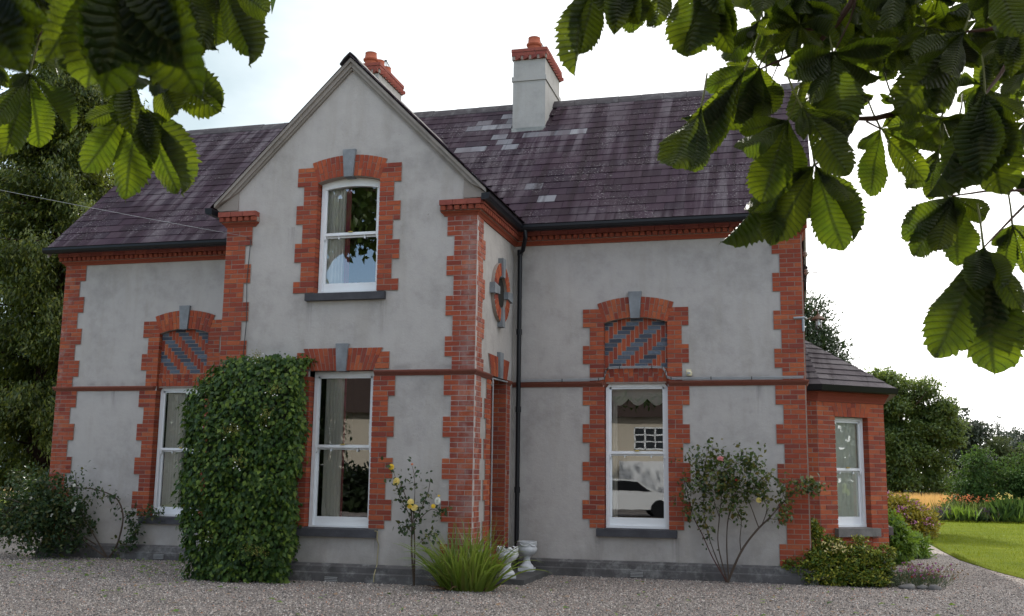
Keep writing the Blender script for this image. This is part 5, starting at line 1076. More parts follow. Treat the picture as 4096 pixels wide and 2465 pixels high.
# ash tree beyond the field
E_ = [(16.2, 60, 5.6, 1.3, 1.4, 1.4), (20.9, 60, 7.6, 2.3, 1.8, 2.1), (22.8, 60, 6.0, 1.4, 1.5, 1.5), (18.6, 60, 7.0, 1.6, 1.6, 1.6), (19.4, 60, 4.6, 2.0, 1.8, 1.9), (23.2, 60.4, 4.2, 1.5, 1.5, 1.5), (21.3, 59.4, 4.2, 1.5, 1.5, 1.4), (17.6, 60, 4.2, 1.6, 1.5, 2.0), (21, 60, 2.4, 3.4, 1.8, 1.4), (24.2, 60.5, 5.3, .55, .8, .7)]
E_ = [(e_[0]-.7, *e_[1:]) for e_ in E_]
tree('ash_tree', (19.2, 60, GZ), 'big rounded green tree beyond the barley field, right of the bay', E_, 3400, 22, .22, .26, 'ash', [(19.2, 60, GZ), (19.4, 60, 2.4), (19.8, 60, 4), (20.1, 60, 6)], [.35, .28, .2, .1], .42, shell=.55, nb=22, lump=.40)
shrub('hedgerow', (22, 61.5, GZ), 'dark hedge bottom under the big rounded tree', 'hedge', [(17, 61.6, 1.2, 3, .7, 1.2), (22, 61.6, 1.2, 3.5, .7, 1.3), (28, 61.6, 1.0, 4, .7, 1.1), (35, 62, 1.2, 5, .8, 1.3)], 900, 12, .25, .28, .5, 'hedge')
# apple tree and border
tree('apple_tree', (21.9, 28.3, GZ), 'low spreading apple tree behind the orange flowers at the right edge', [(20.3, 28.2, 1.55, 1.7, 1.1, 1.0), (19.3, 27.9, 1.0, .8, .7, .45), (20.8, 27.9, .9, 1.4, .9, .5), (22.3, 28.2, 2.1, 1.5, 1.2, 1.1), (19.4, 28.1, 1.5, .8, .7, .55), (21.2, 28, 1.2, 1.6, 1.0, .8), (19.9, 28.1, 2.75, .5, .4, .5), (23.5, 28.2, 1.8, 1.4, 1.2, 1.2)], 1100, 22, .13, .115, 'apple', [(21.9, 28.3, GZ), (21.7, 28.3, 1.0), (21.2, 28.2, 1.7)], [.14, .11, .06], .55, tpl=LEAF, nb=16, lump=.42)
far = [((24.9, 72, GZ), 'grey green tree just right of the big rounded tree', [(25.6, 72, 5.0, 1.4, 1.4, 2.2), (26.6, 72, 4.2, 1.3, 1.3, 2.2), (25.5, 72, 2.5, 2, 1.4, 2)], 'far_dark', 300, .28), ((29.4, 80, GZ), 'olive green wispy tree behind the apple tree', [(29.0, 80, 3.6, 1.8, 1.5, 1.6), (31.5, 80, 3.2, 2.0, 1.5, 1.3), (30, 80, 1.8, 3, 1.5, 1.6)], 'far', 340, .28),
       ((34.5, 95, GZ), 'dark rounded tree on the horizon at right', [(34.2, 95, 5.0, 2.2, 1.8, 1.5), (36.8, 95, 5.0, 2.4, 1.8, 1.6), (35, 95, 2.6, 4, 1.8, 2.2)], 'far_dark', 420, .32), ((41, 100, GZ), 'far tree cut by the right picture edge', [(41, 100, 5, 3, 2, 2.4), (41, 100, 2.5, 4, 2, 2.3)], 'far_dark', 300, .34)]
for loc, lab, el, mt, nc, sz_ in far: tree('far_tree', loc, lab, el, nc*2, 20, .22, sz_, mt, [loc, (loc[0], loc[1], 2), (loc[0]+.2, loc[1], 4)], [.25, .2, .1], .5, 'trees beyond the field', nb=6, lump=.42)
for i, x in enumerate((34.0, 37.9, 39.6, 41.6)):
    lab = ('thin spire of two slender poplars, leftmost against the sky', 'tallest poplar spire on the horizon', 'poplar spire right of the tallest one', 'poplar spire at the right picture edge')[i]
    tree('poplar_tree', (x, 125, GZ), lab, [(x, 125, 5.5, .55, .55, 3.6+(i == 1)*.6), (x+.7, 125, 4.8, .45, .5, 3.4), (x-.6, 125, 5.2, .4, .5, 3.0)], 150, 14, .22, .30, 'far_dark', [(x, 125, GZ), (x, 125, 5), (x, 125, 8.5)], [.15, .1, .02], .4, 'poplars on the horizon', droop=-.6, nb=5)
def treeline(n0, n1): pass
nw = 26000; X = rng.uniform(-80, 150, nw); tp_ = 3.6+1.0*np.sin(X*.31)+.7*np.sin(X*.83+1)+.4*np.sin(X*2.1); P = np.c_[X, rng.uniform(128, 138, nw), GZ+rng.random(nw)**.8*tp_]; o = leafmesh('distant_wood', P, rdir(nw), rdir(nw), .8, .6, M['far_dark'], None, DIAM); tag(o, 'low dark wood closing the horizon behind the field', 'wood', kind='stuff')
# ------------------------------------------------------------------ barley field, wild edge and flower border
n = 60000; X = rng.uniform(-8, 62, n); Yv = 27.6+34*rng.random(n)**1.7; P = np.c_[X, Yv, np.full(n, GZ+.1)]
H_ = .58+.22*rng.random(n)*(1-.3*(Yv-27)/34); o = leafmesh('barley_crop', P, np.c_[rng.normal(size=n)*.12, rng.normal(size=n)*.12, np.ones(n)], np.c_[rng.normal(size=n)*.5, -np.ones(n), np.zeros(n)], H_, .09, M['crop'], None, BLADE); tag(o, 'ripe golden barley standing in the field behind the garden', 'crop', kind='stuff')
n = 9000; P = np.c_[rng.uniform(10, 32, n), rng.uniform(26.2, 27.8, n), np.full(n, GZ+.1)]; o = leafmesh('wild_grass', P, np.c_[rng.normal(size=n)*.2, rng.normal(size=n)*.2, np.ones(n)], np.c_[rng.normal(size=n)*.5, -np.ones(n), np.zeros(n)], .18+.32*rng.random(n), .05, M['wildgrass'], None, BLADE); tag(o, 'tall reddish wild grass between lawn and barley', 'grass', kind='stuff')
def border_plant(x, y, name, label, n, h, spread, mat, wid, fl=None, nf=0, fs=.07, fz=(.8, 1.05), cat='plant', group=None):
    t_ = thing(name, (x, y, GZ+.1), label, cat, group); P = np.c_[x+rng.normal(size=n)*spread*.5, y+rng.normal(size=n)*.25, np.full(n, GZ+.1)]; L_ = unit(np.c_[rng.normal(size=n)*.45, rng.normal(size=n)*.3, np.ones(n)])
    o = leafmesh('foliage', P, L_, np.c_[rng.normal(size=n)*.5, -np.ones(n), np.zeros(n)], h*(.5+.5*rng.random(n)), wid, M[mat], t_, DIAM); o['kind'] = 'stuff'
    if fl:
        c = np.c_[x+rng.normal(size=nf)*spread*.6, y-.1+rng.normal(size=nf)*.25, GZ+.1+h*rng.uniform(*fz, nf)]; c = np.repeat(c, 7, 0)+rng.normal(size=(nf*7, 3))*.035; o = leafmesh('flowers', c, rdir(nf*7), rdir(nf*7), fs, .5, M[fl], t_); o['kind'] = 'stuff'
border_plant(18.75, 25.6, 'crocosmia', 'orange crocosmia spikes left of the apple tree', 260, .85, .7, 'border', .05, 'fl_orange', 17, .06)
border_plant(19.65, 25.7, 'crocosmia', 'orange crocosmia clump directly below the apple branches', 260, .8, .7, 'border', .05, 'fl_orange', 15, .06)
border_plant(18.1, 25.3, 'salvia', 'dusky purple low flowers at the lawn edge near the spiraea', 260, .42, .8, 'thrift', .10, 'fl_purple', 90, .05, (.5, 1.05))
border_plant(19.3, 25.1, 'salvia', 'dark purple leaved patch in front of the orange flowers', 260, .45, .5, 'rose_dark', .16, 'fl_purple', 60, .05, (.4, 1.0))
border_plant(20.3, 25.3, 'small_rose', 'small upright rose bush in the border', 500, .95, .5, 'apple', .16, 'fl_pale', 10, .06)
border_plant(18.6, 24.9, 'day_lily', 'fountain of green day lily leaves at the lawn edge', 200, .62, .45, 'lime', .07)
border_plant(20.6, 24.9, 'day_lily', 'bright low grass tuft under the small border rose', 300, .40, .9, 'lime', .08)
border_plant(21.6, 25.0, 'day_lily', 'leafy day lily clump at the right picture edge', 260, .50, .7, 'lime', .09)
# ------------------------------------------------------------------ grass on the lawn near the path, pebbles, fallen leaves
n = 26000; X = 15.7+9*rng.random(n)**1.6; Yv = rng.uniform(-3, 25, n)
ex = np.interp(Yv, [-12, -2, 1.6, 3.6, 6, 8.5, 11.3, 13.2, 15.2, 25], [24, 16.9, 16.28, 16.0, 15.82, 15.84, 15.95, 16.25, 16.6, 16.6]); ok = X > ex+.0; X, Yv, ex = X[ok], Yv[ok], ex[ok]; n = len(X)
P = np.c_[X, Yv, GZ+.02+.08*np.clip((X-ex)/.8, 0, 1)]; o = leafmesh('lawn_blades', P, np.c_[rng.normal(size=n)*.5, rng.normal(size=n)*.5, np.ones(n)], rdir(n), .035+.04*rng.random(n), .16, M['grass'], None, BLADE); tag(o, 'short mown grass blades fringing the drive', 'grass', kind='stuff')
OCT = (np.array([(.5, 0, 0), (-.5, 0, 0), (0, .5, 0), (0, -.5, 0), (0, 0, .42), (0, 0, -.42)]), [(0, 2, 4), (2, 1, 4), (1, 3, 4), (3, 0, 4), (2, 0, 5), (1, 2, 5), (3, 1, 5), (0, 3, 5)])
n = 150000; X = rng.uniform(-3, 17, n); Yv = -8.5*rng.random(n)**.85+.3
Yv = np.where((X > 4.4) & (X < 8.6), Yv-1.9, Yv); Yv = np.where(X > 14.3, Yv+rng.uniform(0, 9, n)*(rng.random(n) < .5), Yv); ok = X < np.interp(Yv, [-12, -2, 1.6, 3.6, 6, 8.5], [24, 16.9, 16.28, 16, 15.82, 15.84]); X, Yv = X[ok], Yv[ok]; n = len(X)
o = leafmesh('loose_gravel', np.c_[X, Yv, np.full(n, GZ+.002)], np.c_[rng.normal(size=(n, 2)), rng.normal(size=n)*.25], np.c_[rng.normal(size=(n, 2))*.3, np.ones(n)], .010+.022*rng.random(n)**1.5, .8, M['pebble'], None, OCT); tag(o, 'loose grey stones of the gravel drive', 'gravel', kind='stuff')
n = 420; X = np.r_[rng.uniform(0, 4.8, 260), rng.uniform(0, 15, 160)]; Yv = np.r_[-.2-2.6*rng.random(260)**1.3, -.5-6*rng.random(160)]; Yv = np.where((X > 4.4) & (X < 8.6), Yv-2.2, Yv)
o = leafmesh('leaf_litter', np.c_[X, Yv, np.full(n, GZ+.016)], np.c_[rng.normal(size=(n, 2)), rng.normal(size=n)*.15], np.c_[rng.normal(size=(n, 2))*.3, np.ones(n)], .05+.05*rng.random(n), .6, M['lime'], None, LEAF); tag(o, 'scattered green leaf scraps on the gravel below the left wing', 'leaves', kind='stuff')
n = 160; X = rng.uniform(0, 16, n); Yv = -2.4-5.5*rng.random(n)
o = leafmesh('leaf_litter', np.c_[X, Yv, np.full(n, GZ+.016)], np.c_[rng.normal(size=(n, 2)), rng.normal(size=n)*.15], np.c_[rng.normal(size=(n, 2))*.3, np.ones(n)], .04+.05*rng.random(n), .5, M['fl_brown'], None, LEAF); tag(o, 'scattered dry brown leaf scraps on the gravel', 'leaves', kind='stuff')
lm = leafmesh('fallen_leaf', [(0, 0, 0)], [(0, 1, 0)], [(0, 0, 1)], [1.], .62, M['climber'], None, LEAF); lme = lm.data; bpy.data.objects.remove(lm)
for (x, y, s_, lab) in ((1.1, -1.3, .10, 'dark green fallen leaf on the gravel nearest the left rose bush'), (2.3, -2.2, .09, 'green fallen leaf on the gravel straight below the left window'), (3.2, -3.3, .11, 'large green fallen leaf on the gravel left of the climber foot'), (5.2, -3.5, .09, 'green fallen leaf on the gravel just in front of the climber'), (7.9, -3.6, .08, 'small green fallen leaf in front of the strap leaf clump'), (11.2, -3.4, .08, 'small green fallen leaf on the bare gravel below the right wing window'), (13.1, -2.6, .11, 'dark green fallen leaf on the gravel in front of the variegated shrub')):
    o = bpy.data.objects.new('fallen_leaf', lme); COL.objects.link(o); o.location = (x, y, GZ+.02); o.rotation_euler = (random.uniform(-.5, .5), random.uniform(-.4, .4), random.uniform(0, 6.3)); o.scale = [s_]*3; tag(o, lab, 'leaf', 'fallen leaves on the gravel')
# ------------------------------------------------------------------ across the drive (seen mirrored in the panes)
NB = thing('neighbour_house', (3, -35, GZ), 'cream house with brown tiled roof mirrored in the window panes', 'house'); NF = Frame((0, -34, 0), (-1, 0, 0), (0, 1, 0))
mm = MB(); mm.box(-14, 14, -8, 0, GZ-.1, 4.7, NF); mm.build('wall', m_plain('cream_render', (.50, .45, .37), .9, .1, .15), NB)
mm = MB(); mm.add([NF(-14.4, .4, 4.6), NF(14.4, .4, 4.6), NF(10, -4, 7.6), NF(-10, -4, 7.6), NF(14.4, -8.4, 4.6), NF(-14.4, -8.4, 4.6)], [(0, 1, 2, 3), (1, 4, 2), (4, 5, 3, 2), (5, 0, 3)]); mm.build('roof', m_plain('brown_roof_tile', (.050, .035, .030), .9, .1, .3), NB)
for u in (-12, -9.2, -6.3, -3.4, -.4, 2.6, 5.6, 8.6, 11.6):
    for (w0, w1) in ((3.05, 4.15), (1.0, 2.2)):
        mm = MB()
        for k in range(4): mm.box(u-.75+k*.48, u-.69+k*.48, .0, .04, w0, w1, NF)
        for k in range(4): mm.box(u-.75, u+.75, .0, .04, w0+k*(w1-w0-.06)/3, w0+.06+k*(w1-w0-.06)/3, NF)
        f_ = mm.build('window', M['white'], NB); mm = MB(); mm.box(u-.75, u+.75, .004, .012, w0, w1, NF); mm.build('pane', m_plain('dim_pane', (.03, .035, .04), .1) if 'dim_pane' not in bpy.data.materials else bpy.data.materials['dim_pane'], f_)
mm = MB(); mm.box(-7.9, -6.9+2, 0, .8, GZ, 2.5, NF); mm.build('porch', M['white'], NB)
CR = thing('parked_car', (6.4, -24.2, GZ), 'white car mirrored low in the right ground floor window', 'car'); CF = Frame((6.4, -24.2, GZ), (-.9, .25, 0), (.25, .9, 0))
body = [(-2.1, .28), (-2.15, .55), (-2.05, .82), (-1.2, .95), (-.55, 1.40), (.75, 1.42), (1.45, 1.0), (2.0, .88), (2.12, .6), (2.1, .28)]
mm = MB(); mm.prism(body, -.78, .78, CF); mm.build('body', M['white'], CR)
mm = MB(); mm.prism([(-1.05, .97), (-.52, 1.34), (.70, 1.36), (1.25, 1.02)], -.80, .80, CF); mm.build('window', M['gutter'], CR)
for u in (-1.35, 1.35):
    for n_ in (-.72, .72): mm = MB(); mm.tube([CF(u, n_-.1, .32), CF(u, n_+.1, .32)], .32, 16); mm.build('wheel', M['gutter'], CR)
for n_ in (-.55, .55): mm = MB(); mm.box(-2.17, -2.06, n_-.16, n_+.16, .58, .74, CF); mm.build('headlight', M['lampglass'], CR)
shrub('boundary_hedge', (-4, -27, GZ), 'dark hedge across the drive mirrored in the gable window, its tall end added to darken the left window reflection', 'hedge', [(x_, -27, .9, 1.3, .7, 1.0) for x_ in (-8, -6, -4, -2, -.4)]+[(x_, -26.5, 2.6, 2.2, .9, 2.8) for x_ in (-12, -15, -18, -21)], 4200, 14, .2, .30, .6, 'hedge')  # tall clumps at the far end are added to darken the left window's reflection
shrub('added_hedge', (27, -12, GZ), 'tall dark hedge added out of view at right to darken the bay window reflection', 'hedge', [(27+.3*math.sin(q_), q_, 2.4, 1.2, 2.2, 2.6) for q_ in (-22, -18, -14, -10, -6, -2)], 1400, 14, .3, .34, .6, 'hedge')  # added out of view so the bay panes reflect something dark
tree('lime_tree', (-3.5, -18, GZ), 'tall leafy tree beside the drive mirrored in the upper gable window', [(0, -17.5, 10.8, 2.8, 2.5, 2.0), (-3, -18, 11.5, 3, 2.5, 3), (-5, -18, 9, 2.4, 2.4, 2.2)], 420, 20, .4, .35, 'ash', [(-3.5, -18, GZ), (-3.6, -18, 5), (-3.3, -18, 9)], [.4, .3, .15])
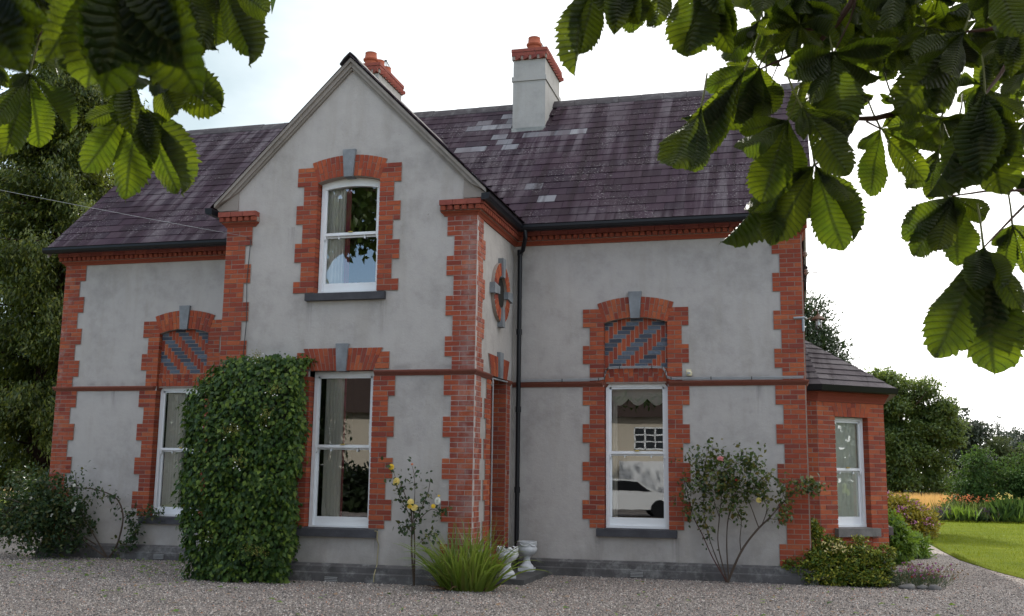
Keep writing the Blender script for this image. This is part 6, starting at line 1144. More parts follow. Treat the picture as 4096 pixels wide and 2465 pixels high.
# ------------------------------------------------------------------ horse chestnut overhanging the view
LEAVES, BRANCHES = [[[[10.913, -14.02, 2.736], [[10.845, -14.005, 2.533, 0.09, 0], [10.875, -13.914, 2.588, 0.101, 0], [10.971, -13.901, 2.627, 0.058, 2], [10.894, -14.063, 2.695, 0.028, 3], [10.877, -14.097, 2.574, 0.067, 0], [10.902, -13.996, 2.795, 0.029, 3]]], [[11.208, -14.005, 2.652], [[11.085, -14.008, 2.474, 0.091, 0], [11.19, -13.97, 2.409, 0.091, 0], [11.314, -13.94, 2.429, 0.087, 0], [11.361, -13.929, 2.437, 0.06, 2], [11.142, -14.101, 2.553, 0.052, 1], [11.298, -14.049, 2.492, 0.064, 3]]], [[11.233, -14.067, 2.698], [[11.278, -14.122, 2.534, 0.062, 3], [11.211, -14.108, 2.659, 0.032, 1], [11.314, -14.093, 2.624, 0.038, 1]]], [[11.204, -13.949, 2.76], [[11.329, -13.985, 2.607, 0.12, 0], [11.376, -13.884, 2.645, 0.091, 0], [11.334, -13.836, 2.712, 0.041, 2], [11.401, -13.886, 2.693, 0.039, 2], [11.288, -13.986, 2.648, 0.059, 1]]], [[11.311, -14.001, 2.972], [[11.384, -13.991, 2.772, 0.07, 0], [11.369, -13.952, 2.77, 0.043, 2]]], [[11.408, -13.999, 2.944], [[11.349, -13.899, 2.817, 0.091, 0], [11.375, -13.917, 2.877, 0.061, 3], [11.487, -13.947, 2.758, 0.087, 0], [11.521, -13.936, 2.744, 0.048, 2], [11.581, -14.027, 2.818, 0.075, 0], [11.327, -13.943, 2.896, 0.036, 1]]], [[12.107, -15.303, 2.262], [[12.208, -15.345, 2.103, 0.07, 3], [12.167, -15.356, 2.104, 0.069, 3], [12.015, -15.217, 2.159, 0.07, 0], [11.982, -15.231, 2.192, 0.052, 0], [12.191, -15.337, 2.152, 0.043, 3]]], [[12.177, -15.547, 2.104], [[12.234, -15.569, 2.03, 0.039, 3], [12.243, -15.563, 2.056, 0.026, 3]]], [[10.822, -13.816, 2.895], [[10.839, -13.862, 2.79, 0.065, 1], [10.717, -13.786, 2.891, 0.037, 0], [10.821, -13.746, 2.851, 0.024, 2], [10.878, -13.829, 2.88, 0.02, 3], [10.84, -13.853, 2.926, 0.023, 1], [10.795, -13.893, 2.909, 0.043, 3]]], [[10.658, -13.875, 2.848], [[10.748, -13.901, 2.764, 0.036, 3], [10.747, -13.896, 2.836, 0.03, 0], [10.721, -13.91, 2.74, 0.035, 0]]], [[10.747, -13.879, 2.953], [[10.69, -13.808, 2.887, 0.048, 3], [10.82, -13.915, 2.836, 0.038, 1], [10.834, -13.9, 2.887, 0.035, 3], [10.662, -13.837, 2.916, 0.037, 0]]], [[11.256, -13.975, 2.858], [[11.403, -14.011, 2.743, 0.047, 2], [11.348, -14.018, 2.724, 0.057, 3], [11.303, -14.03, 2.698, 0.077, 1]]], [[12.308, -13.818, 2.955], [[12.19, -13.807, 2.697, 0.068, 4], [12.256, -13.798, 2.752, 0.088, 0], [12.328, -13.87, 2.824, 0.05, 3]]], [[12.378, -13.885, 2.905], [[12.367, -13.955, 2.743, 0.07, 3], [12.408, -13.764, 2.791, 0.08, 3], [12.404, -13.94, 2.764, 0.065, 3]]], [[12.459, -13.755, 2.969], [[12.435, -13.823, 2.776, 0.058, 0], [12.4, -13.672, 2.906, 0.056, 3]]], [[12.54, -13.827, 2.932], [[12.512, -13.799, 2.721, 0.133, 0], [12.543, -13.79, 2.713, 0.089, 1], [12.594, -13.777, 2.721, 0.076, 3], [12.586, -13.881, 2.791, 0.057, 3]]], [[12.62, -13.536, 3.045], [[12.602, -13.597, 2.916, 0.079, 0], [12.645, -13.441, 2.985, 0.05, 1]]], [[12.661, -13.408, 2.84], [[12.534, -13.522, 2.755, 0.067, 0], [12.593, -13.355, 2.67, 0.121, 3], [12.578, -13.369, 2.868, 0.025, 1], [12.697, -13.291, 2.756, 0.075, 0], [12.617, -13.466, 2.852, 0.022, 1]]], [[12.629, -13.598, 2.757], [[12.496, -13.58, 2.618, 0.051, 2], [12.493, -13.598, 2.537, 0.093, 3]]], [[12.662, -13.382, 2.977], [[12.577, -13.473, 2.824, 0.062, 0], [12.581, -13.47, 2.883, 0.032, 2], [12.634, -13.429, 2.895, 0.034, 1], [12.739, -13.429, 2.981, 0.034, 0], [12.652, -13.358, 3.037, 0.033, 0]]], [[12.531, -13.696, 2.635], [[12.468, -13.777, 2.454, 0.117, 0], [12.516, -13.763, 2.447, 0.07, 0]]], [[12.73, -13.57, 2.632], [[12.596, -13.678, 2.501, 0.063, 1], [12.662, -13.555, 2.427, 0.108, 0], [12.742, -13.449, 2.486, 0.08, 0], [12.677, -13.531, 2.612, 0.051, 3], [12.618, -13.51, 2.632, 0.057, 1]]], [[12.72, -13.481, 2.52], [[12.572, -13.488, 2.331, 0.067, 2], [12.678, -13.555, 2.333, 0.069, 0], [12.632, -13.575, 2.377, 0.061, 1], [12.724, -13.383, 2.436, 0.042, 0]]], [[12.729, -13.341, 2.959], [[12.687, -13.311, 2.949, 0.015, 2], [12.643, -13.3, 3.005, 0.045, 0], [12.663, -13.283, 2.927, 0.035, 0], [12.772, -13.407, 3.006, 0.053, 1], [12.795, -13.275, 3.01, 0.036, 0]]], [[12.842, -13.518, 2.818], [[12.85, -13.572, 2.612, 0.137, 0], [12.742, -13.514, 2.637, 0.093, 0], [12.744, -13.618, 2.731, 0.084, 3], [12.958, -13.386, 2.775, 0.039, 2], [12.996, -13.568, 2.798, 0.051, 3], [12.932, -13.413, 2.803, 0.05, 1], [12.783, -13.6, 2.649, 0.045, 0]]], [[12.97, -13.267, 2.694], [[12.929, -13.34, 2.5, 0.08, 0], [13.061, -13.311, 2.534, 0.077, 0], [12.906, -13.336, 2.618, 0.033, 0], [13.147, -13.124, 2.682, 0.053, 1], [13.021, -13.323, 2.729, 0.024, 3]]], [[12.762, -13.676, 2.624], [[12.892, -13.535, 2.55, 0.077, 3], [12.764, -13.714, 2.542, 0.027, 3], [12.865, -13.664, 2.457, 0.09, 0]]], [[12.79, -13.526, 2.528], [[12.848, -13.476, 2.318, 0.103, 0], [12.912, -13.467, 2.361, 0.047, 2], [12.686, -13.523, 2.34, 0.095, 0], [12.725, -13.455, 2.472, 0.055, 3], [12.825, -13.557, 2.467, 0.025, 3], [12.871, -13.578, 2.401, 0.043, 1]]], [[13.172, -13.366, 2.904], [[12.995, -13.377, 2.688, 0.129, 0], [13.081, -13.355, 2.69, 0.098, 0], [13.065, -13.426, 2.719, 0.038, 2], [13.198, -13.264, 2.832, 0.09, 3], [13.02, -13.482, 2.794, 0.065, 0], [13.117, -13.449, 2.746, 0.065, 0]]], [[13.146, -13.187, 3.045], [[12.963, -13.198, 3.0, 0.071, 0], [13.227, -13.239, 3.023, 0.039, 0], [13.039, -13.126, 3.079, 0.048, 0], [13.12, -13.136, 3.009, 0.053, 3], [13.194, -13.221, 2.984, 0.043, 3]]], [[13.181, -13.539, 2.673], [[13.141, -13.607, 2.47, 0.119, 3], [13.202, -13.598, 2.491, 0.108, 3], [13.062, -13.527, 2.411, 0.058, 2], [13.124, -13.515, 2.434, 0.138, 1], [13.204, -13.495, 2.441, 0.133, 0], [13.255, -13.594, 2.59, 0.049, 0]]], [[13.123, -13.187, 2.65], [[13.091, -13.086, 2.562, 0.048, 3], [13.028, -13.284, 2.517, 0.055, 0], [13.08, -13.267, 2.5, 0.052, 0], [13.135, -13.169, 2.679, 0.007, 1]]], [[13.122, -13.371, 2.473], [[13.115, -13.417, 2.384, 0.076, 3], [12.992, -13.48, 2.356, 0.077, 0], [13.012, -13.46, 2.304, 0.076, 0], [13.155, -13.244, 2.327, 0.104, 0], [13.204, -13.43, 2.391, 0.061, 1], [13.069, -13.453, 2.313, 0.073, 0]]], [[13.276, -13.268, 2.418], [[13.231, -13.201, 2.364, 0.027, 3], [13.267, -13.157, 2.304, 0.06, 0], [13.332, -13.142, 2.314, 0.055, 0], [13.343, -13.192, 2.393, 0.035, 0]]], [[13.145, -13.614, 2.287], [[13.132, -13.583, 2.074, 0.121, 3], [13.035, -13.602, 2.04, 0.119, 0], [13.152, -13.567, 2.011, 0.146, 0], [13.12, -13.671, 2.194, 0.075, 3], [13.207, -13.667, 2.132, 0.057, 0], [13.232, -13.555, 2.069, 0.073, 0], [13.189, -13.672, 2.188, 0.033, 2]]], [[13.3, -13.237, 2.572], [[13.243, -13.305, 2.481, 0.043, 0], [13.311, -13.279, 2.488, 0.037, 3], [13.32, -13.267, 2.594, 0.02, 0], [13.276, -13.209, 2.628, 0.022, 1]]], [[12.959, -13.281, 2.943], [[12.922, -13.245, 2.923, 0.027, 3], [13.026, -13.32, 2.887, 0.029, 2], [12.965, -13.325, 2.844, 0.039, 3], [12.899, -13.339, 2.914, 0.024, 0]]], [[12.914, -13.304, 3.029], [[12.966, -13.349, 2.927, 0.048, 0], [12.876, -13.21, 2.956, 0.052, 0], [12.917, -13.34, 2.946, 0.032, 1], [12.822, -13.393, 2.965, 0.048, 3]]], [[13.022, -13.428, 3.047], [[12.952, -13.34, 2.97, 0.056, 0], [12.976, -13.506, 2.872, 0.057, 0], [13.034, -13.486, 2.91, 0.043, 3], [13.053, -13.474, 2.936, 0.037, 0]]], [[13.178, -13.705, 2.905], [[13.181, -13.596, 2.816, 0.065, 0], [13.219, -13.583, 2.801, 0.073, 3], [13.216, -13.759, 2.719, 0.082, 0], [13.153, -13.625, 2.848, 0.049, 1]]], [[13.279, -13.478, 2.862], [[13.216, -13.548, 2.762, 0.044, 3], [13.242, -13.552, 2.721, 0.056, 3], [13.308, -13.385, 2.798, 0.048, 0], [13.2, -13.549, 2.818, 0.036, 0]]], [[13.341, -13.231, 2.838], [[13.306, -13.197, 2.826, 0.026, 3], [13.32, -13.151, 2.775, 0.048, 0], [13.266, -13.305, 2.752, 0.044, 0], [13.272, -13.186, 2.857, 0.034, 1]]], [[12.826, -13.386, 3.095], [[12.769, -13.469, 2.936, 0.066, 0], [12.844, -13.448, 2.933, 0.064, 0], [12.72, -13.485, 2.957, 0.073, 3], [12.806, -13.454, 2.907, 0.061, 0]]], [[12.702, -13.551, 3.038], [[12.671, -13.624, 2.89, 0.057, 0], [12.715, -13.438, 2.951, 0.064, 0], [12.755, -13.606, 2.898, 0.059, 1]]], [[13.027, -13.094, 2.819], [[13.05, -13.008, 2.756, 0.044, 0], [13.088, -13.015, 2.792, 0.037, 1], [12.987, -13.144, 2.834, 0.019, 3], [13.081, -13.15, 2.679, 0.067, 0]]], [[12.679, -13.32, 2.833], [[12.644, -13.378, 2.739, 0.041, 3], [12.699, -13.238, 2.774, 0.043, 0], [12.722, -13.346, 2.782, 0.023, 3], [12.66, -13.394, 2.677, 0.052, 0]]], [[13.194, -13.082, 2.771], [[13.13, -13.146, 2.706, 0.037, 0], [13.164, -13.141, 2.666, 0.043, 3], [13.209, -13.126, 2.678, 0.04, 0], [13.088, -13.182, 2.716, 0.041, 0]]], [[13.317, -13.105, 2.725], [[13.327, -13.154, 2.623, 0.044, 0], [13.269, -13.163, 2.643, 0.037, 3], [13.37, -13.046, 2.711, 0.021, 0]]], [[13.022, -13.035, 3.031], [[13.072, -13.089, 2.913, 0.055, 0], [13.028, -12.924, 2.933, 0.066, 3], [12.969, -12.982, 3.0, 0.04, 0], [13.097, -13.081, 2.964, 0.039, 1]]], [[12.915, -13.022, 2.885], [[12.897, -12.988, 2.857, 0.022, 0], [12.986, -12.938, 2.868, 0.04, 3], [12.932, -13.082, 2.932, 0.029, 0]]], [[12.908, -13.108, 3.177], [[13.002, -13.163, 3.157, 0.039, 3], [12.975, -13.147, 3.106, 0.037, 0], [12.961, -12.995, 3.115, 0.054, 0], [12.861, -13.189, 3.026, 0.053, 0], [12.821, -13.197, 3.081, 0.052, 0]]], [[12.759, -13.426, 3.001], [[12.86, -13.479, 2.932, 0.043, 3], [12.816, -13.329, 2.958, 0.042, 0], [12.748, -13.328, 2.925, 0.048, 3], [12.696, -13.499, 2.905, 0.041, 3], [12.675, -13.381, 3.01, 0.034, 0]]], [[12.895, -13.003, 3.169], [[13.028, -13.049, 3.094, 0.058, 3], [12.964, -12.894, 3.124, 0.052, 3], [12.892, -13.07, 3.005, 0.061, 3], [12.805, -13.095, 3.015, 0.059, 1], [12.772, -13.116, 3.09, 0.055, 0], [12.794, -13.121, 3.179, 0.052, 0]]], [[12.895, -13.096, 3.113], [[12.995, -13.167, 3.129, 0.045, 3], [13.009, -13.152, 3.062, 0.055, 0], [12.962, -13.138, 3.033, 0.036, 3], [12.913, -13.159, 2.966, 0.045, 3], [12.824, -13.183, 2.952, 0.067, 3], [12.799, -13.193, 3.021, 0.045, 3], [12.815, -13.188, 3.115, 0.034, 0]]], [[12.673, -13.225, 3.037], [[12.772, -13.274, 2.982, 0.044, 3], [12.737, -13.264, 2.957, 0.042, 3], [12.702, -13.109, 2.947, 0.056, 2], [12.624, -13.299, 2.917, 0.043, 0], [12.579, -13.166, 3.021, 0.04, 0]]], [[12.746, -13.142, 3.104], [[12.827, -13.186, 3.083, 0.036, 0], [12.826, -13.186, 3.03, 0.04, 2], [12.795, -13.193, 2.98, 0.044, 0], [12.735, -13.047, 3.029, 0.054, 3], [12.686, -13.209, 3.024, 0.031, 1]]], [[13.028, -12.991, 3.127], [[13.121, -13.049, 3.112, 0.049, 0], [13.126, -12.879, 3.109, 0.048, 0], [13.049, -13.045, 3.001, 0.042, 0], [12.987, -13.057, 3.01, 0.041, 3], [12.956, -12.932, 3.104, 0.045, 0]]], [[13.259, -13.078, 3.057], [[13.364, -13.139, 3.022, 0.064, 1], [13.348, -12.978, 3.037, 0.041, 1], [13.283, -13.138, 2.886, 0.072, 1], [13.224, -13.134, 2.954, 0.035, 1], [13.153, -13.18, 2.95, 0.057, 0]]], [[13.158, -12.972, 3.104], [[13.221, -13.021, 3.006, 0.048, 0], [13.196, -12.881, 3.048, 0.043, 1], [13.09, -13.055, 2.928, 0.071, 3], [13.02, -13.083, 2.985, 0.071, 0], [13.089, -12.933, 3.149, 0.037, 3]]], [[12.765, -13.463, 2.924], [[12.862, -13.517, 2.903, 0.04, 0], [12.87, -13.518, 2.855, 0.045, 2], [12.816, -13.509, 2.816, 0.047, 0], [12.748, -13.516, 2.816, 0.036, 3], [12.686, -13.393, 2.883, 0.051, 0], [12.671, -13.418, 2.958, 0.041, 3], [12.693, -13.564, 2.95, 0.047, 3]]], [[12.775, -13.228, 3.076], [[12.906, -13.109, 3.138, 0.05, 0], [12.877, -13.279, 2.977, 0.056, 1], [12.817, -13.283, 2.942, 0.048, 0], [12.749, -13.282, 2.973, 0.032, 0], [12.676, -13.158, 3.053, 0.051, 0], [12.654, -13.172, 3.113, 0.053, 3], [12.694, -13.187, 3.147, 0.041, 3]]], [[12.84, -13.317, 3.027], [[12.928, -13.228, 3.044, 0.037, 3], [12.877, -13.366, 2.909, 0.037, 0], [12.825, -13.371, 2.914, 0.035, 0], [12.776, -13.26, 2.996, 0.04, 2], [12.748, -13.407, 2.977, 0.036, 3], [12.715, -13.269, 3.107, 0.057, 3]]], [[13.117, -13.354, 3.025], [[13.197, -13.403, 2.978, 0.04, 0], [13.182, -13.278, 3.008, 0.032, 3], [13.145, -13.264, 2.965, 0.04, 1], [13.085, -13.295, 2.984, 0.039, 0], [13.032, -13.433, 2.971, 0.033, 0], [13.033, -13.443, 3.023, 0.04, 3], [13.057, -13.462, 3.075, 0.052, 3]]], [[13.345, -13.008, 3.107], [[13.443, -13.075, 3.095, 0.053, 0], [13.437, -12.92, 3.116, 0.031, 1], [13.415, -13.061, 2.966, 0.053, 0], [13.335, -13.069, 2.976, 0.044, 1], [13.284, -13.072, 3.018, 0.037, 0], [13.238, -13.106, 3.063, 0.038, 1]]], [[13.027, -13.366, 3.032], [[13.127, -13.274, 3.082, 0.034, 1], [13.084, -13.4, 2.978, 0.032, 0], [13.09, -13.274, 2.995, 0.037, 2], [13.016, -13.426, 2.901, 0.043, 3], [12.954, -13.443, 2.936, 0.036, 0], [12.901, -13.48, 2.952, 0.059, 2], [12.905, -13.314, 3.092, 0.067, 0]]], [[13.098, -13.265, 2.969], [[13.227, -13.152, 3.062, 0.061, 2], [13.193, -13.329, 2.958, 0.053, 0], [13.18, -13.171, 2.952, 0.037, 1], [13.118, -13.316, 2.851, 0.048, 1], [13.046, -13.346, 2.807, 0.054, 1], [13.033, -13.202, 2.938, 0.035, 1], [13.007, -13.352, 2.943, 0.037, 0]]], [[13.23, -13.259, 3.07], [[13.319, -13.316, 3.007, 0.043, 3], [13.279, -13.299, 2.989, 0.041, 3], [13.225, -13.315, 2.946, 0.047, 0], [13.158, -13.345, 2.938, 0.043, 2], [13.108, -13.371, 3.006, 0.053, 3]]], [[13.294, -12.871, 2.939], [[13.434, -12.734, 2.902, 0.066, 2], [13.31, -12.917, 2.839, 0.031, 2], [13.248, -12.937, 2.831, 0.043, 3], [13.237, -12.815, 2.911, 0.037, 0], [13.204, -12.956, 2.919, 0.039, 2]]], [[13.379, -12.997, 3.018], [[13.468, -13.052, 2.922, 0.064, 0], [13.403, -13.045, 2.913, 0.042, 3], [13.332, -13.072, 2.885, 0.046, 2], [13.327, -12.942, 2.991, 0.037, 0], [13.281, -13.086, 2.974, 0.035, 2]]], [[13.335, -12.837, 3.075], [[13.416, -12.916, 3.112, 0.059, 2], [13.448, -12.899, 3.06, 0.056, 3], [13.434, -12.733, 3.064, 0.047, 0], [13.359, -12.885, 2.969, 0.039, 1], [13.284, -12.917, 2.906, 0.07, 3], [13.221, -12.942, 2.99, 0.055, 0], [13.24, -12.923, 3.023, 0.041, 1]]], [[13.116, -13.292, 2.702], [[13.186, -13.335, 2.664, 0.042, 3], [13.148, -13.332, 2.619, 0.039, 2], [13.097, -13.349, 2.593, 0.034, 1], [13.068, -13.233, 2.662, 0.033, 1], [12.98, -13.414, 2.655, 0.05, 0], [13.02, -13.238, 2.794, 0.051, 1]]], [[13.24, -12.926, 2.802], [[13.321, -12.977, 2.764, 0.037, 0], [13.305, -12.983, 2.683, 0.058, 0], [13.239, -12.985, 2.681, 0.043, 0], [13.149, -13.021, 2.665, 0.057, 0], [13.11, -13.044, 2.739, 0.061, 3]]], [[13.287, -13.223, 2.944], [[13.362, -13.295, 2.964, 0.045, 0], [13.375, -13.282, 2.904, 0.044, 3], [13.361, -13.123, 2.903, 0.044, 2], [13.272, -13.295, 2.795, 0.047, 3], [13.224, -13.29, 2.856, 0.037, 0], [13.179, -13.155, 2.927, 0.058, 0], [13.212, -13.178, 2.998, 0.044, 3]]], [[13.171, -13.104, 2.993], [[13.284, -12.997, 3.018, 0.049, 0], [13.264, -13.157, 2.898, 0.055, 3], [13.185, -13.153, 2.882, 0.036, 0], [13.134, -13.009, 2.92, 0.048, 2], [13.075, -13.031, 2.97, 0.059, 0], [13.046, -13.046, 3.017, 0.058, 2]]], [[13.347, -13.152, 2.724], [[13.492, -13.026, 2.765, 0.059, 3], [13.43, -13.064, 2.706, 0.04, 3], [13.42, -13.022, 2.623, 0.056, 0], [13.313, -13.208, 2.628, 0.04, 0], [13.257, -13.078, 2.703, 0.054, 3]]], [[13.34, -13.038, 3.034], [[13.436, -13.104, 3.014, 0.05, 0], [13.412, -13.095, 2.935, 0.05, 0], [13.349, -13.094, 2.91, 0.049, 0], [13.29, -13.104, 2.924, 0.04, 0], [13.198, -13.153, 2.929, 0.058, 1]]], [[13.111, -12.943, 3.071], [[13.185, -12.99, 2.998, 0.045, 0], [13.151, -12.995, 2.952, 0.048, 3], [13.095, -12.998, 2.956, 0.038, 1], [13.056, -13.004, 2.99, 0.031, 3], [13.023, -12.887, 3.076, 0.036, 1]]], [[13.001, -13.079, 3.074], [[13.077, -13.123, 3.05, 0.034, 1], [13.068, -13.132, 2.964, 0.051, 0], [13.015, -13.142, 2.911, 0.049, 3], [12.955, -13.146, 2.96, 0.037, 3], [12.935, -13.143, 3.012, 0.027, 3]]], [[13.056, -13.041, 3.065], [[13.121, -13.083, 2.99, 0.035, 3], [13.076, -12.971, 3.018, 0.032, 3], [12.99, -12.95, 2.979, 0.06, 0], [12.981, -12.984, 3.05, 0.038, 0], [12.935, -13.165, 3.051, 0.051, 1]]], [[13.004, -12.852, 3.205], [[13.077, -12.919, 3.233, 0.042, 2], [13.076, -12.896, 3.192, 0.034, 2], [13.067, -12.891, 3.138, 0.031, 0], [13.023, -12.896, 3.102, 0.032, 0], [12.953, -12.925, 3.085, 0.04, 3], [12.902, -12.953, 3.084, 0.059, 1], [12.876, -12.973, 3.158, 0.057, 2]]], [[12.877, -13.222, 2.913], [[12.992, -13.279, 2.872, 0.053, 1], [12.967, -13.097, 2.865, 0.046, 3], [12.871, -13.293, 2.763, 0.055, 2], [12.808, -13.149, 2.863, 0.043, 1], [12.765, -13.333, 2.846, 0.052, 3]]], [[10.877, -13.842, 3.043], [[10.923, -13.743, 3.039, 0.042, 3], [11.008, -13.877, 2.896, 0.055, 0], [10.807, -13.768, 2.975, 0.051, 3], [10.86, -13.897, 2.957, 0.035, 2], [10.715, -13.8, 3.056, 0.052, 0]]], [[10.888, -14.04, 2.944], [[11.004, -14.072, 2.938, 0.032, 0], [10.917, -13.962, 2.931, 0.043, 0], [10.975, -14.072, 2.833, 0.047, 3], [10.805, -13.966, 2.873, 0.04, 3], [10.865, -14.096, 2.88, 0.032, 0], [10.835, -14.143, 2.912, 0.046, 1]]], [[10.577, -13.786, 3.053], [[10.735, -13.818, 2.933, 0.056, 1], [10.672, -13.83, 2.905, 0.043, 2], [10.453, -13.712, 2.979, 0.048, 1], [10.551, -13.847, 2.987, 0.042, 0], [10.529, -13.889, 3.033, 0.048, 0]]], [[10.927, -14.04, 2.928], [[11.069, -14.078, 2.917, 0.042, 3], [10.969, -13.954, 2.936, 0.042, 2], [10.948, -13.939, 2.887, 0.047, 1], [10.978, -14.075, 2.819, 0.034, 0], [10.822, -13.98, 2.874, 0.041, 3], [10.894, -14.121, 2.832, 0.053, 2]]], [[10.806, -13.766, 3.093], [[10.922, -13.793, 3.04, 0.031, 3], [10.934, -13.801, 2.987, 0.042, 0], [10.852, -13.803, 2.98, 0.041, 3], [10.803, -13.836, 2.956, 0.048, 3], [10.768, -13.842, 3.018, 0.038, 0]]], [[10.872, -14.086, 2.898], [[10.976, -14.111, 2.879, 0.034, 1], [10.895, -13.978, 2.851, 0.052, 2], [10.83, -13.991, 2.819, 0.045, 0], [10.763, -14.025, 2.84, 0.04, 3], [10.849, -14.143, 2.831, 0.033, 3]]], [[11.802, -14.96, 2.438], [[11.929, -14.996, 2.423, 0.034, 1], [11.913, -14.987, 2.369, 0.038, 2], [11.882, -14.991, 2.334, 0.036, 0], [11.744, -14.9, 2.383, 0.035, 3], [11.792, -14.994, 2.383, 0.026, 3]]], [[11.698, -14.726, 2.517], [[11.745, -14.653, 2.566, 0.032, 1], [11.783, -14.748, 2.458, 0.029, 3], [11.748, -14.751, 2.438, 0.025, 2], [11.708, -14.787, 2.386, 0.04, 3], [11.656, -14.808, 2.435, 0.051, 0], [11.639, -14.833, 2.498, 0.059, 0], [11.657, -14.832, 2.529, 0.051, 0]]], [[11.606, -14.618, 2.623], [[11.729, -14.649, 2.579, 0.04, 3], [11.632, -14.526, 2.588, 0.049, 0], [11.677, -14.662, 2.487, 0.042, 1], [11.61, -14.665, 2.523, 0.031, 1], [11.428, -14.569, 2.612, 0.05, 1], [11.455, -14.582, 2.655, 0.046, 1]]]], [[[12.919, -13.38, 3.069, 0.009], [12.9, -13.375, 3.007, 0.0085], [12.865, -13.376, 2.958, 0.008], [12.812, -13.381, 2.901, 0.006], [12.742, -13.394, 2.869, 0.004], [12.664, -13.408, 2.833, 0.0025]], [[12.864, -13.375, 2.95, 0.005], [12.805, -13.379, 2.943, 0.0045], [12.734, -13.377, 2.945, 0.004]], [[12.91, -13.422, 2.993, 0.003], [12.891, -13.418, 2.937, 0.0025], [12.849, -13.455, 2.843, 0.002]], [[13.025, -13.267, 2.748, 0.008], [12.996, -13.292, 2.723, 0.008], [12.952, -13.312, 2.708, 0.0075], [12.908, -13.333, 2.704, 0.006], [12.868, -13.415, 2.628, 0.003], [12.792, -13.483, 2.541, 0.0025]], [[12.93, -13.316, 2.701, 0.003], [12.966, -13.303, 2.682, 0.002]], [[12.733, -13.377, 2.943, 0.003], [12.721, -13.37, 2.881, 0.002], [12.693, -13.367, 2.819, 0.0015]], [[13.28, -13.381, 2.829, 0.006], [13.238, -13.422, 2.759, 0.005], [13.187, -13.507, 2.684, 0.003]], [[13.299, -13.439, 2.451, 0.004], [13.233, -13.498, 2.382, 0.003], [13.147, -13.599, 2.29, 0.002]], [[13.299, -13.34, 2.486, 0.004], [13.198, -13.386, 2.477, 0.003], [13.112, -13.437, 2.456, 0.002]], [[13.321, -13.35, 2.9, 0.008], [13.253, -13.32, 2.925, 0.006], [13.177, -13.339, 2.915, 0.003]], [[13.144, -13.222, 3.11, 0.005], [13.142, -13.211, 3.035, 0.003]], [[10.965, -14.038, 2.971, 0.006], [11.082, -14.027, 2.779, 0.004], [11.159, -14.046, 2.696, 0.003], [11.22, -14.021, 2.645, 0.002]], [[10.898, -13.958, 3.017, 0.005], [10.903, -13.983, 2.859, 0.003], [10.908, -14.014, 2.739, 0.002]]]]
CT = thing('horse_chestnut_tree', (17.5, -18.6, GZ), 'horse chestnut whose large hand shaped leaves hang across the top corners', 'tree')
trunk(CT, [(17.5, -18.6, GZ), (17.4, -18.5, 2.0), (17.1, -18.1, 4.0), (16.6, -17.6, 6.5), (16.2, -17, 9)], [.45, .36, .3, .2, .08], 'bark')
mm = MB()
for tp in ((14.6, -14.2, 4.6), (12.4, -13.4, 5.0), (10.3, -13.8, 4.9), (15.5, -13.5, 4.7), (9.0, -15.2, 4.8)):
    b = Vector((17.0, -18.0, 4.4)); tp = Vector(tp); mm.tube([b.lerp(tp, i/6)+Vector((0, 0, .5*math.sin(math.pi*i/6))) for i in range(7)], [.10*(1-.85*i/6) for i in range(7)], 7)
mm.build('limb', M['bark'], CT, True)
for pts in BRANCHES: mm = MB(); mm.tube([p[:3] for p in pts], [p[3] for p in pts], 7); mm.build('branch', M['chestnut_twig'], CT, True)
def leaflet_mesh(name, curl, cup, pleat, seed, curve=0.):
    r_ = random.Random(seed); ny, nx = 60, 10; vs = []; uv = []
    for j in range(ny+1):
        v = j/ny; w = .5*(math.sin(math.pi*min(1, (v/.66))**1.25*.5) if v < .66 else math.cos((v-.66)/.34*math.pi*.5)**.62); w = max(w, .004)*(1 if v > .06 else .3+v/.06*.7)
        for i in range(-nx//2, nx//2+1):
            s_ = i/(nx//2); e_ = abs(s_)
            tooth = (.12*((v*21) % 1)+.07*((v*47+seed*.3) % 1)-.05) if e_ > .95 and .12 < v else 0
            x = s_*w*(1+tooth*1.4-.02); y = v-.05*e_*e_*(1-v)+(tooth*.3 if v < .95 else 0)+(.05 if e_ < .1 and v > .99 else 0)
            ph = (v-.20*e_*.5)*17; pz = pleat*(abs((ph % 1)-.5)-.25)*(min(1, e_*2.5))*(1-.6*max(0, v-.8)/.2)
            ang = cup*e_; xx = math.copysign(abs(x)*math.cos(ang), x); zz = abs(x)*math.sin(ang)
            z = zz+pz+.022*math.sin(v*9+s_*3+seed)+.03*e_*math.sin(v*13+seed*2+(2 if s_ > 0 else 0))-curl*v*v; xx += curve*v*v
            vs.append((xx, y*(1-.25*abs(curl)*v), z)); uv.append((s_*w*2 if False else s_*.5, v))
    k = nx+1; fs = [(j*k+i, j*k+i+1, (j+1)*k+i+1, (j+1)*k+i) for j in range(ny) for i in range(nx)]
    me = bpy.data.meshes.new(name); me.from_pydata(vs, [], fs); me.update(); me.materials.append(M['chestnut']); l_ = me.uv_layers.new(name='UVMap')
    li = np.empty(len(me.loops), np.int32); me.loops.foreach_get('vertex_index', li); l_.data.foreach_set('uv', np.array(uv)[li].reshape(-1).astype(np.float32)); me.polygons.foreach_set('use_smooth', [True]*len(me.polygons)); return me
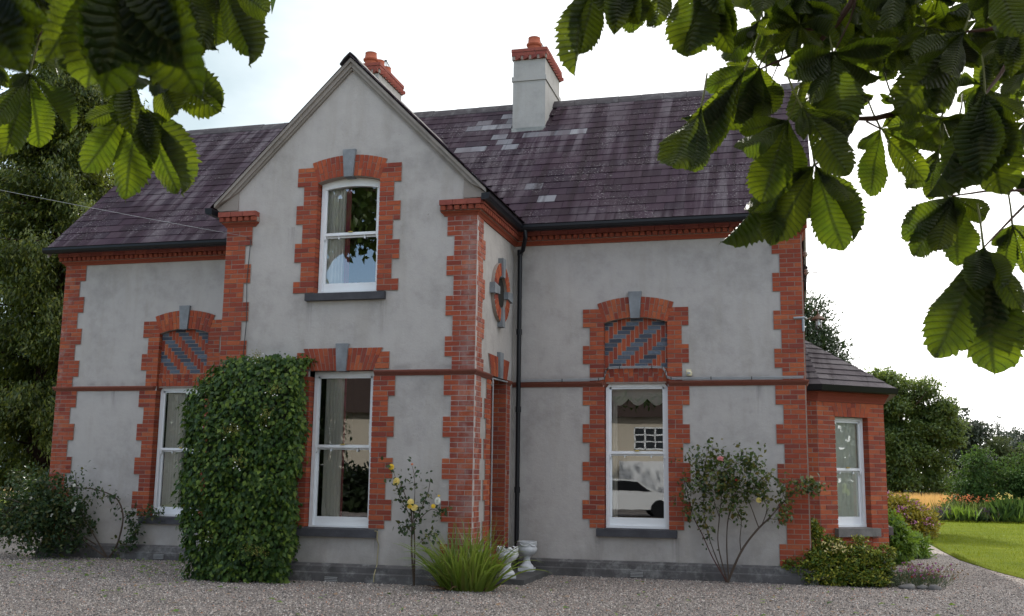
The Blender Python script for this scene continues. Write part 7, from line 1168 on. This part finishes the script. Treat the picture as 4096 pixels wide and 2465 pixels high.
LM = {0: [leaflet_mesh('leaflet', .06, .12, .065, 1), leaflet_mesh('leaflet', .14, .25, .075, 2), leaflet_mesh('leaflet', -.03, .08, .06, 3, .05), leaflet_mesh('leaflet', .10, .18, .07, 11, -.05)], 1: [leaflet_mesh('leaflet', .30, .25, .07, 4), leaflet_mesh('leaflet', .22, .10, .065, 5, -.06)],
      2: [leaflet_mesh('leaflet', .20, 1.05, .07, 6, .05), leaflet_mesh('leaflet', .30, .95, .06, 7)], 3: [leaflet_mesh('leaflet', .28, .35, .05, 8), leaflet_mesh('leaflet', .35, .22, .05, 9, .05)], 4: [leaflet_mesh('leaflet', .35, .5, .06, 10, .22)]}
lr = random.Random(5); LFT = []
for hub, tips in LEAVES:
    Hb = Vector(hub); mm = MB(); cen = sum((Vector(t_[:3]) for t_ in tips), Vector())/len(tips); back = (Hb-cen).normalized()
    mm.tube([Hb, Hb+back*.035+Vector((0, .01, .02)), Hb+back*.06+Vector((0, .03, .05))], [.003, .0026, .0024], 5); lf = mm.build('leaf', M['petiole'], CT, True)
    for t_ in tips:
        T_ = Vector(t_[:3]); ax = T_-Hb; Ln = ax.length; ax.normalize(); view = (CP-Hb).normalized(); nrm = (view-ax*view.dot(ax)).normalized(); ty = t_[4]
        ro = {0: lr.uniform(-.45, .45), 1: lr.uniform(-.8, .8), 2: lr.choice((-1, 1))*lr.uniform(1.0, 1.4), 3: lr.uniform(-.5, .5), 4: .6}[ty]
        sd = nrm.cross(ax)
        N_ = nrm*math.cos(ro)+sd*math.sin(ro)
        if ty != 3: N_ = -N_                        # seen from below; type 3 shows its upper side
        X_ = ax.cross(N_); w = t_[3]/max(.6, abs(math.cos(ro)))*.92 if ty not in (2,) else t_[3]*1.0
        w = min(w, Ln*.55) if ty != 3 else min(w, Ln*.66)
        b0 = Hb+ax*Ln*.02; zs = (w+Ln)*.5
        m1 = lr.choice(LM[ty])
        if ty == 3:                                 # leaflets lying one over another, added behind to block light
            for q_ in (1, 2):
                m2 = lr.choice(LM[1]); a2 = (ax+X_*lr.uniform(-.22, .22)).normalized(); x2 = a2.cross(N_).normalized(); w2, l2 = w*lr.uniform(.75, .95), Ln*lr.uniform(.8, .95); b2 = b0-view*.012*q_
                LFT.append((m2, lf, w2*l2*.2, Matrix(((x2.x*w2, a2.x*l2, N_.x*zs*.7, b2.x), (x2.y*w2, a2.y*l2, N_.y*zs*.7, b2.y), (x2.z*w2, a2.z*l2, N_.z*zs*.7, b2.z), (0, 0, 0, 1)))))
        LFT.append((m1, lf, w*Ln/(Hb-CP).length_squared*20, Matrix(((X_.x*w, ax.x*Ln, N_.x*zs, b0.x), (X_.y*w, ax.y*Ln, N_.y*zs, b0.y), (X_.z*w, ax.z*Ln, N_.z*zs, b0.z), (0, 0, 0, 1)))))
LFT.sort(key=lambda q_: -q_[2])
for m1, lf, ar, Mx in LFT[:300]: o = bpy.data.objects.new('leaflet', m1); attach(o, lf); o.matrix_basis = Mx
vs = []; fs = []; uvs = []; base_ = 0
for m1, lf, ar, Mx in LFT[300:]:
    k_ = len(m1.vertices); co = np.empty(k_*3); m1.vertices.foreach_get('co', co); A_ = np.array(Mx); vs.append(co.reshape(-1, 3)@A_[:3, :3].T+A_[:3, 3])
    li = np.empty(len(m1.loops), np.int32); m1.loops.foreach_get('vertex_index', li); fs.append(li+base_); uu = np.empty(len(m1.loops)*2, np.float32); m1.uv_layers[0].data.foreach_get('uv', uu); uvs.append(uu); base_ += k_
vs = np.concatenate(vs); li = np.concatenate(fs); me = bpy.data.meshes.new('small_leaflets'); me.vertices.add(len(vs)); me.vertices.foreach_set('co', vs.reshape(-1).astype(np.float32)); me.loops.add(len(li)); me.loops.foreach_set('vertex_index', li.astype(np.int32)); me.polygons.add(len(li)//4); me.polygons.foreach_set('loop_start', np.arange(0, len(li), 4, dtype=np.int32)); me.update(calc_edges=True)
l_ = me.uv_layers.new(name='UVMap'); l_.data.foreach_set('uv', np.concatenate(uvs)); me.polygons.foreach_set('use_smooth', [True]*len(me.polygons)); me.materials.append(M['chestnut']); o = bpy.data.objects.new('small_leaflets', me); attach(o, CT); o['kind'] = 'stuff'
# rest of the crown, out of view, added to shade the hanging leaves
n = 3200; P = np.c_[rng.uniform(4.5, 17.5, n), rng.uniform(-19, -8.6, n), np.zeros(n)]; ok_ = (P[:, 0] > 9.3) | (P[:, 1] > -13.5); P = P[ok_]; n = len(P); dd = np.maximum(P[:, 1]+16.1, 0); P[:, 2] = np.maximum(1.77+dd*.53+.22, 3.7)+rng.random(n)**1.5*3.2
Q = np.c_[rng.uniform(9.5, 17.5, 1500), rng.uniform(-19.5, -16.9, 1500), rng.uniform(2.2, 5.5, 1500)]; Q = Q[np.hypot(Q[:, 0]-CP.x, Q[:, 1]-CP.y) > .9]; P = np.r_[P, Q]; n = len(P)
P = np.repeat(P, 5, 0)+rng.normal(size=(n*5, 3))*.07; T = unit(rng.normal(size=(n*5, 3))*.7+np.array([0, 0, -.5])); o = leafmesh('upper_foliage', P, T, rng.normal(size=(n*5, 3))*.4+np.array([0, 0, 1.]), .15+.08*rng.random(n*5), .42, M['apple'], CT, LEAF); o['kind'] = 'stuff'
